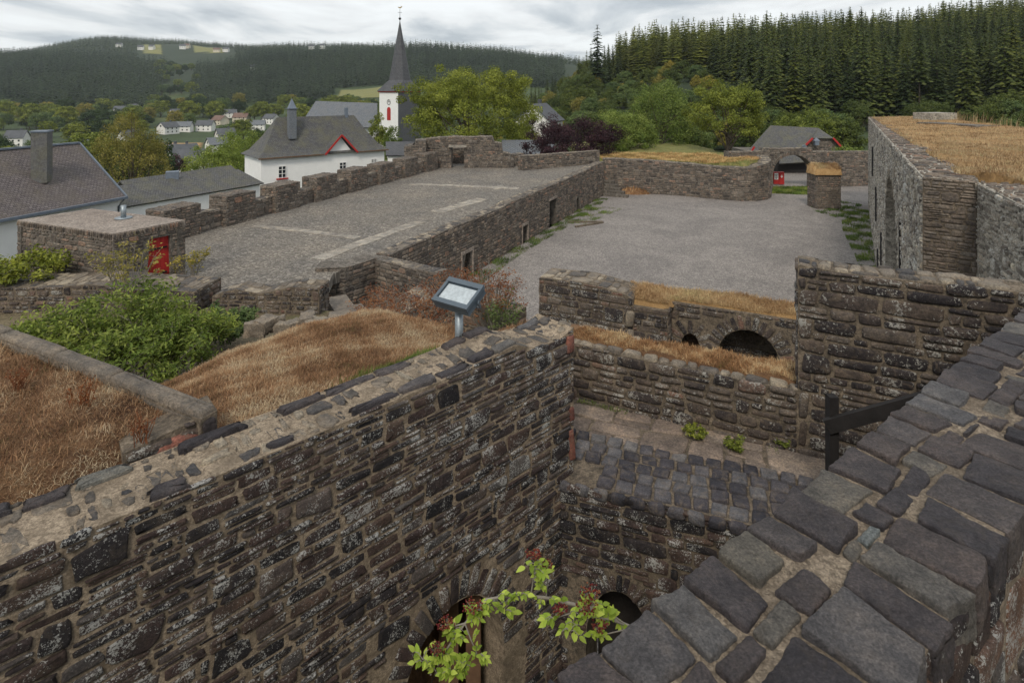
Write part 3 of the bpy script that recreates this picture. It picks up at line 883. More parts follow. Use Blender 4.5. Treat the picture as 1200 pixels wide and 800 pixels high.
def make_spruce(name, H, R, seed, whorls=20, nb=11, segs=3, bare=.08):
    t = empty(name, (0, 0, 0))
    mb = MB(); tube(mb, [(0, 0, -.8), (0, 0, H * .5), (0, 0, H * .96)], [H * .013, H * .008, .02], 6); mb.build('trunk', M['bark'], t, (0, 0, 0))
    V, T, tn, br = spruce_mesh(H, R, whorls, nb, segs, seed, bare)
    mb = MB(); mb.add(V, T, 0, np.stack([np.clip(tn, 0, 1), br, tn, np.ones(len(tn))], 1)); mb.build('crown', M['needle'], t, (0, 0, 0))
    return t

def forest_mass(name, xyz, H, R, seed, label, mat='needle_far', whorls=7, nb=6, group=None, narrow=.5):
    r = np.random.RandomState(seed)
    protos = [spruce_mesh(1.0, R / H, whorls, nb, 1, seed + k, .03, narrow) for k in range(4)]
    mb = MB()
    pick = r.randint(0, 4, len(xyz))
    for k in range(4):
        V, T, tn, br = protos[k]
        P_ = xyz[pick == k]; n = len(P_)
        if n == 0: continue
        V = V.copy()
        s = H * r.uniform(.72, 1.18, n); a = r.uniform(0, 6.28, n); w = r.uniform(.85, 1.25, n)
        ca, sa = np.cos(a), np.sin(a)
        X = (V[None, :, 0] * ca[:, None] - V[None, :, 1] * sa[:, None]) * (s * w)[:, None] + P_[:, 0:1]
        Y = (V[None, :, 0] * sa[:, None] + V[None, :, 1] * ca[:, None]) * (s * w)[:, None] + P_[:, 1:2]
        Z = V[None, :, 2] * s[:, None] + P_[:, 2:3]
        F_ = (T[None] + (np.arange(n) * len(V))[:, None, None]).reshape(-1, 3)
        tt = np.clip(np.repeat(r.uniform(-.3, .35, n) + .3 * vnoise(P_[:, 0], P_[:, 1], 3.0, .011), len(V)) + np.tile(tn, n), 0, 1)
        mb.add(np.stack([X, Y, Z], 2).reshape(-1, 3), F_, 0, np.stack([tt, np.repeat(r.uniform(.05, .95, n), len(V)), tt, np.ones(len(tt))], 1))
    o = mb.build(name, M[mat])
    return tag(o, label, 'forest', group, 'stuff')

def roof_plane(mb, pts, mat=0, thick=.06, flip=False):
    """slate plane; corner 0->1 is the eave direction; tint.xy carries roof metres"""
    p = np.array(pts, float)
    u = p[1] - p[0]; u /= np.linalg.norm(u)
    nrm = np.cross(p[1] - p[0], p[2] - p[0]); nrm /= np.linalg.norm(nrm)
    if nrm[2] < 0: nrm = -nrm
    w = np.cross(nrm, u)
    uv = np.c_[(p - p[0]) @ u, (p - p[0]) @ w]
    n = len(p)
    V = np.concatenate([p, p - nrm * thick])
    c = np.c_[np.tile(uv, (2, 1)), np.zeros(2 * n), np.ones(2 * n)]
    f = [np.arange(n)[None, :], (np.arange(n)[::-1] + n)[None, :].copy(), np.array([[i, n + i, n + (i+1) % n, (i+1) % n] for i in range(n)])]
    mb.add(V, f, mat, c)
# ------------------------------------------------------------------ terrain
KY = np.array([0, 60, 90, 140, 200, 300, 350, 450, 650, 850, 1100, 1300, 1600, 2000, 2600, 3600], float)
KP = np.array([-900, 0, 120, 200, 250, 310, 400, 480, 580, 640, 700, 800, 1000, 1200, 1900], float)
TZ = np.array([
 [-11,-13,-17,-24,-30,-32,-32,-32,-28,10,60,60,70,90,100,80],
 [-11,-13,-17,-24,-30,-32,-32,-32,-26,12,58,60,80,110,120,80],
 [-11,-13,-17,-24,-30,-32,-32,-32,-26,14,54,70,120,165,150,80],
 [-11,-13,-17,-24,-30,-32,-32,-32,-24,2,38,70,120,160,150,80],
 [-11,-13,-17,-24,-30,-32,-32,-32,-24,4,36,72,116,150,150,80],
 [-11,-13,-17,-24,-30,-32,-32,-30,-22,18,60,84,112,130,130,80],
 [-11,-13,-17,-24,-30,-32,-32,-30,-18,12,56,84,112,125,120,80],
 [-11,-13,-17,-23,-28,-32,-32,-30,-16,14,60,86,95,100,100,80],
 [-11,-12,-16,-21,-25,-27,-27,-26,-16,14,56,80,85,90,90,80],
 [-11,-12,-15,-18,-18,-10,-8,-10,-12,12,48,66,75,80,80,80],
 [-11,-12,-14,-14,-9,8,10,2,-4,10,40,50,60,70,70,70],
 [-11,-12,-13,-12,0,14,18,12,4,10,30,40,50,60,60,60],
 [-11,-12,-12,-9,2,18,24,20,10,10,30,40,50,60,60,60],
 [-11,-12,-11,-6,6,27,35,30,20,20,30,40,50,60,60,60],
 [-11,-12,-11,-4,10,32,42,40,30,30,30,40,50,60,60,60]], float)
def terr(x, y):
    """ground height (world z) outside the castle"""
    x = np.asarray(x, float); y = np.asarray(y, float)
    r = np.hypot(x, y)
    ang = np.clip(np.arctan2(x, y), -1.14, 1.08)
    px = 600 + F * np.tan(ang)
    D = np.where(y > 0, np.where(np.abs(np.arctan2(x, y)) < 1.08, y, r * .5), r * .5)
    D = np.clip(D, 0, 3599)
    fi = np.clip(np.interp(px, KP, np.arange(len(KP))), 0, len(KP) - 1.0001)
    fj = np.clip(np.interp(D, KY, np.arange(len(KY))), 0, len(KY) - 1.0001)
    i = fi.astype(int); j = fj.astype(int); a = fi - i; b = fj - j
    a = a * a * (3 - 2 * a)
    z = TZ[i, j] * (1-a) * (1-b) + TZ[i+1, j] * a * (1-b) + TZ[i, j+1] * (1-a) * b + TZ[i+1, j+1] * a * b
    z = z + vnoise(x, y, 4.4, .0042) * np.clip((D - 620) / 300, 0, 1) * 11 + vnoise(x, y, 2.0, .013) * np.clip((D - 120) / 300, 0, 1) * 2.5 + vnoise(x, y, 5.0, .05) * np.clip((D - 200) / 300, 0, 1) * .8
    s = np.clip((-x - 13) / 16, 0, 1); s = s * s * (3 - 2 * s)
    z = z - 6 * s * np.clip((170 - D) / 60, 0, 1)
    return z + CZ

mb = MB()
rr = np.concatenate([[0.0], np.geomspace(4, 2560, 190)])
th = np.linspace(-math.pi, math.pi, 361)
R_, T_ = np.meshgrid(rr, th)
X, Y = R_ * np.sin(T_), R_ * np.cos(T_)
Z = terr(X, Y)
nr, ntt = len(rr), len(th)
i, j = np.meshgrid(np.arange(nr - 1), np.arange(ntt - 1))
a = (j * nr + i).ravel()
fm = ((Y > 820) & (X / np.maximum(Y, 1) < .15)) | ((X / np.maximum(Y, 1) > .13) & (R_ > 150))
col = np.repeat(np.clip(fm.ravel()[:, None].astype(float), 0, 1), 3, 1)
mb.add(np.c_[X.ravel(), Y.ravel(), Z.ravel()], np.stack([a, a+1, a+nr+1, a+nr], 1), 0, np.c_[col, np.ones(len(col))], True)
tag(mb.build('terrain', M['terrain'], None, (0, 0, 0)), kind='structure')

# ------------------------------------------------------------------ castle ground levels
# gravel courtyard at z = 0
mb = MB()
court = [(-7.0, -4), (45, -4), (60, 30), (60, 66), (30, 84), (12, 74), (8.6, 62), (9.3, 58), (-5.5, 26), (-7, 14)]
poly_prism(mb, court[::1], -1.6, 0.0)
tag(mb.build('courtyard', M['gravel']), kind='structure')

# cobbled terrace, 3 m above: slab, its rubble core set back behind the long wall
TW0, TW1 = (-5.5, 26.1), (9.2, 58.0)
twd = Vector((TW1[0]-TW0[0], TW1[1]-TW0[1])).normalized()
twn = Vector((twd.y, -twd.x))       # towards the courtyard
def tw(s, off): return (TW0[0] + twd.x * s - twn.x * off, TW0[1] + twd.y * s - twn.y * off)
mb = MB()
ter = [(-18.5, 19.4), (-6.6, 19.4), (-7.3, 23.6), tw(0, .35), tw(34.5, .35), (7.2, 59.5), (-12.5, 59.5), (-19.5, 30.5), (-22.5, 24)]
poly_prism(mb, ter, 2.55, 3.0)
tag(mb.build('terrace', M['terrace']), kind='structure')
mb = MB()
core = [(-18.3, 19.6), (-7.6, 19.6), (-8.6, 24.5), tw(.5, 2.6), tw(34, 2.6), (5.4, 59.3), (-12.2, 59.3), (-19.2, 30.6), (-22, 24.2)]
poly_prism(mb, core, -6.0, 2.54)
tag(mb.build('terrace_core', M['mortar_far']), kind='structure')

def strip(name, pts, w, z, mat):
    mb = MB()
    for (x0, y0), (x1, y1) in zip(pts[:-1], pts[1:]):
        d = Vector((x1-x0, y1-y0)).normalized(); n_ = Vector((-d.y, d.x)) * w / 2
        Lg = math.hypot(x1-x0, y1-y0); k = max(1, int(Lg / .7))
        for q in range(k):
            a0, a1 = q / k + .004, (q + 1) / k - .006
            ww = random.uniform(.8, 1.05)
            p = [(x0 + (x1-x0)*a0, y0 + (y1-y0)*a0), (x0 + (x1-x0)*a1, y0 + (y1-y0)*a1)]
            v = [(p[0][0]-n_.x*ww, p[0][1]-n_.y*ww, z), (p[1][0]-n_.x*ww, p[1][1]-n_.y*ww, z), (p[1][0]+n_.x*ww, p[1][1]+n_.y*ww, z), (p[0][0]+n_.x*ww, p[0][1]+n_.y*ww, z)]
            mb.add(v + [(a_, b_, z - .03) for a_, b_, _ in v], BOXF[:, ::-1].copy(), 0, (random.random(), random.random() * .5, .5, 1))
    return tag(mb.build(name, mat), kind='structure')
random.seed(3)
M['flag'] = stone_mat('worn_flagstones', [(0, (0.24, 0.22, 0.19)), (1, (0.33, 0.305, 0.265))], .2, 20, (.4, .4, .37), 9, .01)
strip('paving_strip', [P(481, 216, 7.5), P(530, 217.5, 7.5), P(608, 221, 7.5)], .75, 3.02, M['flag'])
strip('paving_strip', [P(575, 221, 7.5), P(592, 219, 7.5)], 1.2, 3.026, M['flag'])
strip('paving_strip', [P(511, 249, 7.5), P(566, 233, 7.5)], 1.0, 3.02, M['flag'])
strip('paving_strip', [P(372, 304, 7.5), P(420, 286, 7.5), P(492, 260, 7.5)], .75, 3.02, M['flag'])
strip('paving_strip', [P(298, 265, 7.5), P(350, 270, 7.5), P(420, 279, 7.5)], .6, 3.026, M['flag'])

# ------------------------------------------------------------------ the big foreground wall on the left
random.seed(11)
WD = Vector((.7315, .6818))
W1 = Vector((0.574, 5.42)); W0 = W1 - WD * 7.2
tW = lambda t: 7.2 - t                      # t measured back from the end
mb = MB()
top_prof = [(0, 8.27), (2.2, 8.27), (3.2, 8.31), (4.6, 8.29), (5.9, 8.30), (6.45, 8.34), (6.7, 8.24), (7.0, 8.22), (7.2, 8.28)]
wall_geo(mb, [tuple(W0), tuple(W1)], .47, 4.3, top_prof, notches=[(tW(1.90), tW(.88), 5.90 - .02, .66, 4.3)],
         st=dict(NEAR, vous=.24, tone=(0, .92), lich=1.0), tp=dict(hmin=.05, hmax=.15, amin=.9, amax=2.6, gap=.012, K=14, rings=4, protr=(-.006, .014), bevel=.006, fill=.8, jit=.28, rough=.004), sides='ftseb', rag=.012, wav=.02)
# longer coping slabs along both edges of its top
edge = []
u = .1
while u < 7.1:
    w = random.uniform(.16, .42)
    if random.random() < .75: edge.append((u + w/2, random.uniform(.05, .075), w/2 - .01, random.uniform(.035, .06)))
    if random.random() < .6: edge.append((u + w/2, .47 - random.uniform(.05, .08), w/2 - .01, .05))
    u += w
tpz = lambda u: np.interp(u, [q[0] for q in top_prof], [q[1] for q in top_prof])
put_stones(mb, edge, lambda u, v, w: np.c_[W0.x + WD.x*u - WD.y*v, W0.y + WD.y*u + WD.x*v, tpz(u) + w + .004], 3, (.010, .03), 18, .008, .2, 4, (.1, .95), rough=.005, sq=8)
big_wall = mb.build('rubble_wall', [M['mortar'], M['stone_near'], M['topstone'], M['cobble']])
tag(big_wall, 'big leaning-coursed dark slate wall across the lower left with a low arch at its foot', 'wall')
# red sandstone quoins at the free end
mb = MB()
for z0, z1, L_ in ((8.06, 8.23, .10), (7.42, 7.56, .06), (7.05, 7.36, .07)):
    put_stones(mb, [(7.2 - L_/2 - .006, (z0+z1)/2, L_/2, (z1-z0)/2 - .008)], lambda u, v, w: np.c_[W0.x + WD.x*u + WD.y*w, W0.y + WD.y*u - WD.x*w, v], 0, (.020, .026), 20, .006, .03, 4, (.2, 1), sink=.03, sq=10)
tag(mb.build('quoin', M['red_sand'], big_wall), 'red sandstone corner blocks')
# timber door frame in the arch, dark chamber behind
def wpt(t, off, z): return (W1.x - WD.x*t - WD.y*off, W1.y - WD.y*t + WD.x*off, z)
mb = MB()
beam(mb, wpt(1.02, .22, 4.4), wpt(1.02, .22, 6.52), .12, .12)
beam(mb, wpt(1.22, .30, 4.4), wpt(1.22, .30, 6.5), .05, .16)
beam(mb, wpt(1.80, .22, 4.4), wpt(1.80, .22, 6.40), .12, .12)
mb.build('door_frame', M['wood_brown'], big_wall)
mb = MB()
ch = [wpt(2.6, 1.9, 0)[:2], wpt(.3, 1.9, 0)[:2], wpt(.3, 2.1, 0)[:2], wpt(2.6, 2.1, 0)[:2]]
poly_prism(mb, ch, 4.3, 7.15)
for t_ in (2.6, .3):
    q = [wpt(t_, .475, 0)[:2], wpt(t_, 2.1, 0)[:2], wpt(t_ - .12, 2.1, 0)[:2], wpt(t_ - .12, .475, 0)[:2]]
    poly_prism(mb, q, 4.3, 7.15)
mb.build('chamber_wall', M['recess_shade'], big_wall)

# pit floor
mb = MB()
poly_prism(mb, [(-5.5, .2), (3.6, -.5), (4.2, 4.2), (.6, 5.3), (-1.2, 7.0), (-6, 1.5)], 3.9, 4.32)
tag(mb.build('pit_floor', M['ground']), kind='structure')

# ------------------------------------------------------------------ ledge with setts, flagged floor
random.seed(21)
LE0 = Vector((.60, 5.25)); LED = Vector((.940, -.340)).normalized()
LEN_ = Vector((-LED.y, LED.x))   # away from the camera
def le(s, o): return (LE0.x + LED.x*s + LEN_.x*o, LE0.y + LED.y*s + LEN_.y*o)
mb = MB()
wall_geo(mb, [le(-.35, 0), le(4.0, 0)], .5, 4.3, 6.93, notches=[(.42, 1.02, 5.55, .52, 4.3)], st=dict(MID, hmin=.05, hmax=.13, vous=.16, tone=(0, .7), gap=.008, lich=.5, K=12, rings=4), sides='f', rag=0)
lw = mb.build('retaining_wall', [M['mortar_dark'], M['stone_near'], M['topstone']])
tag(lw, 'dark retaining wall below the basalt setts with a small black opening', 'wall')
mb = MB(); poly_prism(mb, [le(0, .9), le(1.5, .9), le(1.5, 1.0), le(0, 1.0)], 4.3, 6.8); mb.build('niche_back', M['recess_shade'], lw)
# floor slab (mortar bed) and flagstones
mb = MB()
IW0 = Vector((0.60, 6.784)); IWD = Vector((.897, -.442)); IWN = Vector((.442, .897))
def iw(s, o): return (IW0.x + IWD.x*s + IWN.x*o, IW0.y + IWD.y*s + IWN.y*o)
fl = [le(-.3, .5), le(4.0, .5), (5.2, 4.6), iw(3.6, .1), iw(-.6, .1), (-.2, 6.6)]
poly_prism(mb, fl, 6.6, 6.925)
bed = mb.build('ledge_floor', M['mortar_dark']); tag(bed, kind='structure')
mb = MB()
R_ = []
row = .0
o = .01
k = 0
while o < .70:
    dpt = random.uniform(.125, .16)
    s = -.35 + (k % 2) * .03
    while s < 3.6:
        w = random.uniform(.145, .175)
        if s > .02 or o > .3: R_.append((s + w/2, o + dpt/2, w/2 - random.uniform(.008, .014), dpt/2 - random.uniform(.007, .012), random.gauss(0, .012)))
        s += w
    o += dpt; k += 1
fl_map = lambda u, v, w: np.c_[LE0.x + LED.x*u + LEN_.x*v, LE0.y + LED.y*u + LEN_.y*v, 6.935 + w + .03*vnoise(u, v, 1.0, 2.0) * np.clip(v, 0, 1)]
put_stones(mb, R_, fl_map, 0, (.016, .028), 20, .008, .022, 4, (0, 1), sq=11, sink=.05, rough=.002)
# front edge faces of the first row
R_ = [(s_, z_, .075, .05) for s_, z_ in [(-.3 + .165*q, 6.885) for q in range(24)]]
put_stones(mb, R_, lambda u, v, w: np.c_[LE0.x + LED.x*u - LEN_.x*w, LE0.y + LED.y*u - LEN_.y*w, v], 0, (.02, .045), 12, .012, .05, 3, (0, .9), sink=.01)
tag(mb.build('sett_paving', M['sett']), kind='structure')
mb = MB()
R_ = []
for cu, cv, hw, hh in layout(-.4, 3.7, .74, 2.4, .16, .34, .9, 2.0, .008, .2, .1):
    x, y = LE0.x + LED.x*cu + LEN_.x*cv, LE0.y + LED.y*cu + LEN_.y*cv
    if (x - IW0.x) * IWN.x + (y - IW0.y) * IWN.y < hh: R_.append((cu, cv, hw, hh))
put_stones(mb, R_, lambda u, v, w: np.c_[LE0.x + LED.x*u + LEN_.x*v, LE0.y + LED.y*u + LEN_.y*v, 6.93 + w], 0, (.006, .014), 14, .01, .06, 4, (0, 1), sq=6, sink=.03, rough=.001)
M['pinkflag'] = stone_mat('pinkish_flagstones', [(0, (0.13, 0.105, 0.09)), (.5, (0.19, 0.15, 0.125)), (1, (0.25, 0.205, 0.17))], .2, 40, (.33, .3, .27), 20, .006)
tag(mb.build('flag_paving', M['pinkflag']), kind='structure')

# ------------------------------------------------------------------ low wall with turf on top, tall wall, behind the ledge
random.seed(31)
mb = MB()
wall_geo(mb, [iw(-.25, 0), iw(2.46, 0)], .52, 6.0, [(0, 7.57), (1, 7.53), (2.71, 7.54)], st=dict(MID, tone=(.1, .95), K=12), tp=dict(hmin=.08, hmax=.14, amin=1, amax=2.5, fill=0), sides='fsb', zmin=6.9, wav=.02, rag=.01)
curb = []
u = .02
while u < 2.68:
    w = random.uniform(.10, .24)
    curb.append((u + w/2, .065, w/2 - .008, .062)); u += w
iwpa = Path([iw(-.25, 0), iw(2.46, 0)])
cmap = lambda u, v, w: np.c_[iwpa.pos(u) - iwpa.nrm(u) * v[:, None], 7.535 + w]
put_stones(mb, curb, cmap, 2, (.02, .045), 14, .014, .1, 4, (.3, 1), rough=.003)
put_stones(mb, [(.12 + .17*q, .46 + random.uniform(-.02, .02), .08, .05) for q in range(6)] + [(.08, .17 + .14*q, .08, .065) for q in range(3)], cmap, 2, (.02, .05), 14, .014, .15, 4, (.3, 1), rough=.003)
iwall = mb.build('parapet_wall', mats3('mortar_dark', 'stone_mid', 'topstone'))
tag(iwall, 'low brown rubble wall topped with a strip of dry grass beside the flagged floor', 'wall')
mb = MB()
wall_geo(mb, [iw(2.46, 0), iw(7.6, 0)], .36, 4.0, [(0, 8.78), (.3, 8.76), (2, 8.77), (5.2, 8.74)], st=dict(MID, hmin=.06, hmax=.17, tone=(0, .8), gap=.009, K=12, big=.1), tp=dict(hmin=.07, hmax=.18, amin=1.2, amax=3.0, gap=.012, fill=.95, K=12, jit=.16), sides='fstb', wav=.025, rag=.012)
twall = mb.build('rubble_wall', mats3('mortar_dark', 'stone_mid', 'topstone'))
tag(twall, 'tall purplish brown rubble wall behind the charred wooden handrail', 'wall')

# ------------------------------------------------------------------ vaulted wall with arches in front of the gravel yard
random.seed(41)
A0 = Vector((.58, 12.36)); AD = Vector((.9056, -.4242)); AN = Vector((.4242, .9056))
def aw(s, o): return (A0.x + AD.x*s + AN.x*o, A0.y + AD.y*s + AN.y*o)
def aw_s(px, o=0):     # station of a photo column on that line
    k = (px - 600) / F
    q = aw(0, o)
    return (k * q[1] - q[0]) / (AD.x - k * AD.y)
s1, s2, s3 = aw_s(742), aw_s(783), aw_s(960, .35)
mb = MB()
wall_geo(mb, [aw(0, 0), aw(s1, 0)], .75, -.2, [(0, 6.50), (s1*.5, 6.52), (s1*.9, 6.42), (s1, 6.36)], st=dict(MID, hmin=.08, hmax=.19, gap=.01), tp=dict(fill=.9, hmin=.12, hmax=.3), sides='fstb', zmin=3.5, rag=.02, wav=.02)
wall_geo(mb, [aw(s1, -.02), aw(s2, -.02)], .8, -.2, 6.22, st=dict(MID, hmin=.08, hmax=.19, gap=.01), sides='fe', zmin=3.5)
def aws35(px): return aw_s(px, .35) - s2
arches = [(aws35(840), aws35(915), 5.35, .62, 0), (aws35(798), aws35(820), 5.45, .27, 0)]
wall_geo(mb, [aw(s2, .35), aw(s3, .35)], .55, -.2, 6.28, notches=arches, st=dict(MID, hmin=.08, hmax=.17, vous=.30, gap=.01), sides='f', zmin=3.5)
wall_geo(mb, [aw(s2, 1.0), aw(s3, 1.0)], .3, -.2, 6.28, st=dict(MID, hmin=.09, hmax=.2, gap=.01), sides='f', zmin=3.5)
put_stones(mb, [(s1 - .06, 5.95, .09, .16), (s1 - .05, 5.6, .08, .16)], lambda u, v, w: np.c_[A0.x + AD.x*u - AN.x*w, A0.y + AD.y*u - AN.y*w, v], 2, (.06, .07), 14, .015, .05, 4, (.6, 1))
aw_o = mb.build('arched_wall', mats3('mortar_dark', 'stone_mid', 'topstone'))
tag(aw_o, 'rubble wall with a wide blind arch and dry turf on top in front of the gravel yard', 'wall')

# ------------------------------------------------------------------ foreground parapet under the camera (right)
random.seed(51)
FD = Vector((.805, .5933)).normalized()
FB = Vector((.119, 1.468))           # far-left edge
FNn = Vector((FD.y, -FD.x))          # towards the camera side
FW = .515
mb = MB()
S0, S1 = -2.2, 7.5
wall_geo(mb, [(FB.x + FD.x*S0 + FNn.x*FW, FB.y + FD.y*S0 + FNn.y*FW), (FB.x + FD.x*S1 + FNn.x*FW, FB.y + FD.y*S1 + FNn.y*FW)], FW, 6.0, 8.986,
         st=dict(NEAR, hmin=.06, hmax=.2, tone=(.1, 1), amin=.8, amax=2.0, gap=.012, protr=(.0, .02)), sides='fb', zmin=7.2)
# coping: rows of basalt blocks laid across the wall
def rounded_block(mb, c, dims, ax, seed, tone, lich, n=7, mat=2, nz=.006):
    """irregular hewn block: cube grid pushed to a rounded box, dented by noise"""
    g = np.linspace(-1, 1, n)
    a, b_ = np.meshgrid(g, g)
    fs, vs = [], []
    for axis in range(3):
        for sg in (-1, 1):
            if axis == 2 and sg == -1: continue
            p = np.zeros((n*n, 3)); o_ = [q for q in range(3) if q != axis]
            p[:, axis] = sg; p[:, o_[0]] = a.ravel(); p[:, o_[1]] = b_.ravel()
            i, j = np.meshgrid(np.arange(n-1), np.arange(n-1)); q = (j*n + i).ravel()
            fs.append(np.stack([q, q+1, q+n+1, q+n], 1) + len(vs) * n * n); vs.append(p)
    v = np.concatenate(vs)
    h = np.array(dims) / 2
    r = min(.010, min(h) * .45)
    w = v * h
    inner = np.clip(w, -(h - r), (h - r)); d = w - inner
    ln = np.linalg.norm(d, axis=1, keepdims=True); d = np.where(ln > 1e-9, d / np.maximum(ln, 1e-9) * r, d)
    w = inner + d
    sd = seed * 3.7
    # plan outline irregular: skew and corner pulls
    rr_ = np.random.RandomState(seed)
    k = rr_.uniform(-.085, .085, 6)
    x, y = v[:, 0].copy(), v[:, 1].copy()
    w[:, 0] += h[0] * (k[0] * y + k[1] * x * y + k[4] * (1 - y*y) * x)
    w[:, 1] += h[1] * (k[2] * x + k[3] * x * y + k[5] * (1 - x*x) * y)
    nn = np.linalg.norm(w / h, axis=1, keepdims=True)
    dirn = w / np.maximum(np.linalg.norm(w, axis=1, keepdims=True), 1e-6)
    w = w + dirn * (vnoise3(w, sd, 14)[:, None] * nz + vnoise3(w, sd, 38)[:, None] * nz * .45)
    w[:, 2] += (v[:, 2] > .5) * (rr_.uniform(-.006, .006) + x * rr_.uniform(-.008, .008) + y * rr_.uniform(-.008, .008))
    A = np.array(ax)           # rows: local x, y in plan
    out = np.c_[w[:, 0:1] * A[0] + w[:, 1:2] * A[1], w[:, 2]] + np.array(c)
    mb.add(out, np.concatenate(fs), mat, (tone, lich, rr_.uniform(), 1), True)
s = S0; sd_ = 1
ax = [(FNn.x, FNn.y), (FD.x, FD.y)]
def col_(lo, hi, wl, wh):
    out = []; q = S0
    while q < S1:
        d = random.uniform(lo, hi); out.append((q, q + d, random.uniform(wl, wh))); q += d
    return out
LC = col_(.13, .25, .14, .23); RC = col_(.13, .25, .16, .26)
def blk(sa, sb, o0, o1, z=0, tone=None, h=.10, g=1.0):
    global sd_
    c0 = (o0 + o1) / 2; sm = (sa + sb) / 2
    x = FB.x + FD.x * sm + FNn.x * c0; y = FB.y + FD.y * sm + FNn.y * c0
    sd_ += 1
    rounded_block(mb, (x, y, 8.985 - h/2 + .019 + z), (o1 - o0 - random.uniform(.004, .012), (sb - sa) - random.uniform(.014, .026) * g, h), ax, sd_, random.random() * .93 if tone is None else tone, random.random() * .8, (17 if sb < 1.6 else 12) if sb < 3 else 7, nz=.0055)
for (a_, b_, w_) in LC: blk(a_, b_, -.012, w_, random.uniform(-.006, .008))
for (a_, b_, w_) in RC: blk(a_, b_, FW - w_, FW + .02, random.uniform(-.006, .008), h=.14)
q = S0
while q < S1:
    d = random.uniform(.09, .19)
    oL = max([w_ for a_, b_, w_ in LC if a_ < q + d and b_ > q]); oR = max([w_ for a_, b_, w_ in RC if a_ < q + d and b_ > q])
    gp_ = FW - oL - oR
    if gp_ > .03 and random.random() < .9: blk(q, q + d, oL + .004, FW - oR - .004, -random.uniform(.000, .010), random.choice([.99, .9, .3, .6, .5]), g=.6)
    q += d
fgw = mb.build('parapet_wall', [M['mortar_coping'], M['stone_near'], M['cobble']])
tag(fgw, 'thick wall in the lower right corner capped with large dark basalt blocks', 'wall')
mb = MB(); poly_prism(mb, [(-3, -4), (8, -4), (9, 4.2), (FB.x + FD.x*7 + FNn.x*.5, FB.y + FD.y*7 + FNn.y*.5), (FB.x - FD.x*2 + FNn.x*.5, FB.y - FD.y*2 + FNn.y*.5)], 7.0, 7.4)
tag(mb.build('viewing_platform', M['ground']), kind='structure')

# ------------------------------------------------------------------ handrail and steps beside the tall wall
random.seed(61)
h0 = (2.68, 4.86); h1 = (4.1, 4.16)
hr = empty('stair_railing', (h0[0], h0[1], 6.93), 'charred black timber handrail climbing along the tall brown wall', 'railing')
mb = MB(); beam(mb, (h0[0], h0[1], 6.93), (h0[0], h0[1], 7.94), .075, .075); mb.build('post', M['wood_dark'], hr)
mb = MB(); beam(mb, (4.0, 4.21, 8.0), (4.0, 4.21, 8.9), .075, .075); mb.build('post', M['wood_dark'], hr)
mb = MB(); beam(mb, (2.62, 4.83, 7.70), (4.15, 4.08, 8.66), .05, .11); mb.build('handrail', M['wood_dark'], hr)
mb = MB(); beam(mb, (2.65, 4.84, 7.25), (4.15, 4.10, 8.15), .04, .09); mb.build('lower_rail', M['wood_dark'], hr)
mb = MB(); beam(mb, (2.50, 4.93, 6.95), (4.1, 4.13, 7.9), .04, .2); mb.build('stringer', M['wood_brown'], hr)
st_ = empty('stone_steps', (3.3, 5.0, 6.93), 'stone steps climbing behind the charred handrail', 'steps')
for k in range(6):
    mb = MB(); c = (2.95 + .24*k, 5.02 - .12*k); hh = .16 * (k + 1)
    box(mb, (c[0], c[1], 6.93 + hh/2), (.26, .8, hh), -.458)
    mb.build('step', M['mortar_dark'], st_)

# ------------------------------------------------------------------ left: curb wall with turf, mound
random.seed(71)
C0 = Vector((-1.93, 3.80)); CDv = Vector((-.898, .440))
def cwp(s, o): return (C0.x + CDv.x*s - CDv.y*0 - .44*o*1.0, C0.y + CDv.y*s - .898*o)
cpath = [(C0.x + CDv.x*s_, C0.y + CDv.y*s_) for s_ in (9, 0)]      # travelling towards +x: right-hand side faces the camera
mb = MB()
# its outer (far) face: path reversed so that the seen side is the far one
wall_geo(mb, [(C0.x, C0.y), (C0.x + CDv.x*9, C0.y + CDv.y*9)], .12, 4.0, [(0, 8.40), (1, 8.43), (3, 8.45), (9, 8.45)], st=dict(MID, hmin=.08, hmax=.16), sides='fs', wav=.01)
wall_geo(mb, [(-2.32, 3.46), (C0.x, C0.y)], .25, 7.8, [(0, 8.33), (.5, 8.40)], st=dict(MID, hmin=.07, hmax=.13, K=14, rings=4), sides='f')
s_ = 0.0
while s_ < 8.8:
    w_ = random.uniform(.5, 1.0)
    put_stones(mb, [(s_ + w_/2, .06, w_/2 - .002, .062)], lambda u, v, w: np.c_[C0.x + CDv.x*u - .44*v, C0.y + CDv.y*u - .898*v, np.interp(u, [0, 1, 3], [8.41, 8.44, 8.46]) + w], 2, (.022, .03), 28, .018, .02, 4, (.45, .62), sq=12, sink=.05, rough=.004)
    s_ += w_
cw = mb.build('curb_wall', mats3('mortar_dark', 'stone_mid', 'topstone'))
tag(cw, 'narrow grey capped wall edging the nearer dry grass bed on the left', 'wall')
mb = MB()
put_stones(mb, [(.30, 8.25, .14, .085)], lambda u, v, w: np.c_[-2.32 + .754*u + .657*w, 3.46 + .657*u - .754*w, v], 0, (.03, .04), 16, .015, .06, 4, (.3, .9), sink=.03)
tag(mb.build('corner_block', M['red_sand'], cw), 'red sandstone block at its corner')

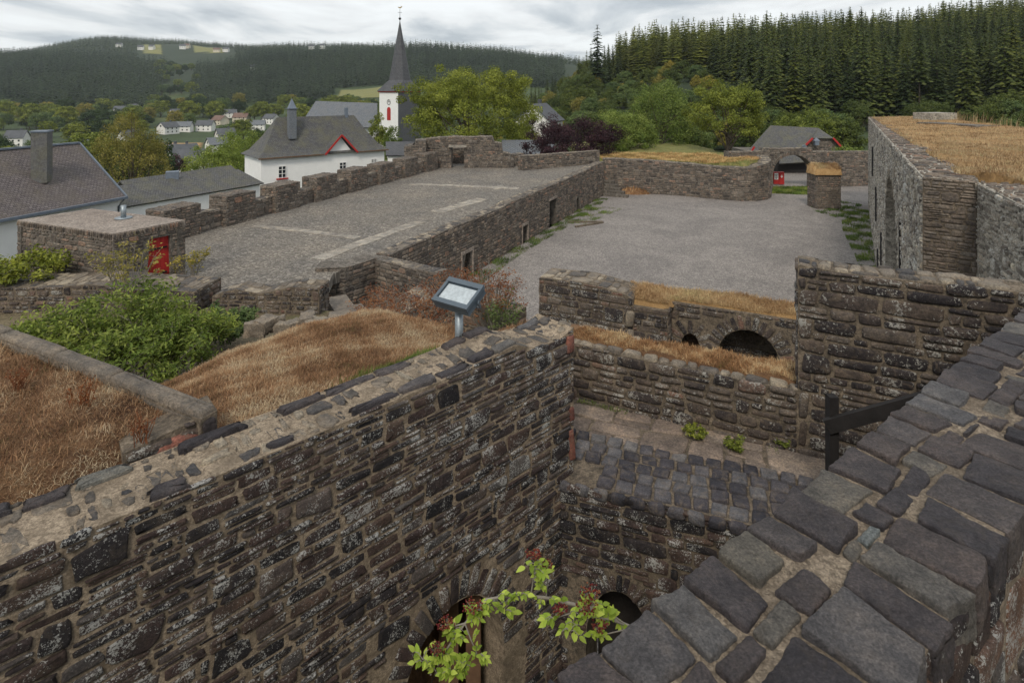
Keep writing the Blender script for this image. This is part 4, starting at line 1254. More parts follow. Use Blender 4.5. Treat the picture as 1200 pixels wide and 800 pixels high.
# turf of the nearer bed
BA = [(-1.98, 3.74), (-2.24, 3.44), (-6.44, -.50), (-11.0, 3.0), (-9.9, 7.55), (-2.15, 3.78)]
bedz = lambda x, y: 8.36 - .12 * np.clip(1 - (((x + 2.27) * -.6818 + (y - 3.49) * .7315) / .25), 0, 1) + .05 * vnoise(x, y, 4.0, 1.6) + .03 * vnoise(x, y, 8.0, 5.0) + .05 * np.clip((-x - 2.6) / 2, 0, 1)
mb = MB(); grid_patch(mb, BA, bedz, .06, 0)
core_ = [(-2.1, 3.72), (-9.9, 7.5), (-11, 3), (-6.5, -.4), (-2.35, 3.42)]
poly_prism(mb, core_, 4.0, 8.22)
x, y = scatter([(-1.98, 3.72), (-2.27, 3.50), (-4.6, 1.3), (-6.5, 2.6), (-6.5, 5.9)], 100000)
blades(mb, x, y, bedz(x, y) - .01, .07, .0034, 1.0, 1.35, 1, tone_f=2.6, chaos=2.0)
tag(mb.build('dry_grass', [M['turf'], M['dry']]), 'matted straw brown grass on the bed inside the curb wall', 'grass', None, 'stuff')
# tufts of rusty dock stalks standing on it
def dock(x, y, z, h, label, seed):
    random.seed(seed)
    mb = MB()
    for k in range(16):
        a = random.uniform(0, 6.28); r0 = random.uniform(0, .05); l = h * random.uniform(.6, 1.05)
        p0 = Vector((x + r0*math.cos(a), y + r0*math.sin(a), z)); p1 = p0 + Vector((random.uniform(-.06, .06), random.uniform(-.06, .06), l))
        tube(mb, [p0, (p0+p1)/2 + Vector((random.uniform(-.01, .01), 0, 0)), p1], [.003, .0025, .0015], 4, 0, (.2 + random.random()*.5, .5, .5, 1), cap=False)
        C = np.array([tuple(p0.lerp(p1, f)) for f in np.linspace(.45, 1, 12)]) + rs.normal(0, .008, (12, 3))
        leaf_cards(mb, C, .016, None, 0)
    return tag(mb.build('dock_stalks', M['leaf_rust']), label, 'plant')
dock(-2.82, 3.80, 8.38, .22, 'tall rusty dock stalks by the curb on the near grass bed', 1)
dock(-2.25, 3.30 + .22, 8.36, .16, 'short red brown dock stalks close to the big wall', 2)
dock(-3.45, 4.05, 8.4, .16, 'small rusty dock tuft further up the near grass bed', 3)

# the second mound behind the big wall
MN = [(-2.25, 3.45), (-1.9, 3.7), (.36, 5.85), (-.15, 6.35), (-.75, 6.75), (-1.6, 7.0), (-2.7, 7.0), (-3.5, 6.6), (-3.6, 5.6), (-3.3, 4.75), (-2.15, 4.1)]
def moundz(x, y):
    d = (x - W0.x) * (-WD.y) + (y - W0.y) * WD.x - .5         # distance behind the wall
    e = np.clip((-x - 2.3) / 1.3, 0, 1)
    return 8.20 - .16 * d + .05 * np.sin(np.clip(d / 2.0, 0, 1) * math.pi) - .12 * np.clip(d - 2.0, 0, 9) ** 1.3 - .30 * e * e - .26 * np.clip(x + 1.8, 0, 3) * np.clip(d / .5, 0, 1) + .05 * vnoise(x, y, 3.0, 1.3) + .03 * vnoise(x, y, 6.0, 4.0)
mb = MB(); grid_patch(mb, MN, moundz, .07, 0, 5.0)
poly_prism(mb, [(-2.0, 4.3), (.2, 6.0), (-.3, 6.3), (-1.9, 6.8), (-3.0, 6.4), (-3.2, 5.6)], 6.9, 7.25)
x, y = scatter(MN, 130000)
k = in_poly(x, y, MN)
x, y = x[k], y[k]
blades(mb, x, y, moundz(x, y) - .01, .055, .0036, 9.0, 1.35, 1, tone_f=2.2, chaos=2.0)
tag(mb.build('dry_grass', [M['turf'], M['dry']]), 'rounded mound of rusty dry grass behind the big slate wall', 'grass', None, 'stuff')
mb = MB()
x = rs.normal(-.98, .15, 2600); y = rs.normal(5.05, .07, 2600) + (x + .98) * .93
blades(mb, x, y, moundz(x, y) - .005, .095, .006, 2.0, .7, 0)
tag(mb.build('green_grass', M['green']), 'fresh green grass tuft at the foot of the mound', 'grass', None, 'stuff')
# flat rocks at the back edge of the mound
mb = MB()
rk = [(P(300 + 12*q, 379 - (q % 3)*3, 2.85), random.uniform(.07, .17), random.uniform(.06, .13)) for q in range(9)]
for q, ((x, y), w, d) in enumerate(rk):
    rounded_block(mb, (x, y, 7.60 + random.uniform(-.04, .03)), (w*2, d*2, .16), [(math.cos(q), math.sin(q)), (-math.sin(q), math.cos(q))], 300+q, random.uniform(.5, 1), .6, 7, 0, .02)
tag(mb.build('rock_outcrop', M['topstone']), 'broken pale flat rocks along the back rim of the grass mound', 'rock')

# garden ground between the beds and the terrace
gz = lambda x, y: np.interp(y, [3, 8, 14, 19.5], [4.2, 4.6, 3.6, 3.1]) + .12 * vnoise(x, y, 1.0, .7)
mb = MB(); grid_patch(mb, [(-3.2, 5.0), (-3.2, 9.5), (-6.0, 19.3), (-30, 19.3), (-30, 5)], gz, .5, 0)
tag(mb.build('garden_ground', M['ground'], None), kind='structure')
# dry turf on the low wall and on the arched wall
strip_poly = [iw(-.08, .13), iw(2.45, .13), iw(2.45, .50), iw(1.4, .50), iw(.1, .42)]
szf = lambda x, y: 7.57 + .035 * vnoise(x, y, 2.0, 3.0) + .02*vnoise(x, y, 1.0, 9.0)
mb = MB(); grid_patch(mb, [iw(-.12, .08), iw(2.47, .08), iw(2.47, .53), iw(-.10, .50)], szf, .04, 0, 7.45, -.458)
x, y = scatter(strip_poly, 15000)
blades(mb, x, y, szf(x, y) - .01, .065, .0045, 7.0, 1.2, 1, tone_f=3.5, chaos=1.7)
tag(mb.build('dry_grass', [M['turf'], M['dry']]), 'strip of brown dry grass along the low wall beside the flagged floor', 'grass', None, 'stuff')
azf = lambda x, y: 6.34 + .05 * vnoise(x, y, 3.0, 2.0)
tp_ = [aw(s1 - .15, .10), aw(s2 - .05, .07), aw(s2, .42), aw(s3, .42), aw(s3, 1.25), aw(s1 - .3, 1.0)]
mb = MB(); grid_patch(mb, tp_, azf, .08, 0, 6.22, -.438)
x, y = scatter(tp_, 13000)
blades(mb, x, y, azf(x, y) - .02, .11, .008, 5.0, 1.15, 1, tone_f=1.5, chaos=1.6)
tag(mb.build('dry_grass', [M['turf_gold'], M['dry_gold']]), 'blond dry turf on top of the arched wall', 'grass', None, 'stuff')

# ------------------------------------------------------------------ floodlight on its post
fx, fy = P(538, 404, 2.32)
fl_o = empty('floodlight', (fx, fy, 8.1), 'grey floodlight with frosted glass tilted on a post behind the big wall', 'floodlight')
mb = MB(); tube(mb, [(fx, fy, 7.95), (fx, fy, 8.52)], [.038, .038], 14); mb.build('post', M['galv'], fl_o)
mb = MB(); box(mb, (fx + .01, fy, 8.535), (.27, .16, .02), -.45)
rl = Matrix.Rotation(-.45, 3, 'Z')
for sx in (-.0, .245):
    pass
mb.build('mounting_plate', M['galv'], fl_o)
hc = Vector((fx - .005, fy - .02, 8.645))
rot = Matrix.Rotation(math.radians(-36), 3, 'Z') @ Matrix.Rotation(math.radians(30), 3, 'X')
def hb(mb, c, size, mat=0):
    r = rot
    q = np.array(r)
    v = np.array([[sx, sy, sz] for sz in (-1, 1) for sy in (-1, 1) for sx in (-1, 1)], float)[[0, 1, 3, 2, 4, 5, 7, 6]] * np.array(size) / 2 + np.array(c)
    mb.add(v @ q.T + np.array(hc), BOXF, mat)
mb = MB()
hb(mb, (0, 0, -.035), (.40, .27, .07))
for c, s_ in (((0, .118, .012), (.42, .05, .035)), ((0, -.118, .012), (.42, .045, .03)), ((-.195, 0, .011), (.03, .19, .03)), ((.195, 0, .011), (.03, .19, .03))): hb(mb, c, s_)
hb(mb, (0, .10, -.085), (.30, .04, .03)); 
for q in range(7): hb(mb, (-.15 + .05*q, 0, -.085), (.008, .22, .035))
mb.build('housing', M['darkmetal'], fl_o)
mb = MB(); hb(mb, (0, -.005, .006), (.34, .17, .008)); mb.build('glass', M['lampglass'], fl_o)
mb = MB()
for sg in (-1, 1):
    a = Vector(np.array(rot) @ np.array([.222*sg, 0, -.03]) + np.array(hc)); b_ = Vector((fx, fy, 8.55)) + Vector((.215*sg*math.cos(.39), -.215*sg*math.sin(.39), 0))
    beam(mb, a, b_, .008, .035)
beam(mb, Vector((fx, fy, 8.55)) + Vector((-.215*math.cos(.39), .215*math.sin(.39), 0)), Vector((fx, fy, 8.55)) + Vector((.215*math.cos(.39), -.215*math.sin(.39), 0)), .035, .008)
mb.build('bracket', M['darkmetal'], fl_o)
M['slab'] = gravel_mat('weathered_concrete_slab', (0.20, 0.165, 0.14), (0.30, 0.26, 0.225), 1.5, 20.0, 0.003)
# ------------------------------------------------------------------ long wall between terrace and courtyard
random.seed(81)
FM = mats3('mortar_far', 'stone_far', 'topstone')
def tws(px):
    k = (px - 600) / F
    return (k * TW0[1] - TW0[0]) / (twd.x - k * twd.y)
LW = 35.2
mb = MB()
nts = []
for pxa, pxb, ztop, sill in ((541, 553, 1.35, 0), (612, 618, 1.15, 0), (644, 652, 2.0, 0), (676, 680, 1.1, 0)):
    nts.append((tws(pxa), tws(pxb), ztop, 0, 0))
wall_geo(mb, [TW0, TW1], .75, -.1, [(0, 3.10), (6, 3.12), (12, 3.04), (13, 3.16), (24, 3.15), (30, 3.22), (31, 3.3), (LW, 3.3)], notches=nts,
         st=dict(FAR, hmin=.11, hmax=.24, vous=.0), tp=dict(FART), sides='ftse', rag=.02, wav=.03)
tww = mb.build('terrace_wall', FM)
tag(tww, 'long straight rubble wall with small dark doorways between cobbled terrace and gravel yard', 'wall')
for (a_, b_, zt, _, _) in nts[:3]:
    mb = MB()
    q = tw(a_ - .12, -.02); r_ = tw(b_ + .12, -.02)
    beam(mb, (q[0], q[1], zt + .1), (r_[0], r_[1], zt + .1), .1, .18, 0, (.8, .3, .5, 1))
    if zt < 1.9:
        for s_ in (a_ - .06, b_ + .06):
            q = tw(s_, -.02); beam(mb, (q[0], q[1], 0), (q[0], q[1], zt), .1, .12, 0, (.7, .3, .5, 1))
    mb.build('door_surround', M['slab'], tww)
# steps up at the far end of the yard
st2 = empty('stone_steps', (9.8, 58.6, 0), 'short flight of stone steps at the far end of the long terrace wall', 'steps')
for k in range(5):
    mb = MB(); box(mb, (10.2 - .1*k, 56.9 + .5*k, .25*(k+1)/2), (2.4 - .3*k, .55, .25*(k+1)), -.42); mb.build('step', M['mortar_far'], st2)
# sunken pit beside the door: low dark kerb
mb = MB()
q = tws(650)
for (a_, o_, b_, p_) in ((q - .2, -.6, q + 1.8, -2.6),):
    beam(mb, (*tw(q + .9, -.75), .05), (*tw(q + 2.2, -3.2), .05), .2, .12)
    beam(mb, (*tw(q - .3, -1.8), .05), (*tw(q + 2.0, -3.3), .05), .2, .12)
tag(mb.build('kerb', M['mortar_dark']), 'low dark kerb round the sunken doorway in the yard', 'kerb')

# wall that turns off the terrace corner, blocks beside the steps
mb = MB()
wall_geo(mb, [(-8.1, 23.9), (-6.9, 24.0), (-5.9, 25.4)], .9, -.1, 3.15, st=FAR, tp=FART, sides='fs', rag=.03)
wall_geo(mb, [(-6.1, 25.4), (-2.95, 23.0)], .6, -.1, [(0, 3.1), (4, 3.22)], st=dict(FAR), tp=FART, sides='fte', rag=.02)
tag(mb.build('corner_wall', FM), 'stepped rubble wall turning off the near corner of the cobbled terrace', 'wall')
st3 = empty('stone_steps', (-6.4, 19.5, 2.0), 'worn stone steps in the gap beside the low terrace wall', 'steps')
for k in range(4):
    mb = MB(); box(mb, (-6.0 + .62*k, 20.5 - .15*k, 2.75 - .28*k), (.72, 2.0, .3), .5); mb.build('step', M['topstone'], st3)
mb = MB(); box(mb, (-5.2, 20.6, 1.0), (4.2, 3.4, 2.2), .4); tag(mb.build('rubble_core', M['mortar_far']), kind='structure')

# diagonal wall behind the floodlight
mb = MB()
wall_geo(mb, [(-3.25, 12.2), (-1.75, 14.35)], .8, -.1, [(0, 5.25), (2.6, 5.5)], st=MID, tp=dict(fill=.9, hmin=.14, hmax=.34, K=12), sides='fts', zmin=3, rag=.03)
wall_geo(mb, [(-1.8, 14.3), (-.06, 13.1)], .7, -.1, [(0, 5.5), (1.2, 5.45), (2.1, 5.4)], st=dict(MID, hmin=.09, hmax=.2), tp=dict(fill=.9, hmin=.14, hmax=.34, K=12), sides='ftse', zmin=3, rag=.05)
tag(mb.build('ruined_wall', mats3('mortar', 'stone_far', 'topstone')), 'pale topped ruined wall grown over by rusty shrubs behind the floodlight', 'wall')

# low broken wall along the near edge of the terrace
mb = MB()
wall_geo(mb, [(-10.0, 19.35), (-6.35, 19.1)], .85, 2.0, [(0, 3.62), (.8, 3.85), (1.6, 3.72), (2.6, 3.95), (3.66, 4.0)], st=dict(FAR, hmin=.1, hmax=.2), tp=dict(fill=.85, hmin=.16, hmax=.35), sides='ftse', rag=.05)
tag(mb.build('low_wall', mats3('mortar_dark', 'stone_mid', 'topstone')), 'broken low wall with a crumbling top on the near terrace edge', 'wall')
mb = MB()
wall_geo(mb, [(-17.2, 19.2), (-13.9, 19.3), (-10.4, 19.0)], 1.5, 1.5, [(0, 3.9), (3, 4.0), (6.6, 3.88)], st=dict(FAR, hmin=.1, hmax=.22), tp=dict(fill=.95, hmin=.2, hmax=.45), sides='ftse', rag=.03)
tag(mb.build('low_wall', mats3('mortar_dark', 'stone_mid', 'topstone')), 'broad low wall in front of the hut with the red door', 'wall')
mb = MB()
wall_geo(mb, [(-23.5, 19.6), (-18.2, 20.9)], .8, 1.5, [(0, 4.6), (5.4, 4.1)], st=dict(FAR, hmin=.1, hmax=.22), tp=FART, sides='fte', rag=.03)
tag(mb.build('low_wall', mats3('mortar_dark', 'stone_mid', 'topstone')), 'short mossy wall at the left edge beside the hut', 'wall')

# hut with the red door
random.seed(91)
hA, hB, hC, hD_ = (-19.6, 23.0), (-14.3, 20.8), (-12.95, 23.0), (-18.25, 25.2)
hut = empty('stone_hut', (-16.3, 23, 3.0), 'small flat roofed stone hut with a red plank door on the terrace', 'hut')
mb = MB()
wall_geo(mb, [hA, hB], .35, 2.0, 5.1, st=dict(FAR, hmin=.1, hmax=.24, tone=(.2, 1)), sides='fs')
Lf = math.hypot(hC[0]-hB[0], hC[1]-hB[1])
wall_geo(mb, [hB, hC], .35, 2.0, 5.1, notches=[(Lf*.40, Lf*.80, 4.86, 0, 0)], st=dict(FAR, hmin=.1, hmax=.24), sides='f')
wall_geo(mb, [hC, hD_], .35, 2.0, 5.1, st=FAR, sides='f')
wall_geo(mb, [hD_, hA], .35, 2.0, 5.1, st=FAR, sides='')
put_stones(mb, [(.11*q + .05, 5.21, .046, .10) for q in range(52)], lambda u, v, w: np.c_[hA[0] + (hB[0]-hA[0])/5.74*u - .38*w, hA[1] + (hB[1]-hA[1])/5.74*u - .92*w, v], 1, (.03, .06), 8, .02, .1, 2)
put_stones(mb, [(.11*q + .05, 5.21, .046, .10) for q in range(23)], lambda u, v, w: np.c_[hB[0] + (hC[0]-hB[0])/Lf*u + .85*w, hB[1] + (hC[1]-hB[1])/Lf*u - .52*w, v], 1, (.03, .06), 8, .02, .1, 2)
mb.build('wall', mats3('mortar_far', 'stone_far', 'topstone'), hut)
mb = MB()
poly_prism(mb, [hA, hB, hC, hD_], 5.1, 5.33)
rf = mb.build('roof', M['slab'], hut)
mb = MB(); tube(mb, [(-15.6, 23.3, 5.33), (-15.6, 23.3, 5.85)], [.1, .1], 10); tube(mb, [(-15.6, 23.3, 5.335), (-15.6, 23.3, 5.37)], [.32, .32], 10); mb.build('vent_pipe', M['galv'], rf)
def hb2(s, o): return (hB[0] + (hC[0]-hB[0])/Lf*s + .52*0 - .853*o*1.0, hB[1] + (hC[1]-hB[1])/Lf*s + .523*o)
mb = MB()
s0_, s1_ = Lf*.40 + .03, Lf*.80 - .03
for q in range(6):
    a_ = s0_ + (s1_ - s0_) * q / 6 + .004; b_ = s0_ + (s1_ - s0_) * (q+1) / 6 - .004
    p_, r_ = hb2(a_, .14), hb2(b_, .14); p2_, r2_ = hb2(a_, .18), hb2(b_, .18)
    poly_prism(mb, [p_, r_, r2_, p2_], 3.0, 4.84)
dr = mb.build('door', M['red'], hut); tag(dr, 'red plank door')
for zz in (3.45, 4.42):
    mb = MB(); p_, r_ = hb2(s0_, .11), hb2(s1_ - .1, .11); beam(mb, (*p_, zz), (*r_, zz), .03, .06)
    mb.build('hinge', M['black'], dr)

# ------------------------------------------------------------------ parapet with merlons along the far-left terrace edge
random.seed(101)
ML0 = Vector((-18.3, 25.3)); MLd = Vector((5.4, 14.3)).normalized()
mp0 = Vector((-15.6, 32.5)) - MLd * 9.0
Lm = 33.0
mb = MB()
pe = mp0 + MLd * Lm
wall_geo(mb, [tuple(mp0), tuple(pe)], .7, 2.0, 4.0, st=dict(FAR, tone=(.2, .95)), tp=FART, sides='fbte', zmin=2.9, rag=.05)
par = mb.build('merlon_parapet', FM)
tag(par, 'low parapet with a row of square merlons along the left side of the terrace', 'wall')
for q in range(9):
    s_ = .8 + 3.72 * q
    a_ = mp0 + MLd * s_; b_ = mp0 + MLd * (s_ + 2.1)
    nn = Vector((MLd.y, -MLd.x)) * .28
    mb = MB()
    tz_ = 4.6 + random.uniform(-.05, .06)
    wall_geo(mb, [tuple(a_ + nn), tuple(b_ + nn)], 1.25, 2.5, tz_, st=dict(FAR, tone=(.15, 1), hmin=.1, hmax=.2), tp=dict(FART, tone=(.2, .6)), sides='fbtse', zmin=2.95, rag=.03)
    mb.build('merlon', mats3('mortar_far', 'stone_far', 'stone_far'), par)

# ------------------------------------------------------------------ ruined gate wall at the far end of the terrace
random.seed(111)
mb = MB()
g0, g1 = P(497, 197, 7.5), P(602, 197, 7.5)
gl = math.hypot(g1[0]-g0[0], g1[1]-g0[1])
def gp(px): return (px - 497) / 105 * gl
wall_geo(mb, [g0, g1], 1.2, 2.5, [(0, 5.75), (gp(515), 5.95), (gp(577), 6.0), (gp(579), 5.45), (gp(588), 5.35), (gp(589), 4.5), (gp(598), 4.35), (gp(599), 3.9), (gl, 3.8)],
         notches=[(gp(529), gp(544), 5.0, 0, 0)], st=dict(FAR, hmin=.12, hmax=.24), tp=dict(FART, tone=(.3, .9)), sides='fbtse', zmin=2.9, rag=.06)
wall_geo(mb, [P(474, 200, 7.5), P(499, 199.5, 7.5)], 2.2, 2.5, [(0, 5.2), (.9, 5.3), (1.0, 5.75), (3, 5.8)], st=FAR, tp=FART, sides='fbtse', zmin=2.9, rag=.05)
wall_geo(mb, [P(603, 195, 7.5), P(614, 194, 7.5)], .9, 2.5, 4.2, st=FAR, tp=FART, sides='fbtse', zmin=2.9, rag=.06)
gw = mb.build('ruined_gate', mats3('mortar_far', 'stone_far', 'topstone'))
tag(gw, 'tall broken wall with a square doorway at the far end of the terrace', 'ruin')
mb = MB(); pA, pB = P(526, 196.6, 7.45), P(547, 196.6, 7.45); beam(mb, (pA[0], pA[1] - .05, 5.1), (pB[0], pB[1] - .05, 5.1), .3, .2, 0, (.8, .3, .5, 1)); mb.build('lintel', M['flag'], gw)
mb = MB()
wall_geo(mb, [P(520, 192, 7.5), P(548, 192, 7.5)], .6, 2.5, 4.6, st=FAR, sides='ft', zmin=2.9)
tag(mb.build('low_wall', FM), 'short wall seen through the doorway of the ruined gate', 'wall')
mb = MB()
wall_geo(mb, [P(612, 200, 7.5), (8.9, 58.9)], .7, 2.5, [(0, 4.35), (7, 4.3)], st=FAR, tp=dict(FART, tone=(.3, .8)), sides='fbts', zmin=2.9, rag=.02)
tag(mb.build('parapet_wall', FM), 'low parapet closing the far end of the terrace in front of the purple tree', 'wall')

# ------------------------------------------------------------------ curved bastion wall at the end of the yard, its grassy bank
random.seed(121)
mb = MB()
bpts = [(9.3, 59.2), (13.0, 58.8), (16.8, 57.3), (19.4, 55.6), (21.4, 54.6), (23.0, 54.6), (24.4, 55.4), (25.4, 56.8), (25.8, 58.6)]
bt = [(0, 3.45), (4, 3.35), (11, 3.1), (14, 3.15), (17, 3.5), (21, 3.95)]
wall_geo(mb, bpts, 1.1, -.1, bt, st=dict(FAR, hmin=.12, hmax=.25), tp=FART, sides='fte', rag=.05)
tag(mb.build('bastion_wall', FM), 'curved stone wall ending in a rounded bastion at the far side of the yard', 'wall')
bank = [(9.4, 60.3), (13.3, 59.8), (17.3, 58.2), (19.8, 56.5), (21.6, 55.5), (22.8, 55.5), (23.8, 56.2), (24.6, 57.4), (24.8, 60.0), (24, 78), (8, 80), (7.8, 62)]
bz = lambda x, y: 3.25 + .5 * np.exp(-((x - 23.5)**2 + (y - 56.5)**2) / 9) + .12 * vnoise(x, y, 2.0, .7)
mb = MB(); grid_patch(mb, bank, bz, .4, 0, 0.0)
x, y = scatter(bank[:9] + [(22, 66), (9, 66)], 16000)
blades(mb, x, y, bz(x, y) - .02, .28, .03, 3.0, .9, 1, tone_f=.8)
tag(mb.build('grass_bank', [M['lawn'], M['dry_gold']]), kind='structure')
# grassy foot of the wall near the steps
mb = MB()
pz = [P(722, 214, 10.5), P(730, 226, 10.4), P(756, 224, 10.5), P(758, 217, 9.9)]
c0 = P(742, 223, 10.3)
hz_ = lambda x, y: np.clip(.9 - .12*((x - c0[0])**2*1.2 + (y - c0[1] - 1.2)**2), -.1, 1.0)
pz = [(c0[0] + 3.2*math.cos(a_), c0[1] + 1.2 + 2.8*math.sin(a_)) for a_ in np.linspace(0, 6.28, 20)[:-1]]
grid_patch(mb, pz, hz_, .3, 0, -.1)
x, y = scatter(pz, 3000); blades(mb, x, y, hz_(x, y), .3, .03, 1.0, .9, 1)
tag(mb.build('dry_grass', [M['turf'], M['dry']]), 'brown grassy heap at the foot of the wall by the far steps', 'grass', None, 'stuff')

# pillar with a grass cap
mb = MB()
p0_, p1_ = P(957, 245, 10.5), P(985.5, 245, 10.5)
wall_geo(mb, [p0_, p1_], 1.6, -.1, [(0, 2.95), (2.4, 3.1)], st=dict(FAR, tone=(.3, 1)), tp=FART, sides='fbtse')
pil = mb.build('gate_pillar', FM); tag(pil, 'square stone pillar with a tall cap of dry grass beside the gateway', 'pillar')
pp = [(p0_[0] - .05, p0_[1] - .05), (p1_[0] + .05, p1_[1] - .05), (p1_[0] + .05, p1_[1] + 1.6), (p0_[0] - .05, p0_[1] + 1.6)]
pf = lambda x, y: 3.5 + .35 * np.sin(np.clip((y - p0_[1]) / 1.6, 0, 1) * 3.1) + .06*vnoise(x, y, 1, 3)
mb = MB(); grid_patch(mb, pp, pf, .12, 0, 3.0)
x, y = scatter(pp, 3500); blades(mb, x, y, pf(x, y) - .03, .25, .025, 1.0, 1.2, 1)
tag(mb.build('dry_grass', [M['turf_gold'], M['dry_gold']]), 'thick tuft of dry grass capping the gate pillar', 'grass', None, 'stuff')

# gate wall with the pointed opening
random.seed(131)
mb = MB()
q0, q1 = (22.5, 60.2), (40.0, 63.5)
gpa = Path([q0, q1])
def gs(px):
    k = (px - 600) / F; d = gpa.d[0]
    return (k * q0[1] - q0[0]) / (d[0] - k * d[1])
gtop = [(0, 4.0), (gs(896) - .05, 4.0), (gs(896), 4.3), (gs(952), 4.2), (gs(953), 3.85), (17.8, 3.7)]
wall_geo(mb, [q0, q1], 1.0, -.2, gtop, notches=[(gs(906), gs(953), 1.6, 1.95, 0), (gs(959.5), gs(965.5), 1.9, .25, 0)], st=dict(FAR, vous=.4), tp=FART, sides='fbt', rag=.03)
gwl = mb.build('gate_wall', FM); tag(gwl, 'rubble wall pierced by a wide arched gateway left of the pale building', 'wall')
mb = MB(); a0_, a1_ = gpa.pos(np.array([gs(959)]))[0], gpa.pos(np.array([gs(966)]))[0]
beam(mb, (a0_[0], a0_[1] + .5, .5), (a1_[0], a1_[1] + .5, .5), .9, 1.0); mb.build('window_sill', M['mortar_far'], gwl)
# shed with a slate lean-to roof through the gateway
sh = empty('shed', (36, 74, 0), 'low shed with a slate lean-to roof seen through the gateway', 'shed')
sx0, sx1 = (915-600)/F*72, (955-600)/F*72
mb = MB(); box(mb, ((sx0+sx1)/2, 75, .7), (sx1 - sx0, 4, 2.4)); mb.build('wall', M['wood_dark'], sh)
mb = MB(); roof_plane(mb, [(sx0 - .2, 72, 1.3), (sx1 + .4, 72, 1.6), (sx1 + .2, 76, 4.2), (sx0 + 2.2, 76, 4.3)], 0, .15); mb.build('roof', M['slate'], sh)
mb = MB(); beam(mb, (sx0 + 2.6, 71.7, 3.6), (sx1 + .2, 71.7, 1.7), .2, .25); mb.build('barge_board', M['zinc'], sh)
# red notice box with a white panel
nb_ = empty('notice_box', (29.0, 63.9, 0), 'bright red box with a white lettered panel in the gateway', 'box')
nx = (912.5-600)/F*64
mb = MB(); box(mb, (nx + .25, 64, .75), (.55, .4, 1.35)); box(mb, (nx - .33, 64.02, .75), (.56, .36, 1.30)); mb.build('cabinet', M['red'], nb_)
mb = MB(); box(mb, (nx - .33, 63.83, .95), (.42, .02, .7)); pnl = mb.build('panel', M['white'], nb_)
mb = MB()
for zz, w_ in ((1.15, .3), (1.0, .22), (.85, .28), (.72, .2)): box(mb, (nx - .33, 63.81, zz), (w_, .012, .06))
mb.build('lettering', M['black'], pnl)
mb = MB()
box(mb, (nx + .25, 63.79, .95), (.06, .012, .34)); box(mb, (nx + .25, 63.79, .95), (.26, .011, .07)); mb.build('emblem', M['white'], nb_)

# house behind the gateway
bh = empty('barn', (42, 84, 0), 'stone barn with a grey slate roof and red barge boards behind the gateway', 'barn')
def Q(px, py, Y): return ((px-600)/F*Y, Y, CZ - (py-HZ)/F*Y)
mb = MB()
ga = [Q(935, 186, 80), Q(992, 179, 80), Q(990, 178, 80), Q(976, 162, 80), Q(954, 162, 80)]
V = [Q(934, 179, 80.0), Q(992, 179, 80.0), Q(976, 161.5, 80.0), Q(953, 161.5, 80.0), (Q(934, 179, 80)[0], 80.0, -2), (Q(992, 179, 80)[0], 80.0, -2)]
mb.add(V, [np.array([[4, 5, 1, 0]]), np.array([[0, 1, 2, 3]])], 0)
bx0, bx1 = Q(862, 182, 86)[0], V[0][0]
box(mb, ((bx0+bx1)/2, 84.5, 0.0), (bx1-bx0, 6, 3.6), 0, 0)
put_stones(mb, [(V[4][0] + u_ , z_, w_/2-.02, .11) for z_ in np.arange(-.5, 4.0, .25) for u_, w_ in [(k_*.5 + random.random()*.1 + .2 + max(0, (z_-1.6)*1.1), .45) for k_ in range(int(max(1, (6.7 - 2.0*max(0, z_-1.6)) / .5)))]], lambda u, v, w: np.c_[u, 80 - w, v], 1, (.02, .05), 8, .03, .1, 2)
mb.build('wall', FM, bh)
mb = MB()
rA, rB, rC, rD = Q(868, 186, 83), (V[0][0] - .1, 79.7, V[0][2] - .1), (Q(959, 150, 82.5)[0], 82.5, Q(959, 150, 82.5)[2]), Q(903, 147, 86)
rf2 = []
roof_plane(mb, [rA, rB, (Q(953, 161, 79.7)), rC, rD][:5], 0, .15)
roof_plane(mb, [Q(952, 162, 79.6), Q(977, 162, 79.6), rC], 0, .12)
roof_plane(mb, [Q(977, 162, 79.6), Q(994, 181, 79.6), Q(990, 178, 90), rC], 0, .12)
mb.build('roof', M['slate'], bh)
for a_, b_ in ((Q(934, 180, 79.5), Q(952.5, 162, 79.5)), (Q(976.5, 162, 79.5), Q(993, 180, 79.5)), (Q(878, 182, 79.8), Q(884, 172, 79.8))):
    mb = MB(); beam(mb, a_, b_, .12, .24); mb.build('barge_board', M['red'], bh)
mb = MB(); lx = Q(958, 167, 79.0); box(mb, (lx[0], 79.3, lx[2] - .1), (.55, .5, .6)); mb.add([(lx[0]-.4, 79, lx[2]+.2), (lx[0]+.4, 79, lx[2]+.2), (lx[0]+.4, 79.6, lx[2]+.2), (lx[0]-.4, 79.6, lx[2]+.2), (lx[0], 79.3, lx[2]+.65)], [np.array([[0,1,4],[1,2,4],[2,3,4],[3,0,4]])], 0)
mb.build('hatch_hood', M['zinc'], bh)

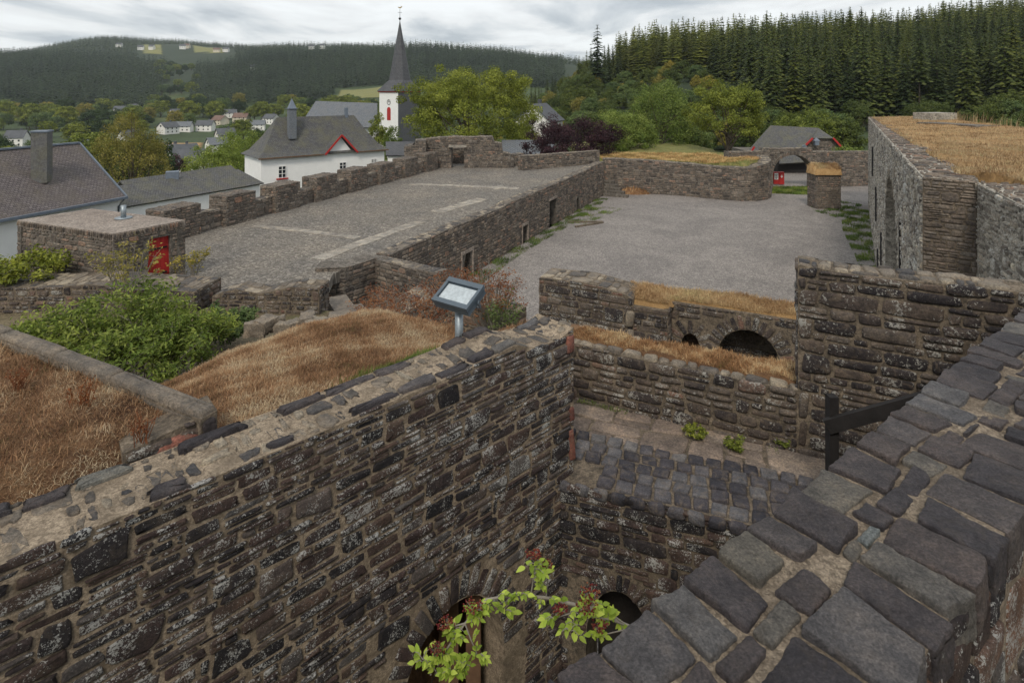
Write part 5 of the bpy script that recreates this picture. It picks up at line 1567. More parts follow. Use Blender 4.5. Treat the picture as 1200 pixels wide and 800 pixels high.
# ------------------------------------------------------------------ pale roofless range on the right with turf on top
random.seed(141)
bA, bB, bC, bD = (32.5, 52.9), (8.35, 11.8), (9.02, 11.25), (6.9, 6.6)
PALE = dict(hmin=.10, hmax=.22, amin=1.2, amax=3.4, gap=.016, K=8, rings=2, protr=(.01, .045), bevel=.025)
range_b = empty('castle_range', (20, 30, 0), 'massive lime washed castle block with a dry turf roof at the right edge', 'building')
mb = MB()
Lab = math.hypot(bA[0]-bB[0], bA[1]-bB[1])
def ab(px):   # distance from A of a photo column
    k = (px - 600) / F; d = ((bB[0]-bA[0])/Lab, (bB[1]-bA[1])/Lab)
    return (k * bA[1] - bA[0]) / (d[0] - k * d[1])
topAB = [(0, 8.0), (Lab*.5, 8.35), (Lab, 8.72)]
nots = [(ab(1037.5), ab(1052), 4.6, 2.6, 0)]
wall_geo(mb, [bA, bB], .9, -.1, topAB, notches=nots, st=dict(PALE, vous=.3), tp=dict(FART, hmin=.1, hmax=.3), sides='ft', wav=.03)
pA_ = [(bA[0] + (bB[0]-bA[0])*f_ + .9, bA[1] + (bB[1]-bA[1])*f_ - .5) for f_ in (.35, .97)]
wall_geo(mb, pA_, .3, -.1, 7.8, st=dict(PALE, tone=(0, .5)), sides='f')
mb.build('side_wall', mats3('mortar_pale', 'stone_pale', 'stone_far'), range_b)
mb = MB()
wall_geo(mb, [bB, bC], .8, -.1, [(0, 8.72), (.9, 8.70)], st=dict(MID, hmin=.05, hmax=.13, tone=(.25, .9)), tp=dict(FART, hmin=.1, hmax=.3), sides='ft', wav=.02, zmin=4.5)
mb.build('end_wall', mats3('mortar_dark', 'stone_far', 'stone_far'), range_b)
mb = MB()
wall_geo(mb, [bC, bD], .8, -.1, [(0, 8.70), (2, 8.66), (5.5, 8.72)], st=dict(PALE, hmin=.07, hmax=.16), tp=dict(FART, hmin=.08, hmax=.22), sides='ft', wav=.03, zmin=4.5)
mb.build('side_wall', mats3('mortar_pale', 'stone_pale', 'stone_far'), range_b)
# slots and slits in the long side: solid dark bars painting their inner shade
dAB = ((bB[0]-bA[0])/Lab, (bB[1]-bA[1])/Lab); nAB = (dAB[1], -dAB[0])
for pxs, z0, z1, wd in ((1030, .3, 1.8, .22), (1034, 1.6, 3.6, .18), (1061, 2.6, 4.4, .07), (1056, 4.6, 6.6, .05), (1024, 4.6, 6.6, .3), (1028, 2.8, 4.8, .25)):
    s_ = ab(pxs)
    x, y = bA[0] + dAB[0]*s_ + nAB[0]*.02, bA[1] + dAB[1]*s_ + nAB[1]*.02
    mb = MB(); beam(mb, (x, y, z0), (x + .001, y, z1), wd, .07); mb.build('slit_shade_bar', M['wood_dark'], range_b)
# ruined lump against the near side
mb = MB()
wall_geo(mb, [(8.25, 9.3), (7.6, 7.3), (7.2, 6.0)], .7, -.1, [(0, 6.6), (.6, 7.4), (1.4, 7.75), (2.4, 7.95), (3.6, 8.1)], st=dict(PALE, hmin=.06, hmax=.15), tp=dict(FART, hmin=.08, hmax=.2), sides='fts', zmin=4.5, rag=.05)
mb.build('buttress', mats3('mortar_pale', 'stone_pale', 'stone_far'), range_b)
# turf roof
rp = [(32.4, 52.4), (9.25, 12.0), (9.8, 11.4), (7.75, 6.4), (14, 5.5), (27.6, 31), (37.6, 52.2)]
def rz(x, y):
    f_ = np.clip((np.asarray(y) - 11) / 41, 0, 1)
    return 8.76 - .72 * f_ + .10 * vnoise(x, y, 5.0, .8) + .04*vnoise(x, y, 5.0, 3.0)
mb = MB(); grid_patch(mb, rp, rz, .22, 0, 7.9)
x, y = scatter([(9.15, 12.0), (9.7, 11.3), (7.75, 6.5), (13, 5.8), (17, 17), (16, 22)], 60000)
blades(mb, x, y, rz(x, y) - .02, .09, .008, 5.0, 1.1, 1, tone_f=1.5, chaos=1.7)
x, y = scatter(rp, 42000)
blades(mb, x, y, rz(x, y) - .02, .13, .018, 5.0, 1.0, 1, tone_f=.9, chaos=1.7)
# tall stalks on the far edge
x = rs.uniform(0, 1, 130); X_ = 27.6 + (37.6-27.6)*x*.55 + rs.normal(0, .3, 130) - .5; Y_ = 31 + 21.2*x*.55 + rs.normal(0, .5, 130)
blades(mb, X_, Y_, rz(X_, Y_), .7, .022, 5.0, .35, 1)
tag(mb.build('dry_grass', [M['turf_gold'], M['dry_gold']]), 'golden dry turf covering the top of the castle block', 'grass', None, 'stuff')
mb = MB()
q = Q(1083, 139, 44); box(mb, (Q(1101, 137, 44)[0], 44.5, 8.35), (2.3, 1.6, .75), .2)
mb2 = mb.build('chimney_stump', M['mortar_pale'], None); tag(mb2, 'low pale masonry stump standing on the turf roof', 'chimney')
mb = MB(); x0_, x1_ = Q(1100, 146, 36)[0], Q(1150, 150, 33)[0]
beam(mb, (x0_, 37, 8.3), (x1_, 32.5, 8.35), 1.4, .25); tag(mb.build('roof_hatch', M['mortar_far']), 'flat dark slab raised on the turf roof', 'slab')

# ------------------------------------------------------------------ green growth along the yard walls
def tufts(poly, n, L_, w_, label, zf=lambda x, y: x * 0, mat='green', clump=.5):
    x, y = scatter(poly, n * 3)
    k = vnoise(x, y, 3.0, 1.6) + rs.normal(0, .25, len(x)) > clump - .5
    x, y = x[k][:n], y[k][:n]
    mb = MB(); blades(mb, x, y, zf(x, y), L_, w_, 1.0, .8, 0, tone_f=1.2)
    tag(mb.build('green_grass', M[mat]), label, 'grass', None, 'stuff')
tufts([tw(0, -.78 + .75), tw(33, -.02), tw(33, -1.0), tw(24, -1.3), tw(12, -1.0), tw(5, -1.4), tw(0, -.8)], 9000, .16, .02, 'green weeds along the foot of the long terrace wall')
tufts([tw(22, -.4), tw(29, -.3), tw(29, -3.4), tw(22, -2.2)], 2500, .14, .02, 'patch of low weeds in the gravel near the far steps', clump=.75)
d1 = lambda s_, o: (bA[0] + dAB[0]*s_ + nAB[0]*o, bA[1] + dAB[1]*s_ + nAB[1]*o)
tufts([d1(3, .05), d1(26, .05), d1(26, .5), d1(19, 1.2), d1(12, 1.9), d1(3, 2.2)], 9000, .16, .022, 'green weeds at the foot of the pale castle block')
tufts([P(945, 238, 10.5), P(955, 248, 10.5), P(1000, 262, 10.5), P(1010, 240, 10.5), P(986, 236, 10.5)], 3000, .15, .03, 'scattered weeds around the gate pillar', clump=.7)
tufts([P(905, 219, 10.5), P(905, 227, 10.5), P(955, 229, 10.5), P(955, 219, 10.5)], 5000, .2, .04, 'yellowish grass verge in the gateway', clump=-5, mat='green')
tufts([iw(.2, -.1), iw(2.3, -.12), iw(2.3, -.03), iw(.2, -.02)], 500, .035, .005, 'tiny weeds along the foot of the low wall', lambda x, y: x*0 + 6.94, clump=.9)

# ------------------------------------------------------------------ shrubs
def shrub(name, cx, cy, z0, H, R, n_stem, seed, leafmat, leaf, per, label, spread=.5, thr=.3, narrow=.45, cat='shrub', stemmat='twig'):
    r = random.Random(seed)
    t = empty(name, (cx, cy, z0), label, cat)
    mb = MB(); tips = []
    for k in range(n_stem):
        a = r.uniform(0, 6.28); rr_ = R * math.sqrt(r.random())
        p0 = Vector((cx + math.cos(a)*rr_*.3, cy + math.sin(a)*rr_*.3, z0))
        h_ = H * r.uniform(.55, 1.0) * (1 - .35 * (rr_ / R) ** 2)
        p3 = Vector((cx + math.cos(a)*rr_, cy + math.sin(a)*rr_, z0 + h_))
        p1 = p0.lerp(p3, .35) + Vector((r.uniform(-.06, .06)*R, r.uniform(-.06, .06)*R, .10 * h_)); p2 = p0.lerp(p3, .7) + Vector((r.uniform(-.06, .06)*R, r.uniform(-.06, .06)*R, .08*h_))
        w = .006 * H + .004
        tube(mb, [p0, p1, p2, p3], [w, w*.8, w*.5, w*.2], 4, cap=False)
        tips.append((p0, p1, p2, p3))
        for q in range(3):
            f_ = r.uniform(.4, .95); a2 = r.uniform(0, 6.28); s_ = p1.lerp(p3, f_)
            e_ = s_ + Vector((math.cos(a2), math.sin(a2), r.uniform(-.1, .7))) * R * r.uniform(.12, .3)
            tube(mb, [s_, e_], [w*.4, w*.15], 4, cap=False); tips.append((s_, s_.lerp(e_, .3), s_.lerp(e_, .6), e_))
    mb.build('branches', M[stemmat], t)
    C, tn = [], []
    for (a_, b_, c_, d_) in tips:
        tt = r.random()
        for q in range(per):
            f_ = r.uniform(thr, 1.02)
            p = b_.lerp(d_, f_) if r.random() < .8 else a_.lerp(c_, f_)
            C.append([p.x + r.gauss(0, spread*.12), p.y + r.gauss(0, spread*.12), p.z + r.gauss(0, spread*.08)]); tn.append(tt + r.gauss(0, .15))
    mb = MB(); leaf_cards(mb, np.array(C), leaf, np.array([0, -.15, .9]), 0, np.array(tn), narrow)
    mb.build('foliage', M[leafmat], t)
    return t
for k, (px, py, h, H, R, lab) in enumerate([
    (150, 428, 6.3, 2.05, 1.45, 'tallest bright green elder bush below the hut with the red door'),
    (70, 430, 6.4, 1.35, 1.15, 'left hand part of the green thicket, leaning on the curb wall'),
    (215, 430, 6.5, 1.45, 1.1, 'green bush at the right end of the thicket near the grass mound'),
    (165, 445, 6.2, 1.35, 1.3, 'low green bush in the middle of the thicket against the curb')]):
    x, y = P(px, py, h)
    shrub('elder_bush', x, y, CZ - h, H, R, 40, 200 + k, 'leaf_bush', .12, 30, lab, 1.0, .15, .36)
x, y = P(262, 392, 6.7); shrub('leafy_weeds', x, y, 3.6, 1.0, .9, 40, 210, 'leaf_soft', .12, 24, 'fine leaved weeds between the thicket and the broken low wall', .5, 0)
x, y = P(225, 318, 6.9); shrub('yellow_weeds', x, y, 3.4, 1.3, .8, 16, 211, 'leaf_yellow', .10, 10, 'yellowish sapling twigs before the red door', .5, .2)
x, y = P(150, 340, 6.5); shrub('yellow_weeds', x, y, 3.9, 2.0, 1.2, 26, 212, 'leaf_yellow', .10, 9, 'taller yellowish twigs rising above the green thicket in front of the hut', .5, .2)
x, y = P(22, 318, 6.4); shrub('ivy_bush', x, y, 3.6, 1.3, 1.7, 40, 213, 'leaf_green', .15, 22, 'dark leafy bush at the left edge beside the hut', .8, .1)
for k, (px, py, h, H, R, n_, lab, mt) in enumerate([
    (575, 376, 5.1, 1.55, .9, 50, 'rusty leaved shrub on the ruined wall right of the floodlight', 'leaf_rust'),
    (480, 388, 4.6, 1.0, 1.1, 64, 'rust brown twigs between grass mound and floodlight', 'leaf_rust'),
    (535, 352, 5.2, 1.1, .8, 40, 'rusty shrub top directly behind the floodlight', 'leaf_rust'),
    (588, 392, 5.2, 1.2, .45, 24, 'olive green shrub at the broken wall end beside the yard', 'leaf_soft'),
    (445, 372, 5.3, .9, .7, 26, 'thin reddish twigs over the pale topped wall', 'leaf_rust')]):
    x, y = P(px, py, h)
    shrub('dried_shrub', x, y, CZ - h - .15, H, R, n_, 220 + k, mt, .06, 11, lab, .5, .25, .38)
x, y = P(668, 632, 5.0); shrub('fern', x, y - .12, 5.1, .32, .14, 14, 230, 'leaf_green', .05, 12, 'small green fern in the corner below the setts', .12, .1)
x, y = P(775, 598, 3.72)
shrub('wall_weed', x, y - .04, 6.72, .12, .06, 8, 231, 'leaf_soft', .03, 6, 'tiny weed growing out of the wall under the setts', .05, .2)
for k, (px, py) in enumerate([(815, 508), (912, 517), (862, 522)]):
    x, y = P(px, py, 3.55); shrub('wall_weed', x, y - .02, 6.93, .13, .13, 14, 235 + k, 'leaf_green', .035, 8, ['little green weed at the foot of the low wall, left one', 'green weed on the flagstones near the stair stringer', 'small weed between two others on the flagstones'][k], .1, .1)

# elder sapling with dark red berries reaching into the foreground
random.seed(151)
sap = empty('elder_sapling', (.25, 2.1, 6.0), 'yellow green elder sprig with dark red berry clusters in the foreground', 'sapling')
def S(px, py, Y): return Vector(Q(px, py, Y))
mbB, mbL, mbR = MB(), MB(), MB()
def elder_leaf(mb, base, d, nrm, L, tone):
    d = d.normalized(); s = d.cross(nrm).normalized(); nn = s.cross(d).normalized()
    prof = [(0, .0), (.12, .16), (.35, .27), (.6, .23), (.82, .12), (1.0, 0)]
    V = []; 
    for f_, w in prof:
        dr = -nn * (L * .22 * f_ * f_)
        c = base + d * L * f_ + dr
        up = nn * (L * .09 * (w / .27))
        V += [c - s * L * w + up, c, c + s * L * w + up]
    Fq = []
    for i_ in range(len(prof) - 1):
        Fq += [(3*i_, 3*i_+3, 3*i_+4, 3*i_+1), (3*i_+1, 3*i_+4, 3*i_+5, 3*i_+2)]
    mb.add([tuple(v) for v in V], np.array(Fq), 0, (tone, random.uniform(.3, .8), .5, 1), True)
def compound(p, d, L, n=5):
    d = d.normalized(); side = d.cross(Vector((0, 0, 1))).normalized()
    e_ = p + d * L * 1.2
    tube(mbB, [p, p + d*L*.6 + Vector((0, 0, .01)), e_], [.0022, .0018, .001], 4, 0, cap=False)
    up = Vector((random.uniform(-.3, .3), -.5 + random.uniform(-.2, .2), 1)).normalized()
    for k in range(n):
        if k == n - 1: b_, dd = e_, d
        else:
            b_ = p.lerp(e_, .35 + .3 * (k // 2)); dd = (d * .55 + side * (1 if k % 2 else -1) * .9 + Vector((0, 0, .12)))
        elder_leaf(mbL, b_, dd + Vector((random.uniform(-.15, .15), random.uniform(-.15, .15), random.uniform(-.2, .1))), up, L * random.uniform(.75, 1.1), random.uniform(.1, 1))
def berries(p, d, R_, n):
    mbR = MB()
    for k in range(n):
        a = random.uniform(0, 6.28); r_ = R_ * math.sqrt(random.random())
        q = p + Vector((math.cos(a)*r_, math.sin(a)*r_*.8, random.uniform(.0, .5)*R_ + .02))
        if k % 3 == 0: tube(mbB, [p, (p + q)/2 + Vector((0, 0, .005)), q], [.0012, .001, .0008], 3, 0, cap=False)
        rad = random.uniform(.0034, .005); tn = random.random()
        V = [(q.x + rad*x, q.y + rad*y, q.z + rad*z) for x, y, z in ((1,0,0),(-1,0,0),(0,1,0),(0,-1,0),(0,0,1),(0,0,-1))]
        mbR.add(V, np.array([[0,2,4],[2,1,4],[1,3,4],[3,0,4],[2,0,5],[1,2,5],[3,1,5],[0,3,5]]), 0, (tn, random.uniform(.3, .8), .5, 1), True)
    mbR.build('berry_cluster', M['berry'], sap)
YS = 2.25
root = S(880, 850, YS - .15)
main = [root, S(800, 762, YS), S(735, 733, YS + .02), S(690, 712, YS + .05), S(640, 700, YS + .08), S(600, 697, YS + .05), S(570, 702, YS + .03), S(545, 730, YS), S(520, 765, YS - .02), S(505, 800, YS), S(500, 850, YS)]
tube(mbB, main, [.011, .009, .0075, .0065, .006, .005, .0045, .004, .0035, .003, .0025], 7)
def twig(a, b_, w=.0035): tube(mbB, [a, (a + b_)/2 + Vector((random.uniform(-.01, .01), random.uniform(-.02, .02), .012)), b_], [w, w*.8, w*.5], 5, cap=False)
heads = [(S(622, 698, YS+.06), S(628, 660, YS+.05)), (S(640, 700, YS+.08), S(640, 672, YS+.1)), (S(735, 733, YS+.02), S(686, 705, YS)), (S(735, 733, YS+.02), S(690, 722, YS-.05)),
         (S(570, 702, YS+.03), S(553, 722, YS)), (S(545, 730, YS), S(522, 742, YS)), (S(600, 697, YS+.05), S(590, 716, YS+.04)), (S(520, 765, YS-.02), S(508, 770, YS-.02)),
         (S(760, 745, YS), S(700, 745, YS - .06)), (S(700, 716, YS+.03), S(650, 724, YS-.04)), (S(505, 790, YS), S(495, 772, YS)), (S(545, 730, YS), S(560, 768, YS-.03)), (S(520, 765, YS), S(545, 785, YS-.04)), (S(520, 765, YS), S(530, 790, YS-.05)), (S(690, 712, YS), S(668, 738, YS-.06))]
for k, (a_, b_) in enumerate(heads):
    twig(a_, b_)
    for q in range(7 if k < 9 else 6):
        an = random.uniform(-.3, 3.5) if q else 1.2
        dd = Vector((math.cos(an), -.35 + random.uniform(-.4, .5), math.sin(an) * .8 + .05))
        compound(b_ if random.random() < .6 else a_.lerp(b_, random.uniform(.3, .9)), dd, random.uniform(.022, .038), random.choice([3, 5, 5, 7]))
    if k in (0, 1, 2, 3, 4, 5, 8, 9, 7): berries(b_ + Vector((random.uniform(-.01, .02), 0, .01)), None, random.uniform(.028, .048), 75)
for f_ in np.linspace(.1, .98, 30):
    i_ = int(f_ * (len(main) - 1)); p = main[i_].lerp(main[min(i_+1, len(main)-1)], random.random())
    compound(p, Vector((random.uniform(-1, 1), random.uniform(-.8, .3), random.uniform(-.2, .8))), random.uniform(.020, .035), 5)
mbB.build('branches', M['twig'], sap); mbL.build('foliage', M['leaf_lime'], sap)

# ------------------------------------------------------------------ neighbouring houses
def house_L():
    t = empty('slate_house', (-28, 38, -3), 'white house with a big brown slate roof and square chimney at the left edge', 'house')
    e1 = Vector((-26.6, 40.0)); d = Vector((-.32, -.948)).normalized(); n_ = Vector((-.948, .32)).normalized()
    e0 = e1 + d * 17; ze, zr = 3.1, 6.65
    r1 = e1 + n_ * 4.6; r0 = e0 + n_ * 4.6; b1 = e1 + n_ * 9.2; b0 = e0 + n_ * 9.2
    mb = MB()
    q = .35
    c1, c0 = e1 + n_*q + d*q*.6, e0 + n_*q; k1, k0 = b1 - n_*q + d*q*.6, b0 - n_*q
    z = -4.5
    V = [(*c1, z), (*c1, ze + .05), (*c0, z), (*c0, ze + .05), (*k1, z), (*k1, ze + .05), (*k0, z), (*k0, ze+.05), (*(r1 + d*q*.6), zr - .1), (*r0, zr - .1)]
    mb.add(V, [np.array([[0, 2, 3, 1], [4, 6, 7, 5], [0, 1, 5, 4], [2, 6, 7, 3]]), np.array([[1, 8, 5], [3, 7, 9]])], 0)
    mb.build('wall', M['white'], t)
    mb = MB()
    roof_plane(mb, [(*e0, ze), (*e1, ze), (*r1, zr), (*r0, zr)], 0, .12); roof_plane(mb, [(*b1, ze), (*b0, ze), (*r0, zr), (*r1, zr)], 0, .12)
    rf = mb.build('roof', M['slate_brown'], t)
    mb = MB(); beam(mb, (*r1, zr + .05), (*r0, zr + .05), .25, .12); beam(mb, (*(e1 - d*.03), ze + .02), (*(r1 - d*.03), zr + .04), .10, .14); mb.build('ridge', M['zinc'], rf)
    mb = MB(); beam(mb, (*(e1 - n_*.1), ze - .02), (*(e0 - n_*.1), ze - .02), .18, .16); tube(mb, [(*(e1 - n_*.08 + d*.2), ze - .1), (*(e1 + n_*.3 + d*.3), ze - .6), (*(e1 + n_*.3 + d*.3), -3)], [.06, .06, .06], 8); mb.build('gutter', M['zinc'], t)
    cx, cy = Q(49, 190, 37)[0], 37.0
    mb = MB(); box(mb, (cx, cy, 6.2), (.85, .85, 3.2), .33, 0, (.5, .5, 0, 1)); ch = mb.build('chimney', M['slate'], rf)
    mb = MB(); box(mb, (cx, cy, 7.84), (.95, .95, .1), .33); mb.build('chimney_cap', M['zinc'], rf)
house_L()
def house_M():
    t = empty('outbuilding', (-28, 50, -3), 'long low white outbuilding with a grey roof behind the merlons', 'house')
    e0, e1 = Vector((-31.2, 42.2)), Vector((-24.0, 56.2)); d = (e1 - e0).normalized(); n_ = Vector((-d.y, d.x))
    ze, zr = 1.45, 2.75; hw = 2.6
    mb = MB()
    c0, c1 = e0 + n_*.25, e1 + n_*.25 - d*.3; k0, k1 = e0 + n_*(2*hw - .25), e1 + n_*(2*hw-.25) - d*.3
    V = [(*c0, -5), (*c1, -5), (*k1, -5), (*k0, -5), (*c0, ze), (*c1, ze), (*k1, ze), (*k0, ze)]
    mb.add(V, BOXF, 0); mb.build('wall', M['white'], t)
    mb = MB(); r0, r1 = e0 + n_*hw, e1 + n_*hw - d*.9
    roof_plane(mb, [(*e0, ze), (*e1, ze), (*r1, zr), (*r0, zr)], 0, .1); b0, b1 = e0 + n_*2*hw, e1 + n_*2*hw
    roof_plane(mb, [(*b1, ze), (*b0, ze), (*r0, zr), (*r1, zr)], 0, .1); roof_plane(mb, [(*e1, ze), (*b1, ze), (*r1, zr)], 0, .1)
    rf = mb.build('roof', M['slate'], t)
    mb = MB(); q = e0 + d*8.5 + n_*(hw + .3); box(mb, (q.x, q.y, zr + .1), (1.0, .8, .9), .45); mb.build('chimney', M['zinc'], rf)
    t2 = empty('outbuilding', (-30, 58, -3), 'second low roof ridge just behind the long outbuilding', 'house')
    mb = MB(); e0b, e1b = Vector((-32.5, 50)), Vector((-27.6, 60)); roof_plane(mb, [(*e0b, 1.2), (*e1b, 1.4), (*(e1b + n_*2.2), 2.55), (*(e0b + n_*2.2), 2.5)], 0, .1)
    roof_plane(mb, [(*(e1b + n_*4.4), 1.2), (*(e0b + n_*4.4), 1.2), (*(e0b + n_*2.2), 2.5), (*(e1b + n_*2.2), 2.55)], 0, .1); mb.build('roof', M['slate'], t2)
    mb = MB(); a_ = (e0b + e1b)/2 + n_*2.2; box(mb, (a_.x, a_.y, -1.9), (10.5, 3.8, 6.4), math.atan2(d.y, d.x)); mb.build('wall', M['white'], t2)
house_M()

def white_house():
    t = empty('hipped_house', (-24, 68, -5), 'white house with a hipped slate roof, small gable and slate clad chimney', 'house')
    f = Vector((-27.1, 62.0)); r = Vector((-15.3, 71.9)); d = (r - f).normalized(); n_ = Vector((-d.y, d.x)); Lh = (r - f).length; Wd = 6.8
    ze, zr = 3.1, 7.3
    def p(a, b): v = f + d*a + n_*b; return (v.x, v.y)
    mb = MB()
    q = .38
    V = [(*p(q, q), -6), (*p(Lh-q, q), -6), (*p(Lh-q, Wd-q), -6), (*p(q, Wd-q), -6), (*p(q, q), ze), (*p(Lh-q, q), ze), (*p(Lh-q, Wd-q), ze), (*p(q, Wd-q), ze)]
    mb.add(V, BOXF, 0)
    gs0, gs1 = 7.4, 11.2; gm = (gs0 + gs1) / 2; gzt = 5.2
    mb.add([(*p(gs0 + .2, q - .04), ze - .3), (*p(gs1 - .2, q - .04), ze - .3), (*p(gm, q - .04), gzt - .25), (*p(gs0 + .2, q + 1), ze - .3), (*p(gs1 - .2, q + 1), ze - .3), (*p(gm, q + 2), gzt - .25)], [np.array([[0, 1, 2]]), np.array([[0, 3, 4, 1]])], 0)
    wl = mb.build('wall', M['white'], t)
    # bell-cast hipped roof in three bands
    mb = MB()
    bands = [(0, ze), (.75, ze + .45), (Wd*.5*.5 + .35, ze + 2.3)]
    lv = [(0, ze), (.8, ze + .5), (2.0, ze + 2.0), (Wd/2, zr)]
    for (i0, z0_), (i1, z1_) in zip(lv[:-1], lv[1:]):
        hip0, hip1 = i0 * .88, i1 * .88
        A0_, A1_, A2_, A3_ = (*p(hip0, i0), z0_), (*p(Lh-hip0, i0), z0_), (*p(Lh-hip0, Wd-i0), z0_), (*p(hip0, Wd-i0), z0_)
        B0_, B1_, B2_, B3_ = (*p(hip1, i1), z1_), (*p(Lh-hip1, i1), z1_), (*p(Lh-hip1, Wd-i1), z1_), (*p(hip1, Wd-i1), z1_)
        roof_plane(mb, [A0_, A1_, B1_, B0_], 0, .05); roof_plane(mb, [A2_, A3_, B3_, B2_], 0, .05)
        roof_plane(mb, [A3_, A0_, B0_] + ([B3_] if i1 < Wd/2 - .01 else []), 0, .05); roof_plane(mb, [A1_, A2_, B2_] + ([B1_] if i1 < Wd/2 - .01 else []), 0, .05)
    # cross gable
    pk = (*p(gm, -.1), gzt); bk = (*p(gm, 2.2), gzt)
    roof_plane(mb, [(*p(gs0, -.1), ze - .02), pk, bk, (*p(gs0, .8), ze + .4)], 0, .08); roof_plane(mb, [pk, (*p(gs1, -.1), ze - .02), (*p(gs1, .8), ze + .4), bk], 0, .08)
    rf = mb.build('roof', M['slate'], t)
    mb = MB()
    beam(mb, (*p(gs0 - .1, -.14), ze - .1), (*p(gm, -.14), gzt - .03), .06, .2); beam(mb, (*p(gm, -.14), gzt - .03), (*p(gs1 + .1, -.14), ze - .1), .06, .2)
    mb.build('barge_board', M['red'], rf)
    for a0_, a1_ in ((0, gs0 - .1), (gs1 + .1, Lh)):
        mb = MB(); beam(mb, (*p(a0_, -.05), ze - .06), (*p(a1_, -.05), ze - .06), .08, .12); mb.build('gutter', M['wood_brown'], rf)
    cc = p(4.2, 1.9)
    mb = MB(); box(mb, (*cc, 6.6), (.8, .8, 3.4), .7); chm = mb.build('chimney', M['slate_far'], rf)
    mb = MB(); box(mb, (*cc, 8.33), (1.0, 1.0, .08), .7); 
    V = [(cc[0] + .55*math.cos(a_ + .7 + .785), cc[1] + .55*math.sin(a_ + .7 + .785), 8.37) for a_ in (0, 1.571, 3.142, 4.712)] + [(*cc, 9.5)]
    mb.add(V, [np.array([[0, 1, 4], [1, 2, 4], [2, 3, 4], [3, 0, 4]])], 0); mb.build('chimney_cap', M['zinc'], rf)
    cc = p(11.4, Wd/2); mb = MB(); box(mb, (*cc, 7.6), (.35, .35, 1.3), .7); mb.build('flue', M['zinc'], rf)
    for s_, w_, z0_, z1_, red in ((2.6, .8, .8, 2.05, True), (9.6, .8, .75, 1.9, False), (13.6, .7, 1.6, 2.0, False)):
        mb = MB(); v = p(s_, q - .02); box(mb, (*v, (z0_+z1_)/2), (w_, .08, z1_ - z0_), math.atan2(d.y, d.x)); wn = mb.build('window', M['glass'], t)
        mb = MB()
        for k in (-.5, 0, .5):
            v = p(s_ + k*w_, q - .07); box(mb, (*v, (z0_+z1_)/2), (.06, .06, z1_-z0_ + .08), math.atan2(d.y, d.x))
        for k in (0, .35, .7, 1): v = p(s_, q - .068); box(mb, (*v, z0_ + (z1_-z0_)*k), (w_, .05, .05), math.atan2(d.y, d.x))
        mb.build('frame', M['white'], wn)
        if red: mb = MB(); v = p(s_, q - .12); box(mb, (*v, z0_ - .12), (w_ + .45, .2, .12), math.atan2(d.y, d.x)); mb.build('sill', M['red'], wn)
white_house()

# ------------------------------------------------------------------ church
ch = empty('church', (-24, 130, -8), 'white church tower with a pointed slate spire and long slate nave', 'church')
th_ = math.radians(39); s = 6.6; TY = 130.0
cA = Vector(((466.5-600)/F*TY, TY))
u1 = Vector((-math.cos(th_), math.sin(th_))); u2 = Vector((math.sin(th_), math.cos(th_)))
def cp(a, b): v = cA + u1*a + u2*b; return (v.x, v.y)
zE = CZ - .4
mb = MB(); V = [(*cp(0,0), -10), (*cp(s,0), -10), (*cp(s,s), -10), (*cp(0,s), -10), (*cp(0,0), zE), (*cp(s,0), zE), (*cp(s,s), zE), (*cp(0,s), zE)]
mb.add(V, BOXF, 0); mb.build('tower', M['white'], ch)
mb = MB(); V = [(*cp(-.12, -.02), -10), (*cp(-.12, s+.1), -10), (*cp(-.12, s+.1), zE - .1), (*cp(-.12, -.02), zE - .1), (*cp(-.02, -.02), -10), (*cp(-.02, s+.1), -10), (*cp(-.02, s+.1), zE-.1), (*cp(-.02, -.02), zE - .1)]
mb.add(V, BOXF, 0); mb.build('slate_cladding', M['slate_dark'], ch)
mb = MB()
o_ = .45; zb_, zs_, zt_ = zE, zE + 2.6, zE + 16.6
c_ = cp(s/2, s/2)
sq_ = [Vector(cp(-o_, -o_)), Vector(cp(s+o_, -o_)), Vector(cp(s+o_, s+o_)), Vector(cp(-o_, s+o_))]
oc = []
for k in range(8):
    a_ = math.atan2(u1.y, u1.x) + math.pi/8 + k*math.pi/4
    oc.append((c_[0] + 2.55*math.cos(a_), c_[1] + 2.55*math.sin(a_)))
def near(v, l): return min(range(len(l)), key=lambda i: (Vector(l[i]) - v).length)
order = sorted(range(8), key=lambda k: math.atan2(oc[k][1]-c_[1], oc[k][0]-c_[0]))
sq_s = sorted(sq_, key=lambda v: math.atan2(v.y-c_[1], v.x-c_[0]))
ocs = [oc[k] for k in order]
for k in range(8):
    a_, b_ = ocs[k], ocs[(k+1) % 8]
    roof_plane(mb, [(*a_, zs_), (*b_, zs_), (c_[0], c_[1], zt_)], 0, .1)
    ia, ib = near(Vector(a_), [tuple(v) for v in sq_s]), near(Vector(b_), [tuple(v) for v in sq_s])
    if ia == ib: roof_plane(mb, [(*a_, zs_), (*b_, zs_), (sq_s[ia].x, sq_s[ia].y, zb_)], 0, .05)
    else: roof_plane(mb, [(sq_s[ia].x, sq_s[ia].y, zb_), (sq_s[ib].x, sq_s[ib].y, zb_), (*b_, zs_), (*a_, zs_)], 0, .05)
sp_ = mb.build('spire', M['slate_dark'], ch)
mb = MB(); box(mb, (*c_, zE - .12), (s + .5, s + .5, .25), math.atan2(u1.y, u1.x)); mb.build('cornice', M['red'], ch)
mb = MB(); tube(mb, [(*c_, zt_ - .4), (*c_, zt_ + 2.6)], [.07, .03], 6); tube(mb, [(*c_, zt_ - .1), (*c_, zt_ + .12), (*c_, zt_ + .35), (*c_, zt_ + .5)], [.1, .32, .3, .05], 10)
beam(mb, (c_[0] - .45, c_[1], zt_ + 1.6), (c_[0] + .45, c_[1], zt_ + 1.6), .06, .07); mb.build('finial', M['black'], sp_)
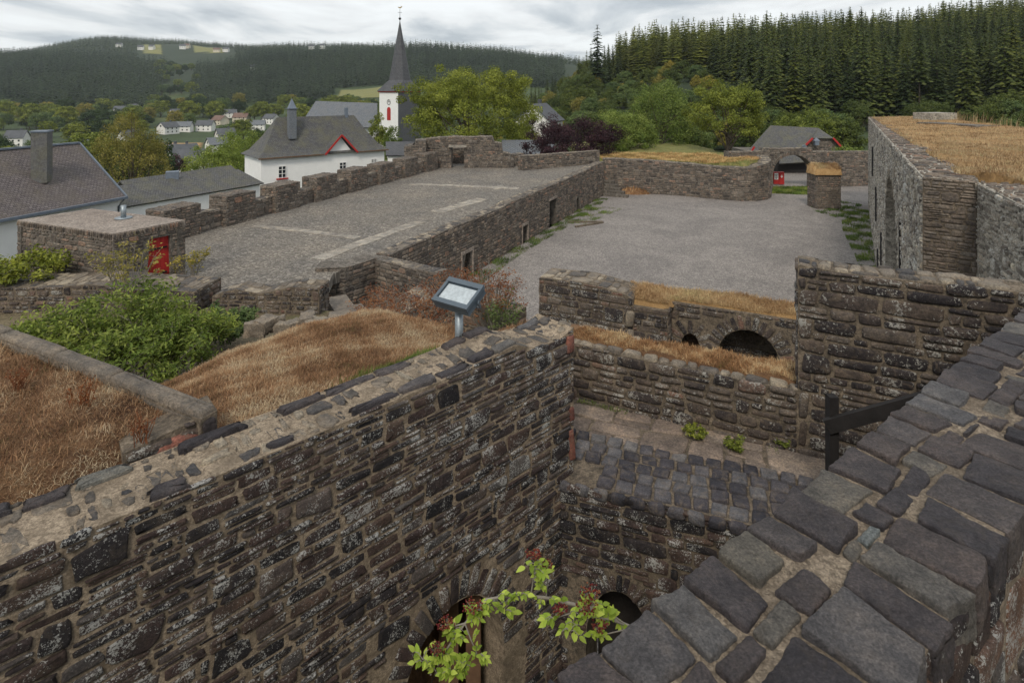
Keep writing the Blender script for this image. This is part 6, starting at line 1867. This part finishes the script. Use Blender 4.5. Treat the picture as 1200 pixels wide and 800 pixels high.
mb = MB(); mb.add([(c_[0]+x, c_[1]+yy, zt_ + 2.6 + z) for yy in (-.04, .04) for x, z in ((-.5, .35), (-.25, .05), (.2, 0), (.4, .2), (.55, .55), (.3, .45), (.1, .25), (-.2, .3))],
    [np.arange(8)[None, :], (np.arange(8)+8)[::-1][None, :].copy(), np.array([[i, (i+1) % 8, 8+(i+1) % 8, 8+i] for i in range(8)])], 0); mb.build('weathercock', M['gold'], sp_)
def on_face(a, z, w, h, th, mat, nm, par, arch=False):
    mb = MB(); n_ = 12
    pr = [(-w/2, -h/2), (w/2, -h/2)] + ([(w/2*math.cos(t), h/2 - w/2 + w/2*math.sin(t)) for t in np.linspace(0, math.pi, n_)] if arch else [(w/2, h/2), (-w/2, h/2)])
    V = []
    for off in (-th, .02):
        for x_, z_ in pr:
            q = cA + u1*(a - x_) + u2*off; V.append((q.x, q.y, z + z_))
    k = len(pr); mb.add(V, [np.arange(k)[None, :], (np.arange(k)+k)[::-1][None, :].copy(), np.array([[i, (i+1) % k, k+(i+1) % k, k+i] for i in range(k)])], 0)
    return mb.build(nm, mat, par)
wn = on_face(3.2, 5.0, 1.25, 3.0, .05, M['red'], 'belfry_window', ch, True)
on_face(3.2, 4.95, .85, 2.6, .08, M['red'], 'louvre', wn, True)
mb = MB()
for k in range(24):
    a_ = 2*math.pi*k/24; b_ = 2*math.pi*(k+1)/24
    p_ = [(3.2 + r_*math.cos(t), 7.6 + r_*math.sin(t)) for r_, t in ((.62, a_), (.62, b_), (.5, b_), (.5, a_))]
    mb.add([(*(cA + u1*x_ - u2*.06), z_) for x_, z_ in p_], np.array([[0, 1, 2, 3]]), 0)
clk = mb.build('clock', M['black'], ch)
for a_, l_ in ((1.2, .35), (2.6, .42)):
    mb = MB(); q0_ = cA + u1*3.2 - u2*.08; q1_ = cA + u1*(3.2 + l_*math.cos(a_)) - u2*.08; beam(mb, (*q0_, 7.6), (*q1_, 7.6 + l_*math.sin(a_)), .05, .08); mb.build('clock_hand', M['black'], clk)
for k in range(0, 12, 3):
    mb = MB(); a_ = math.pi*k/6; q0_ = cA + u1*(3.2 + .36*math.cos(a_)) - u2*.075; q1_ = cA + u1*(3.2 + .46*math.cos(a_)) - u2*.075
    beam(mb, (*q0_, 7.6 + .36*math.sin(a_)), (*q1_, 7.6 + .46*math.sin(a_)), .04, .06); mb.build('dial_mark', M['black'], clk)
mb = MB()
roof_plane(mb, [Q(352, 146, 138), Q(442, 150, 134), Q(442, 121, 140), Q(370, 118.5, 144)], 0, .2)
roof_plane(mb, [Q(352, 146, 138), Q(370, 118.5, 144), Q(362, 140, 152)], 0, .2)
mb.build('nave_roof', M['slate_far'], ch)
mb = MB(); a_, b_ = Q(356, 146, 139), Q(442, 150, 135.3)
V = [(a_[0], a_[1], -10), (b_[0], b_[1], -10), (b_[0], b_[1]+12, -10), (a_[0], a_[1]+12, -10), (a_[0], a_[1], a_[2]), (b_[0], b_[1], b_[2]), (b_[0], b_[1]+12, b_[2]-1), (a_[0], a_[1]+12, a_[2]-1)]
mb.add(V, BOXF, 0); mb.build('nave', M['white'], ch)

# slate roofs beyond the terrace end
def lean_roof(px0, px1, pyt, pyb, Y, label, matn='slate_far', dY=6):
    t = empty('slate_roofed_house', ((px0+px1)/2/F, Y, 0), label, 'house')
    a_, b_, c_, d_ = Q(px0, pyb, Y), Q(px1, pyb, Y), Q(px1, pyt, Y + dY), Q(px0, pyt, Y + dY)
    mb = MB(); roof_plane(mb, [a_, b_, c_, d_], 0, .15); e_, g_ = (c_[0], c_[1] + dY, a_[2]), (d_[0], d_[1] + dY, a_[2]); roof_plane(mb, [e_, g_, d_, c_], 0, .15); mb.build('roof', M[matn], t)
    mb = MB(); V = [(a_[0]+.2, a_[1]+.3, -8), (b_[0]-.2, b_[1]+.3, -8), (e_[0]-.2, e_[1]-.3, -8), (g_[0]+.2, g_[1]-.3, -8), (a_[0]+.2, a_[1]+.3, a_[2]), (b_[0]-.2, b_[1]+.3, a_[2]), (e_[0]-.2, e_[1]-.3, a_[2]), (g_[0]+.2, g_[1]-.3, a_[2])]
    mb.add(V, BOXF, 0)
    mb.add([(a_[0]+.2, a_[1]+.3, a_[2]), (g_[0]+.2, g_[1]-.3, a_[2]), (d_[0]+.2, d_[1], d_[2]-.1), (b_[0]-.2, b_[1]+.3, a_[2]), (e_[0]-.2, e_[1]-.3, a_[2]), (c_[0]-.2, c_[1], c_[2]-.1)], [np.array([[0, 1, 2], [3, 5, 4]])], 0)
    mb.build('wall', M['white'], t)
lean_roof(588, 650, 164, 190, 72, 'grey slate roof just behind the right end of the ruined gate')
lean_roof(452, 486, 166, 182, 78, 'dark slate roof between church tower and ruined gate', 'slate_dark')
# ------------------------------------------------------------------ village houses
def village_house(wall, roof, L_=11, W_=8, H_=4.6, R_=3.2, gable_front=False):
    t = empty('village_house', (0, 0, 0))
    mb = MB(); x, y = L_/2, W_/2
    V = [(-x, -y, -3), (x, -y, -3), (x, y, -3), (-x, y, -3), (-x, -y, H_), (x, -y, H_), (x, y, H_), (-x, y, H_), (-x, 0, H_+R_), (x, 0, H_+R_)]
    mb.add(V, [BOXF[[0, 2, 3, 4, 5]], np.array([[4, 7, 8], [5, 9, 6]])], 0); mb.build('wall', M[wall], t, (0, 0, 0))
    mb = MB(); o = .5
    roof_plane(mb, [(-x-o, -y-o, H_-.4), (x+o, -y-o, H_-.4), (x+o, 0, H_+R_+.05), (-x-o, 0, H_+R_+.05)], 0, .2); roof_plane(mb, [(x+o, y+o, H_-.4), (-x-o, y+o, H_-.4), (-x-o, 0, H_+R_+.05), (x+o, 0, H_+R_+.05)], 0, .2)
    rf = mb.build('roof', M[roof], t, (0, 0, 0))
    mb = MB(); box(mb, (x*.4, .6, H_+R_+.3), (.8, .8, 1.4)); c_ = mb.build('chimney', M['roof_dark'], t, (0, 0, 0))
    for px_ in (-x*.6, 0, x*.6):
        for z_ in (1.2, 3.4):
            mb = MB(); box(mb, (px_, -y - .02, z_), (.8, .1, 1.0)); mb.build('window', M['glass'], t, (0, 0, 0))
    mb = MB(); box(mb, (-x - .02, 0, H_ + .6), (.1, 1.2, 1.2)); mb.build('window', M['glass'], t, (0, 0, 0))
    return t
protoH = [village_house('white2', 'roof_dark'), village_house('white2', 'roof_dark', 9, 9, 5.2, 3.8), village_house('cream', 'roof_red', 12, 8, 4.2, 3.4), village_house('white2', 'slate_far', 10, 8, 4.0, 3.0)]
HS = [ # px, distance, rotation, kind, label
 (141, 640, .2, 0, 'left of two white bungalows at the foot of the far wood'), (157, 650, -.1, 1, 'right of two white bungalows at the foot of the far wood'),
 (206, 540, .9, 1, 'tall white house alone at the mouth of the side valley'),
 (197, 400, 1.2, 0, 'white gabled house at the left of the village row'), (216, 420, .2, 3, 'long pale roof beside the white gabled house in the village row'),
 (241, 430, .1, 0, 'grey hipped roof in the middle of the village row'), (258, 480, -.5, 2, 'reddish roofed house near the middle of the village row'),
 (264, 330, .7, 1, 'big white house in front of the village row above the bright trees'), (256, 290, .8, 3, 'blue grey roof just below the big white village house'),
 (283, 500, 0, 2, 'brownish roof at the right of the village row'), (302, 430, .3, 3, 'blue slate roof near the white hipped house'),
 (318, 470, -.4, 0, 'white gable close to the chimney of the hipped house'), (270, 560, .3, 0, 'farther white house up the village slope'),
 (152, 330, 1.1, 1, 'white gable showing through the yellow birch'), (20, 330, .3, 1, 'white house half hidden behind trees at the left edge'),
 (108, 300, .1, 3, 'long grey roof behind the chimney of the slate house'), (185, 235, .4, 2, 'cream house in the valley behind the birch'),
 (199, 240, -.3, 0, 'dark roof with skylights in the valley beside the purple tree'), (213, 238, .9, 0, 'white gable house beside the dark skylight roof'),
 (224, 200, .2, 1, 'small white house low in the valley behind the bright bush'),
 (140, 1500, .1, 0, 'leftmost farm on the skyline meadow'), (165, 1480, .3, 0, 'white farmhouse on the skyline meadow'), (178, 1490, 0, 1, 'second white farmhouse on the skyline meadow'),
 (214, 1500, .4, 0, 'white farm right of the meadow notch'), (219, 1530, 0, 2, 'brown roofed farm right of the meadow notch'), (254, 1480, .2, 2, 'brown farmhouse on the skyline near the wood'),
 (265, 1500, 0, 0, 'pale farmhouse on the skyline near the wood'), (365, 1500, .2, 0, 'white farm on the ridge left of the church'), (378, 1520, 0, 1, 'another white farm on the ridge left of the church'),
 (297, 960, .5, 1, 'lone white house in the middle of the dark wood'), (632, 172, 1.15, 1, 'white gabled house between the big green tree and the wooded slope')]
used = set()
for k, (px, Y, rz_, kd, lab) in enumerate(HS):
    o = protoH[kd] if kd not in used else copy_tree(protoH[kd]); used.add(kd)
    x = (px - 600) / F * Y
    place(o, x, Y, float(terr(x, Y)) + (.3 if Y < 1000 else 2.0) + (3 if px == 632 else 0), (1.0 if Y < 1000 else 1.25) * (1.2 if px == 632 else 1), rz_, lab, 'house', 'village houses')
# bright field patch in the village, meadow on the skyline
def field(name, pts, mat):
    mb = MB(); P2 = np.array(pts); c = P2.mean(0)
    n = 14; V = []; 
    grid_patch(mb, [tuple(q) for q in P2], lambda x, y: terr(x, y) + .5, max(3.0, np.ptp(P2[:, 0]) / 30), 0)
    tag(mb.build(name, M[mat]), kind='structure')
def pq(px, Y): return ((px-600)/F*Y, Y)
field('field', [pq(180, 290), pq(232, 290), pq(236, 345), pq(185, 345)], 'turf_gold')
field('meadow', [pq(168, 1420), pq(190, 1420), pq(188, 1640), pq(168, 1640)], 'lawn')
field('meadow', [pq(228, 1450), pq(262, 1450), pq(260, 1620), pq(226, 1620)], 'lawn')
field('meadow', [pq(395, 690), pq(455, 690), pq(450, 790), pq(400, 790)], 'lawn')
field('meadow', [pq(20, 600), pq(60, 600), pq(60, 660), pq(15, 660)], 'turf_gold')

# ------------------------------------------------------------------ single trees near the castle
def tree_at(name, px, py_top, Y, zbase, Rpx, z0f, mat, nclump, per, leaf, cr, seed, shape, label, droop=0, cat='tree'):
    H = (CZ - (py_top - HZ) / F * Y - zbase) * 1.05
    R = Rpx / F * Y
    t = make_tree(name, H, R, H * z0f, mat, nclump, per, leaf, cr, seed, shape, None, droop)
    place(t, (px-600)/F*Y, Y, zbase, 1, 0, label, cat)
tree_at('broadleaf_tree', 552, 83, 84, -4, 76, .16, 'leaf_green', 330, 190, .26, .85, 1, 'wide', 'big round green tree behind the ruined gate, right of the church')
tree_at('copper_beech', 672, 140, 66, .5, 55, .05, 'leaf_purple', 170, 130, .2, .55, 2, 'wide', 'dark purple tree behind the far parapet')
tree_at('broadleaf_tree', 731, 131, 72, .5, 38, .08, 'leaf_bright', 170, 150, .19, .5, 3, 'round', 'rounded light green tree right of the purple one')
tree_at('weeping_tree', 775, 92, 80, 0, 40, .10, 'leaf_bright', 230, 120, .2, .5, 4, 'round', 'tall weeping light green tree behind the yard', 1.0)
tree_at('broadleaf_tree', 853, 98, 68, 1, 43, .24, 'leaf_green', 150, 150, .2, .55, 5, 'wide', 'green tree with an open crown above the rounded bastion')
tree_at('birch', 152, 140, 78, -9, 42, .12, 'leaf_yellow', 200, 120, .2, .55, 6, 'round', 'yellowing birch behind the slate roof on the left', .7)
tree_at('broadleaf_tree', 262, 163, 92, -12, 46, .1, 'leaf_bright', 180, 130, .23, .65, 7, 'wide', 'bright green tree left of the white hipped house')
tree_at('broadleaf_tree', 287, 152, 112, -12, 30, .1, 'leaf_bright', 130, 120, .25, .65, 17, 'round', 'second bright green tree just behind the first, by the hipped house')
tree_at('broadleaf_tree', 443, 141, 100, -7, 16, .1, 'leaf_green', 160, 55, .26, .42, 8, 'round', 'small green tree in front of the church nave')
tree_at('broadleaf_tree', 460, 150, 92, -7, 12, .1, 'leaf_bright', 140, 50, .24, .38, 9, 'round', 'small round tree at the foot of the church tower')
tree_at('broadleaf_tree', 943, 134, 100, -3, 36, .1, 'leaf_green', 240, 60, .32, .6, 10, 'wide', 'flat green treetop behind the barn roof')
tree_at('copper_beech', 205, 183, 165, -20, 16, .1, 'leaf_purple', 140, 45, .4, .6, 12, 'round', 'small dark purple tree among the valley roofs')
tree_at('broadleaf_tree', 612, 150, 105, -8, 22, .1, 'leaf_green', 180, 55, .3, .5, 14, 'round', 'darker tree at the right flank of the big round tree')
tree_at('willow_bush', 815, 150, 78, 0, 18, .05, 'leaf_soft', 150, 45, .24, .45, 15, 'round', 'soft green bush left of the open crowned tree')
tree_at('willow_bush', 993, 172, 72, 0, 18, .05, 'leaf_bright', 90, 45, .24, .4, 16, 'round', 'bright low bush over the gate wall beside the castle block')

# ------------------------------------------------------------------ valley trees: a few kinds, copied
kinds = [make_tree('valley_tree', 11, 5.2, 1.2, 'leaf_dark', 150, 40, .62, .8, 31), make_tree('valley_tree', 12, 5.5, 1.3, 'leaf_green', 150, 40, .62, .8, 32, 'wide'),
         make_tree('valley_tree', 10, 4.5, 1.0, 'leaf_soft', 130, 40, .6, .8, 33), make_tree('valley_tree', 12, 4.4, 1.3, 'leaf_yellow', 130, 40, .58, .75, 34)]
LAB = ['dark rounded tree among the hedges and roofs of the valley', 'mid green spreading tree in the valley below the castle', 'soft green tree standing among the village gardens', 'yellowish tree in the village gardens']
r = np.random.RandomState(5)
cand = []
hx = [((px - 600) / F * Y, Y) for px, Y, *_ in HS]
tries = 0
while len(cand) < 235 and tries < 9000:
    tries += 1
    px = r.uniform(-90, 470); Y = r.choice([r.uniform(170, 640), r.uniform(430, 660), r.uniform(110, 200)], p=[.45, .42, .13])
    if px > 350 and Y < 300: continue
    x = (px - 600) / F * Y
    ok = True
    for a_, b_ in hx:
        f = (600 + F * a_ / b_)
        if abs(px - f) < 9 * 680 / b_ * .9 + 3 and Y < b_ + 8 and Y > b_ - 90: ok = False; break
    if abs(px - 208) < 32 and 200 < Y < 345: ok = False
    if ok: cand.append((x, Y))
first = set()
def pick_(v, edges, words):
    return words[int(np.searchsorted(edges, v))]
def zone(kd, x, Y):
    px = 600 + F * x / Y
    return ['dark rounded', 'mid green spreading', 'soft green', 'yellowish'][kd] + ' tree ' + pick_(Y, [240, 430], ['low in the near valley', 'among the village roofs', 'at the foot of the far wood']) + ', ' + pick_(px, [20, 110, 200, 290], ['beyond the left edge', 'above the brown slate roof', 'behind the yellow birch', 'left of the hipped house', 'behind the hipped house'])
def zone2(x, Y):
    px = 600 + F * x / Y
    return 'on the ' + pick_(Y, [170, 230], ['lower', 'middle', 'upper']) + ' brushy slope ' + pick_(px, [660, 730, 800], ['right of the big round tree', 'above the purple tree', 'behind the weeping tree', 'behind the open crowned tree'])
def zone3(px, Y):
    return 'dark spruce ' + pick_(Y, [165, 200, 240], ['in the front row', 'in the second rank', 'in the middle', 'at the back']) + ' of the wood, ' + pick_(px, [800, 900, 1010, 1110], ['at its left end', 'above the open crowned tree', 'above the barn', 'above the turf roof', 'upper right'])
def put_kind(lst, kd, x, Y, s_, z, lab, grp, cat='tree'):
    o = lst[kd] if (id(lst), kd) not in first else copy_tree(lst[kd]); first.add((id(lst), kd))
    place(o, x, Y, z, s_, r.uniform(0, 6.28), lab, cat, grp, sz=s_ * r.uniform(.85, 1.15))
for (x, Y) in cand:
    kd = r.choice(4, p=[.42, .3, .2, .08])
    put_kind(kinds, kd, x, Y, r.uniform(.8, 1.3) * (1.25 if Y > 430 else 1), float(terr(x, Y)) - .3, zone(kd, x, Y), 'valley trees ' + ['dark', 'mid green', 'soft green', 'yellowish'][kd])
# deciduous slope between the big tree and the spruce wood
kinds2 = [make_tree('slope_tree', 10, 4.6, .6, 'leaf_slope', 150, 45, .5, .7, 41), make_tree('slope_tree', 9, 4.2, .5, 'leaf_soft', 140, 45, .5, .7, 42), make_tree('slope_tree', 9, 3.6, .5, 'leaf_yellow', 130, 45, .45, .65, 43)]
LAB2 = ['mid green tree on the brushy slope left of the spruce wood', 'soft green shrubby tree on the brushy slope', 'yellow green young tree on the brushy slope']
for q in range(185):
    px = r.uniform(585, 870); Y = r.uniform(105, 262) if px > 690 else r.uniform(150, 330)
    x = (px - 600) / F * Y
    if abs(px - 632) < 14 and Y < 185: continue
    kd = r.choice(3, p=[.4, .35, .25])
    put_kind(kinds2, kd, x, Y, r.uniform(.55, 1.0) * (1.1 if px < 690 else .8), float(terr(x, Y)) - .3, LAB2[kd].replace('on the brushy slope left of the spruce wood', 'on the brushy slope').replace('on the brushy slope', zone2(x, Y)), 'slope trees ' + ['green', 'soft', 'yellow green'][kd])
# undergrowth below the spruce wood on the right
for q in range(46):
    px = r.uniform(860, 1290); Y = r.uniform(98, 150)
    x = (px - 600) / F * Y
    kd = r.choice(3, p=[.5, .4, .1])
    put_kind(kinds2, kd, x, Y, r.uniform(.4, .75), float(terr(x, Y)) - .3, ['low green tree under the spruce wood', 'soft low tree under the spruce wood', 'yellowish low tree under the spruce wood'][kd], 'undergrowth ' + ['green', 'soft', 'yellow'][kd])

# ------------------------------------------------------------------ spruce wood on the right-hand hill
sk = [make_spruce('spruce_tree', 21, 3.6, 51, 20, 12, 3), make_spruce('spruce_tree', 23, 3.9, 52, 21, 12, 3), make_spruce('spruce_tree', 18, 3.6, 53, 18, 12, 3), make_spruce('spruce_tree', 24, 3.2, 54, 22, 11, 3, .42)]
pts = []
g = 5.6
for Y in np.arange(140, 395, g * .95):
    for x in np.arange(8, 560, g):
        X2 = x + r.uniform(-2, 2); Y2 = Y + r.uniform(-2, 2)
        px = 600 + F * X2 / Y2
        lim = np.interp(px, [690, 760, 840, 900, 1300, 1700], [300, 255, 225, 150, 138, 138])
        if px < 722 or px > 1560 or Y2 < lim: continue
        pts.append((X2, Y2, px))
pts = np.array(pts)
zz = terr(pts[:, 0], pts[:, 1])
inview = (pts[:, 2] < 1225)
order = np.argsort(pts[:, 1])
near_i = [i for i in order if inview[i]][:292]
ns = set(near_i)
edge = [i for i in range(len(pts)) if i not in ns]
for i in near_i:
    px, Y = pts[i, 2], pts[i, 1]
    kd = r.choice(4, p=[.3, .3, .3, .1]) if px > 800 else r.choice(4, p=[.15, .2, .1, .55])
    put_kind(sk, kd, pts[i, 0], Y, r.uniform(.76, 1.06), float(zz[i]) - .4, zone3(px, Y), 'spruces of the right hand wood')
xyz = np.c_[pts[edge, 0], pts[edge, 1], zz[edge] - .4]
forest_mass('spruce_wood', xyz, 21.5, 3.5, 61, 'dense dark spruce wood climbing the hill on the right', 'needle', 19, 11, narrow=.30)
# tall single spruce on the skyline left of the wood and a few companions
tl = [(700, 262, 1.12), (902, 352, 1.1), (892, 352, .95), (868, 350, .95), (1128, 345, 1.05)]
for (px, Y, s_) in tl:
    x = (px - 600) / F * Y
    lab = 'tallest lone spruce standing at the left end of the wood' if px == 700 else 'spruce rising a little above its neighbours on the skyline'
    put_kind(sk, 0 if px == 700 else int(r.choice(3)), x, Y, s_ * (1.35 if px == 700 else 1), float(terr(x, Y)) - .4, lab, None if px == 700 else 'skyline spruces')
for q in range(44):
    px = r.uniform(588, 735); Y = np.interp(px, [588, 735], [345, 290]) + r.uniform(-25, 25); x = (px - 600) / F * Y
    put_kind(sk, int(r.choice(3)), x, Y, np.interp(px, [588, 735], [.42, .85]) * r.uniform(.85, 1.1), float(terr(x, Y)) - .4, 'dark conifer on the ridge between church valley and spruce wood', 'ridge conifers')
# ------------------------------------------------------------------ far woods across the valley
def mass_pts(y0, y1, p0, p1, g, cond):
    out = []
    for Y in np.arange(y0, y1, g):
        xs = np.arange((p0-600)/F*Y, (p1-600)/F*Y, g)
        xs = xs + r.uniform(-g*.4, g*.4, len(xs)); ys = Y + r.uniform(-g*.4, g*.4, len(xs))
        px = 600 + F * xs / ys
        k = cond(px, ys)
        out.append(np.c_[xs[k], ys[k]])
    o = np.concatenate(out)
    return np.c_[o, terr(o[:, 0], o[:, 1]) - .5]
cA_ = lambda px, Y: ~((px > 186 + (Y - 700) * .02) & (px < 222 + (Y-700)*.02)) & ~((px > 392) & (px < 458) & (Y < 815)) & (Y > np.interp(px, [-100, 100, 220, 400, 600], [700, 690, 660, 700, 760]))
forest_mass('far_wood', mass_pts(660, 1180, -150, 660, 6.8, cA_), 20, 4.2, 62, 'dark spruce wood on the hillside across the valley', 'needle_far', 6, 5)
cB_ = lambda px, Y: ~((px > 160) & (px < 275) & (Y < 1650)) & ~((px > 350) & (px < 400) & (Y < 1560))
forest_mass('far_wood', mass_pts(1200, 2080, -150, 700, 12.0, cB_), 19, 4.8, 63, 'wooded ridge on the far skyline', 'needle_far', 5, 5)
# broad-leaved belt in the side valley and behind the church
kinds3 = kinds
for q in range(60):
    px = r.uniform(180, 232) if q < 34 else r.uniform(385, 590); Y = r.uniform(640, 1150) if q < 34 else r.uniform(420, 680)
    x = (px - 600) / F * Y
    kd = int(r.choice(3)); put_kind(kinds, kd, x, Y, r.uniform(1.0, 1.6), float(terr(x, Y)) - .5, LAB[kd].replace('valley', 'far side valley').replace('village gardens', 'far side valley'), 'far valley trees ' + ['dark', 'mid green', 'soft green'][kd])

# ------------------------------------------------------------------ air
mb = MB()
box(mb, (0, 0, 85), (5400, 5400, 300))
hz = mb.build('haze', [], None)
m = bpy.data.materials.new('pale_air'); m.use_nodes = True
t = m.node_tree; t.nodes.remove(t.nodes['Principled BSDF'])
pv = t.nodes.new('ShaderNodeVolumePrincipled'); pv.inputs['Color'].default_value = (0.80, 0.88, 0.95, 1); pv.inputs['Density'].default_value = 0.00009; pv.inputs['Anisotropy'].default_value = 0.2
t.links.new(pv.outputs[0], t.nodes['Material Output'].inputs['Volume'])
hz.data.materials.append(m)
tag(hz, kind='stuff')
for o in list(bpy.data.objects):
    if '_o' in o: del o['_o']
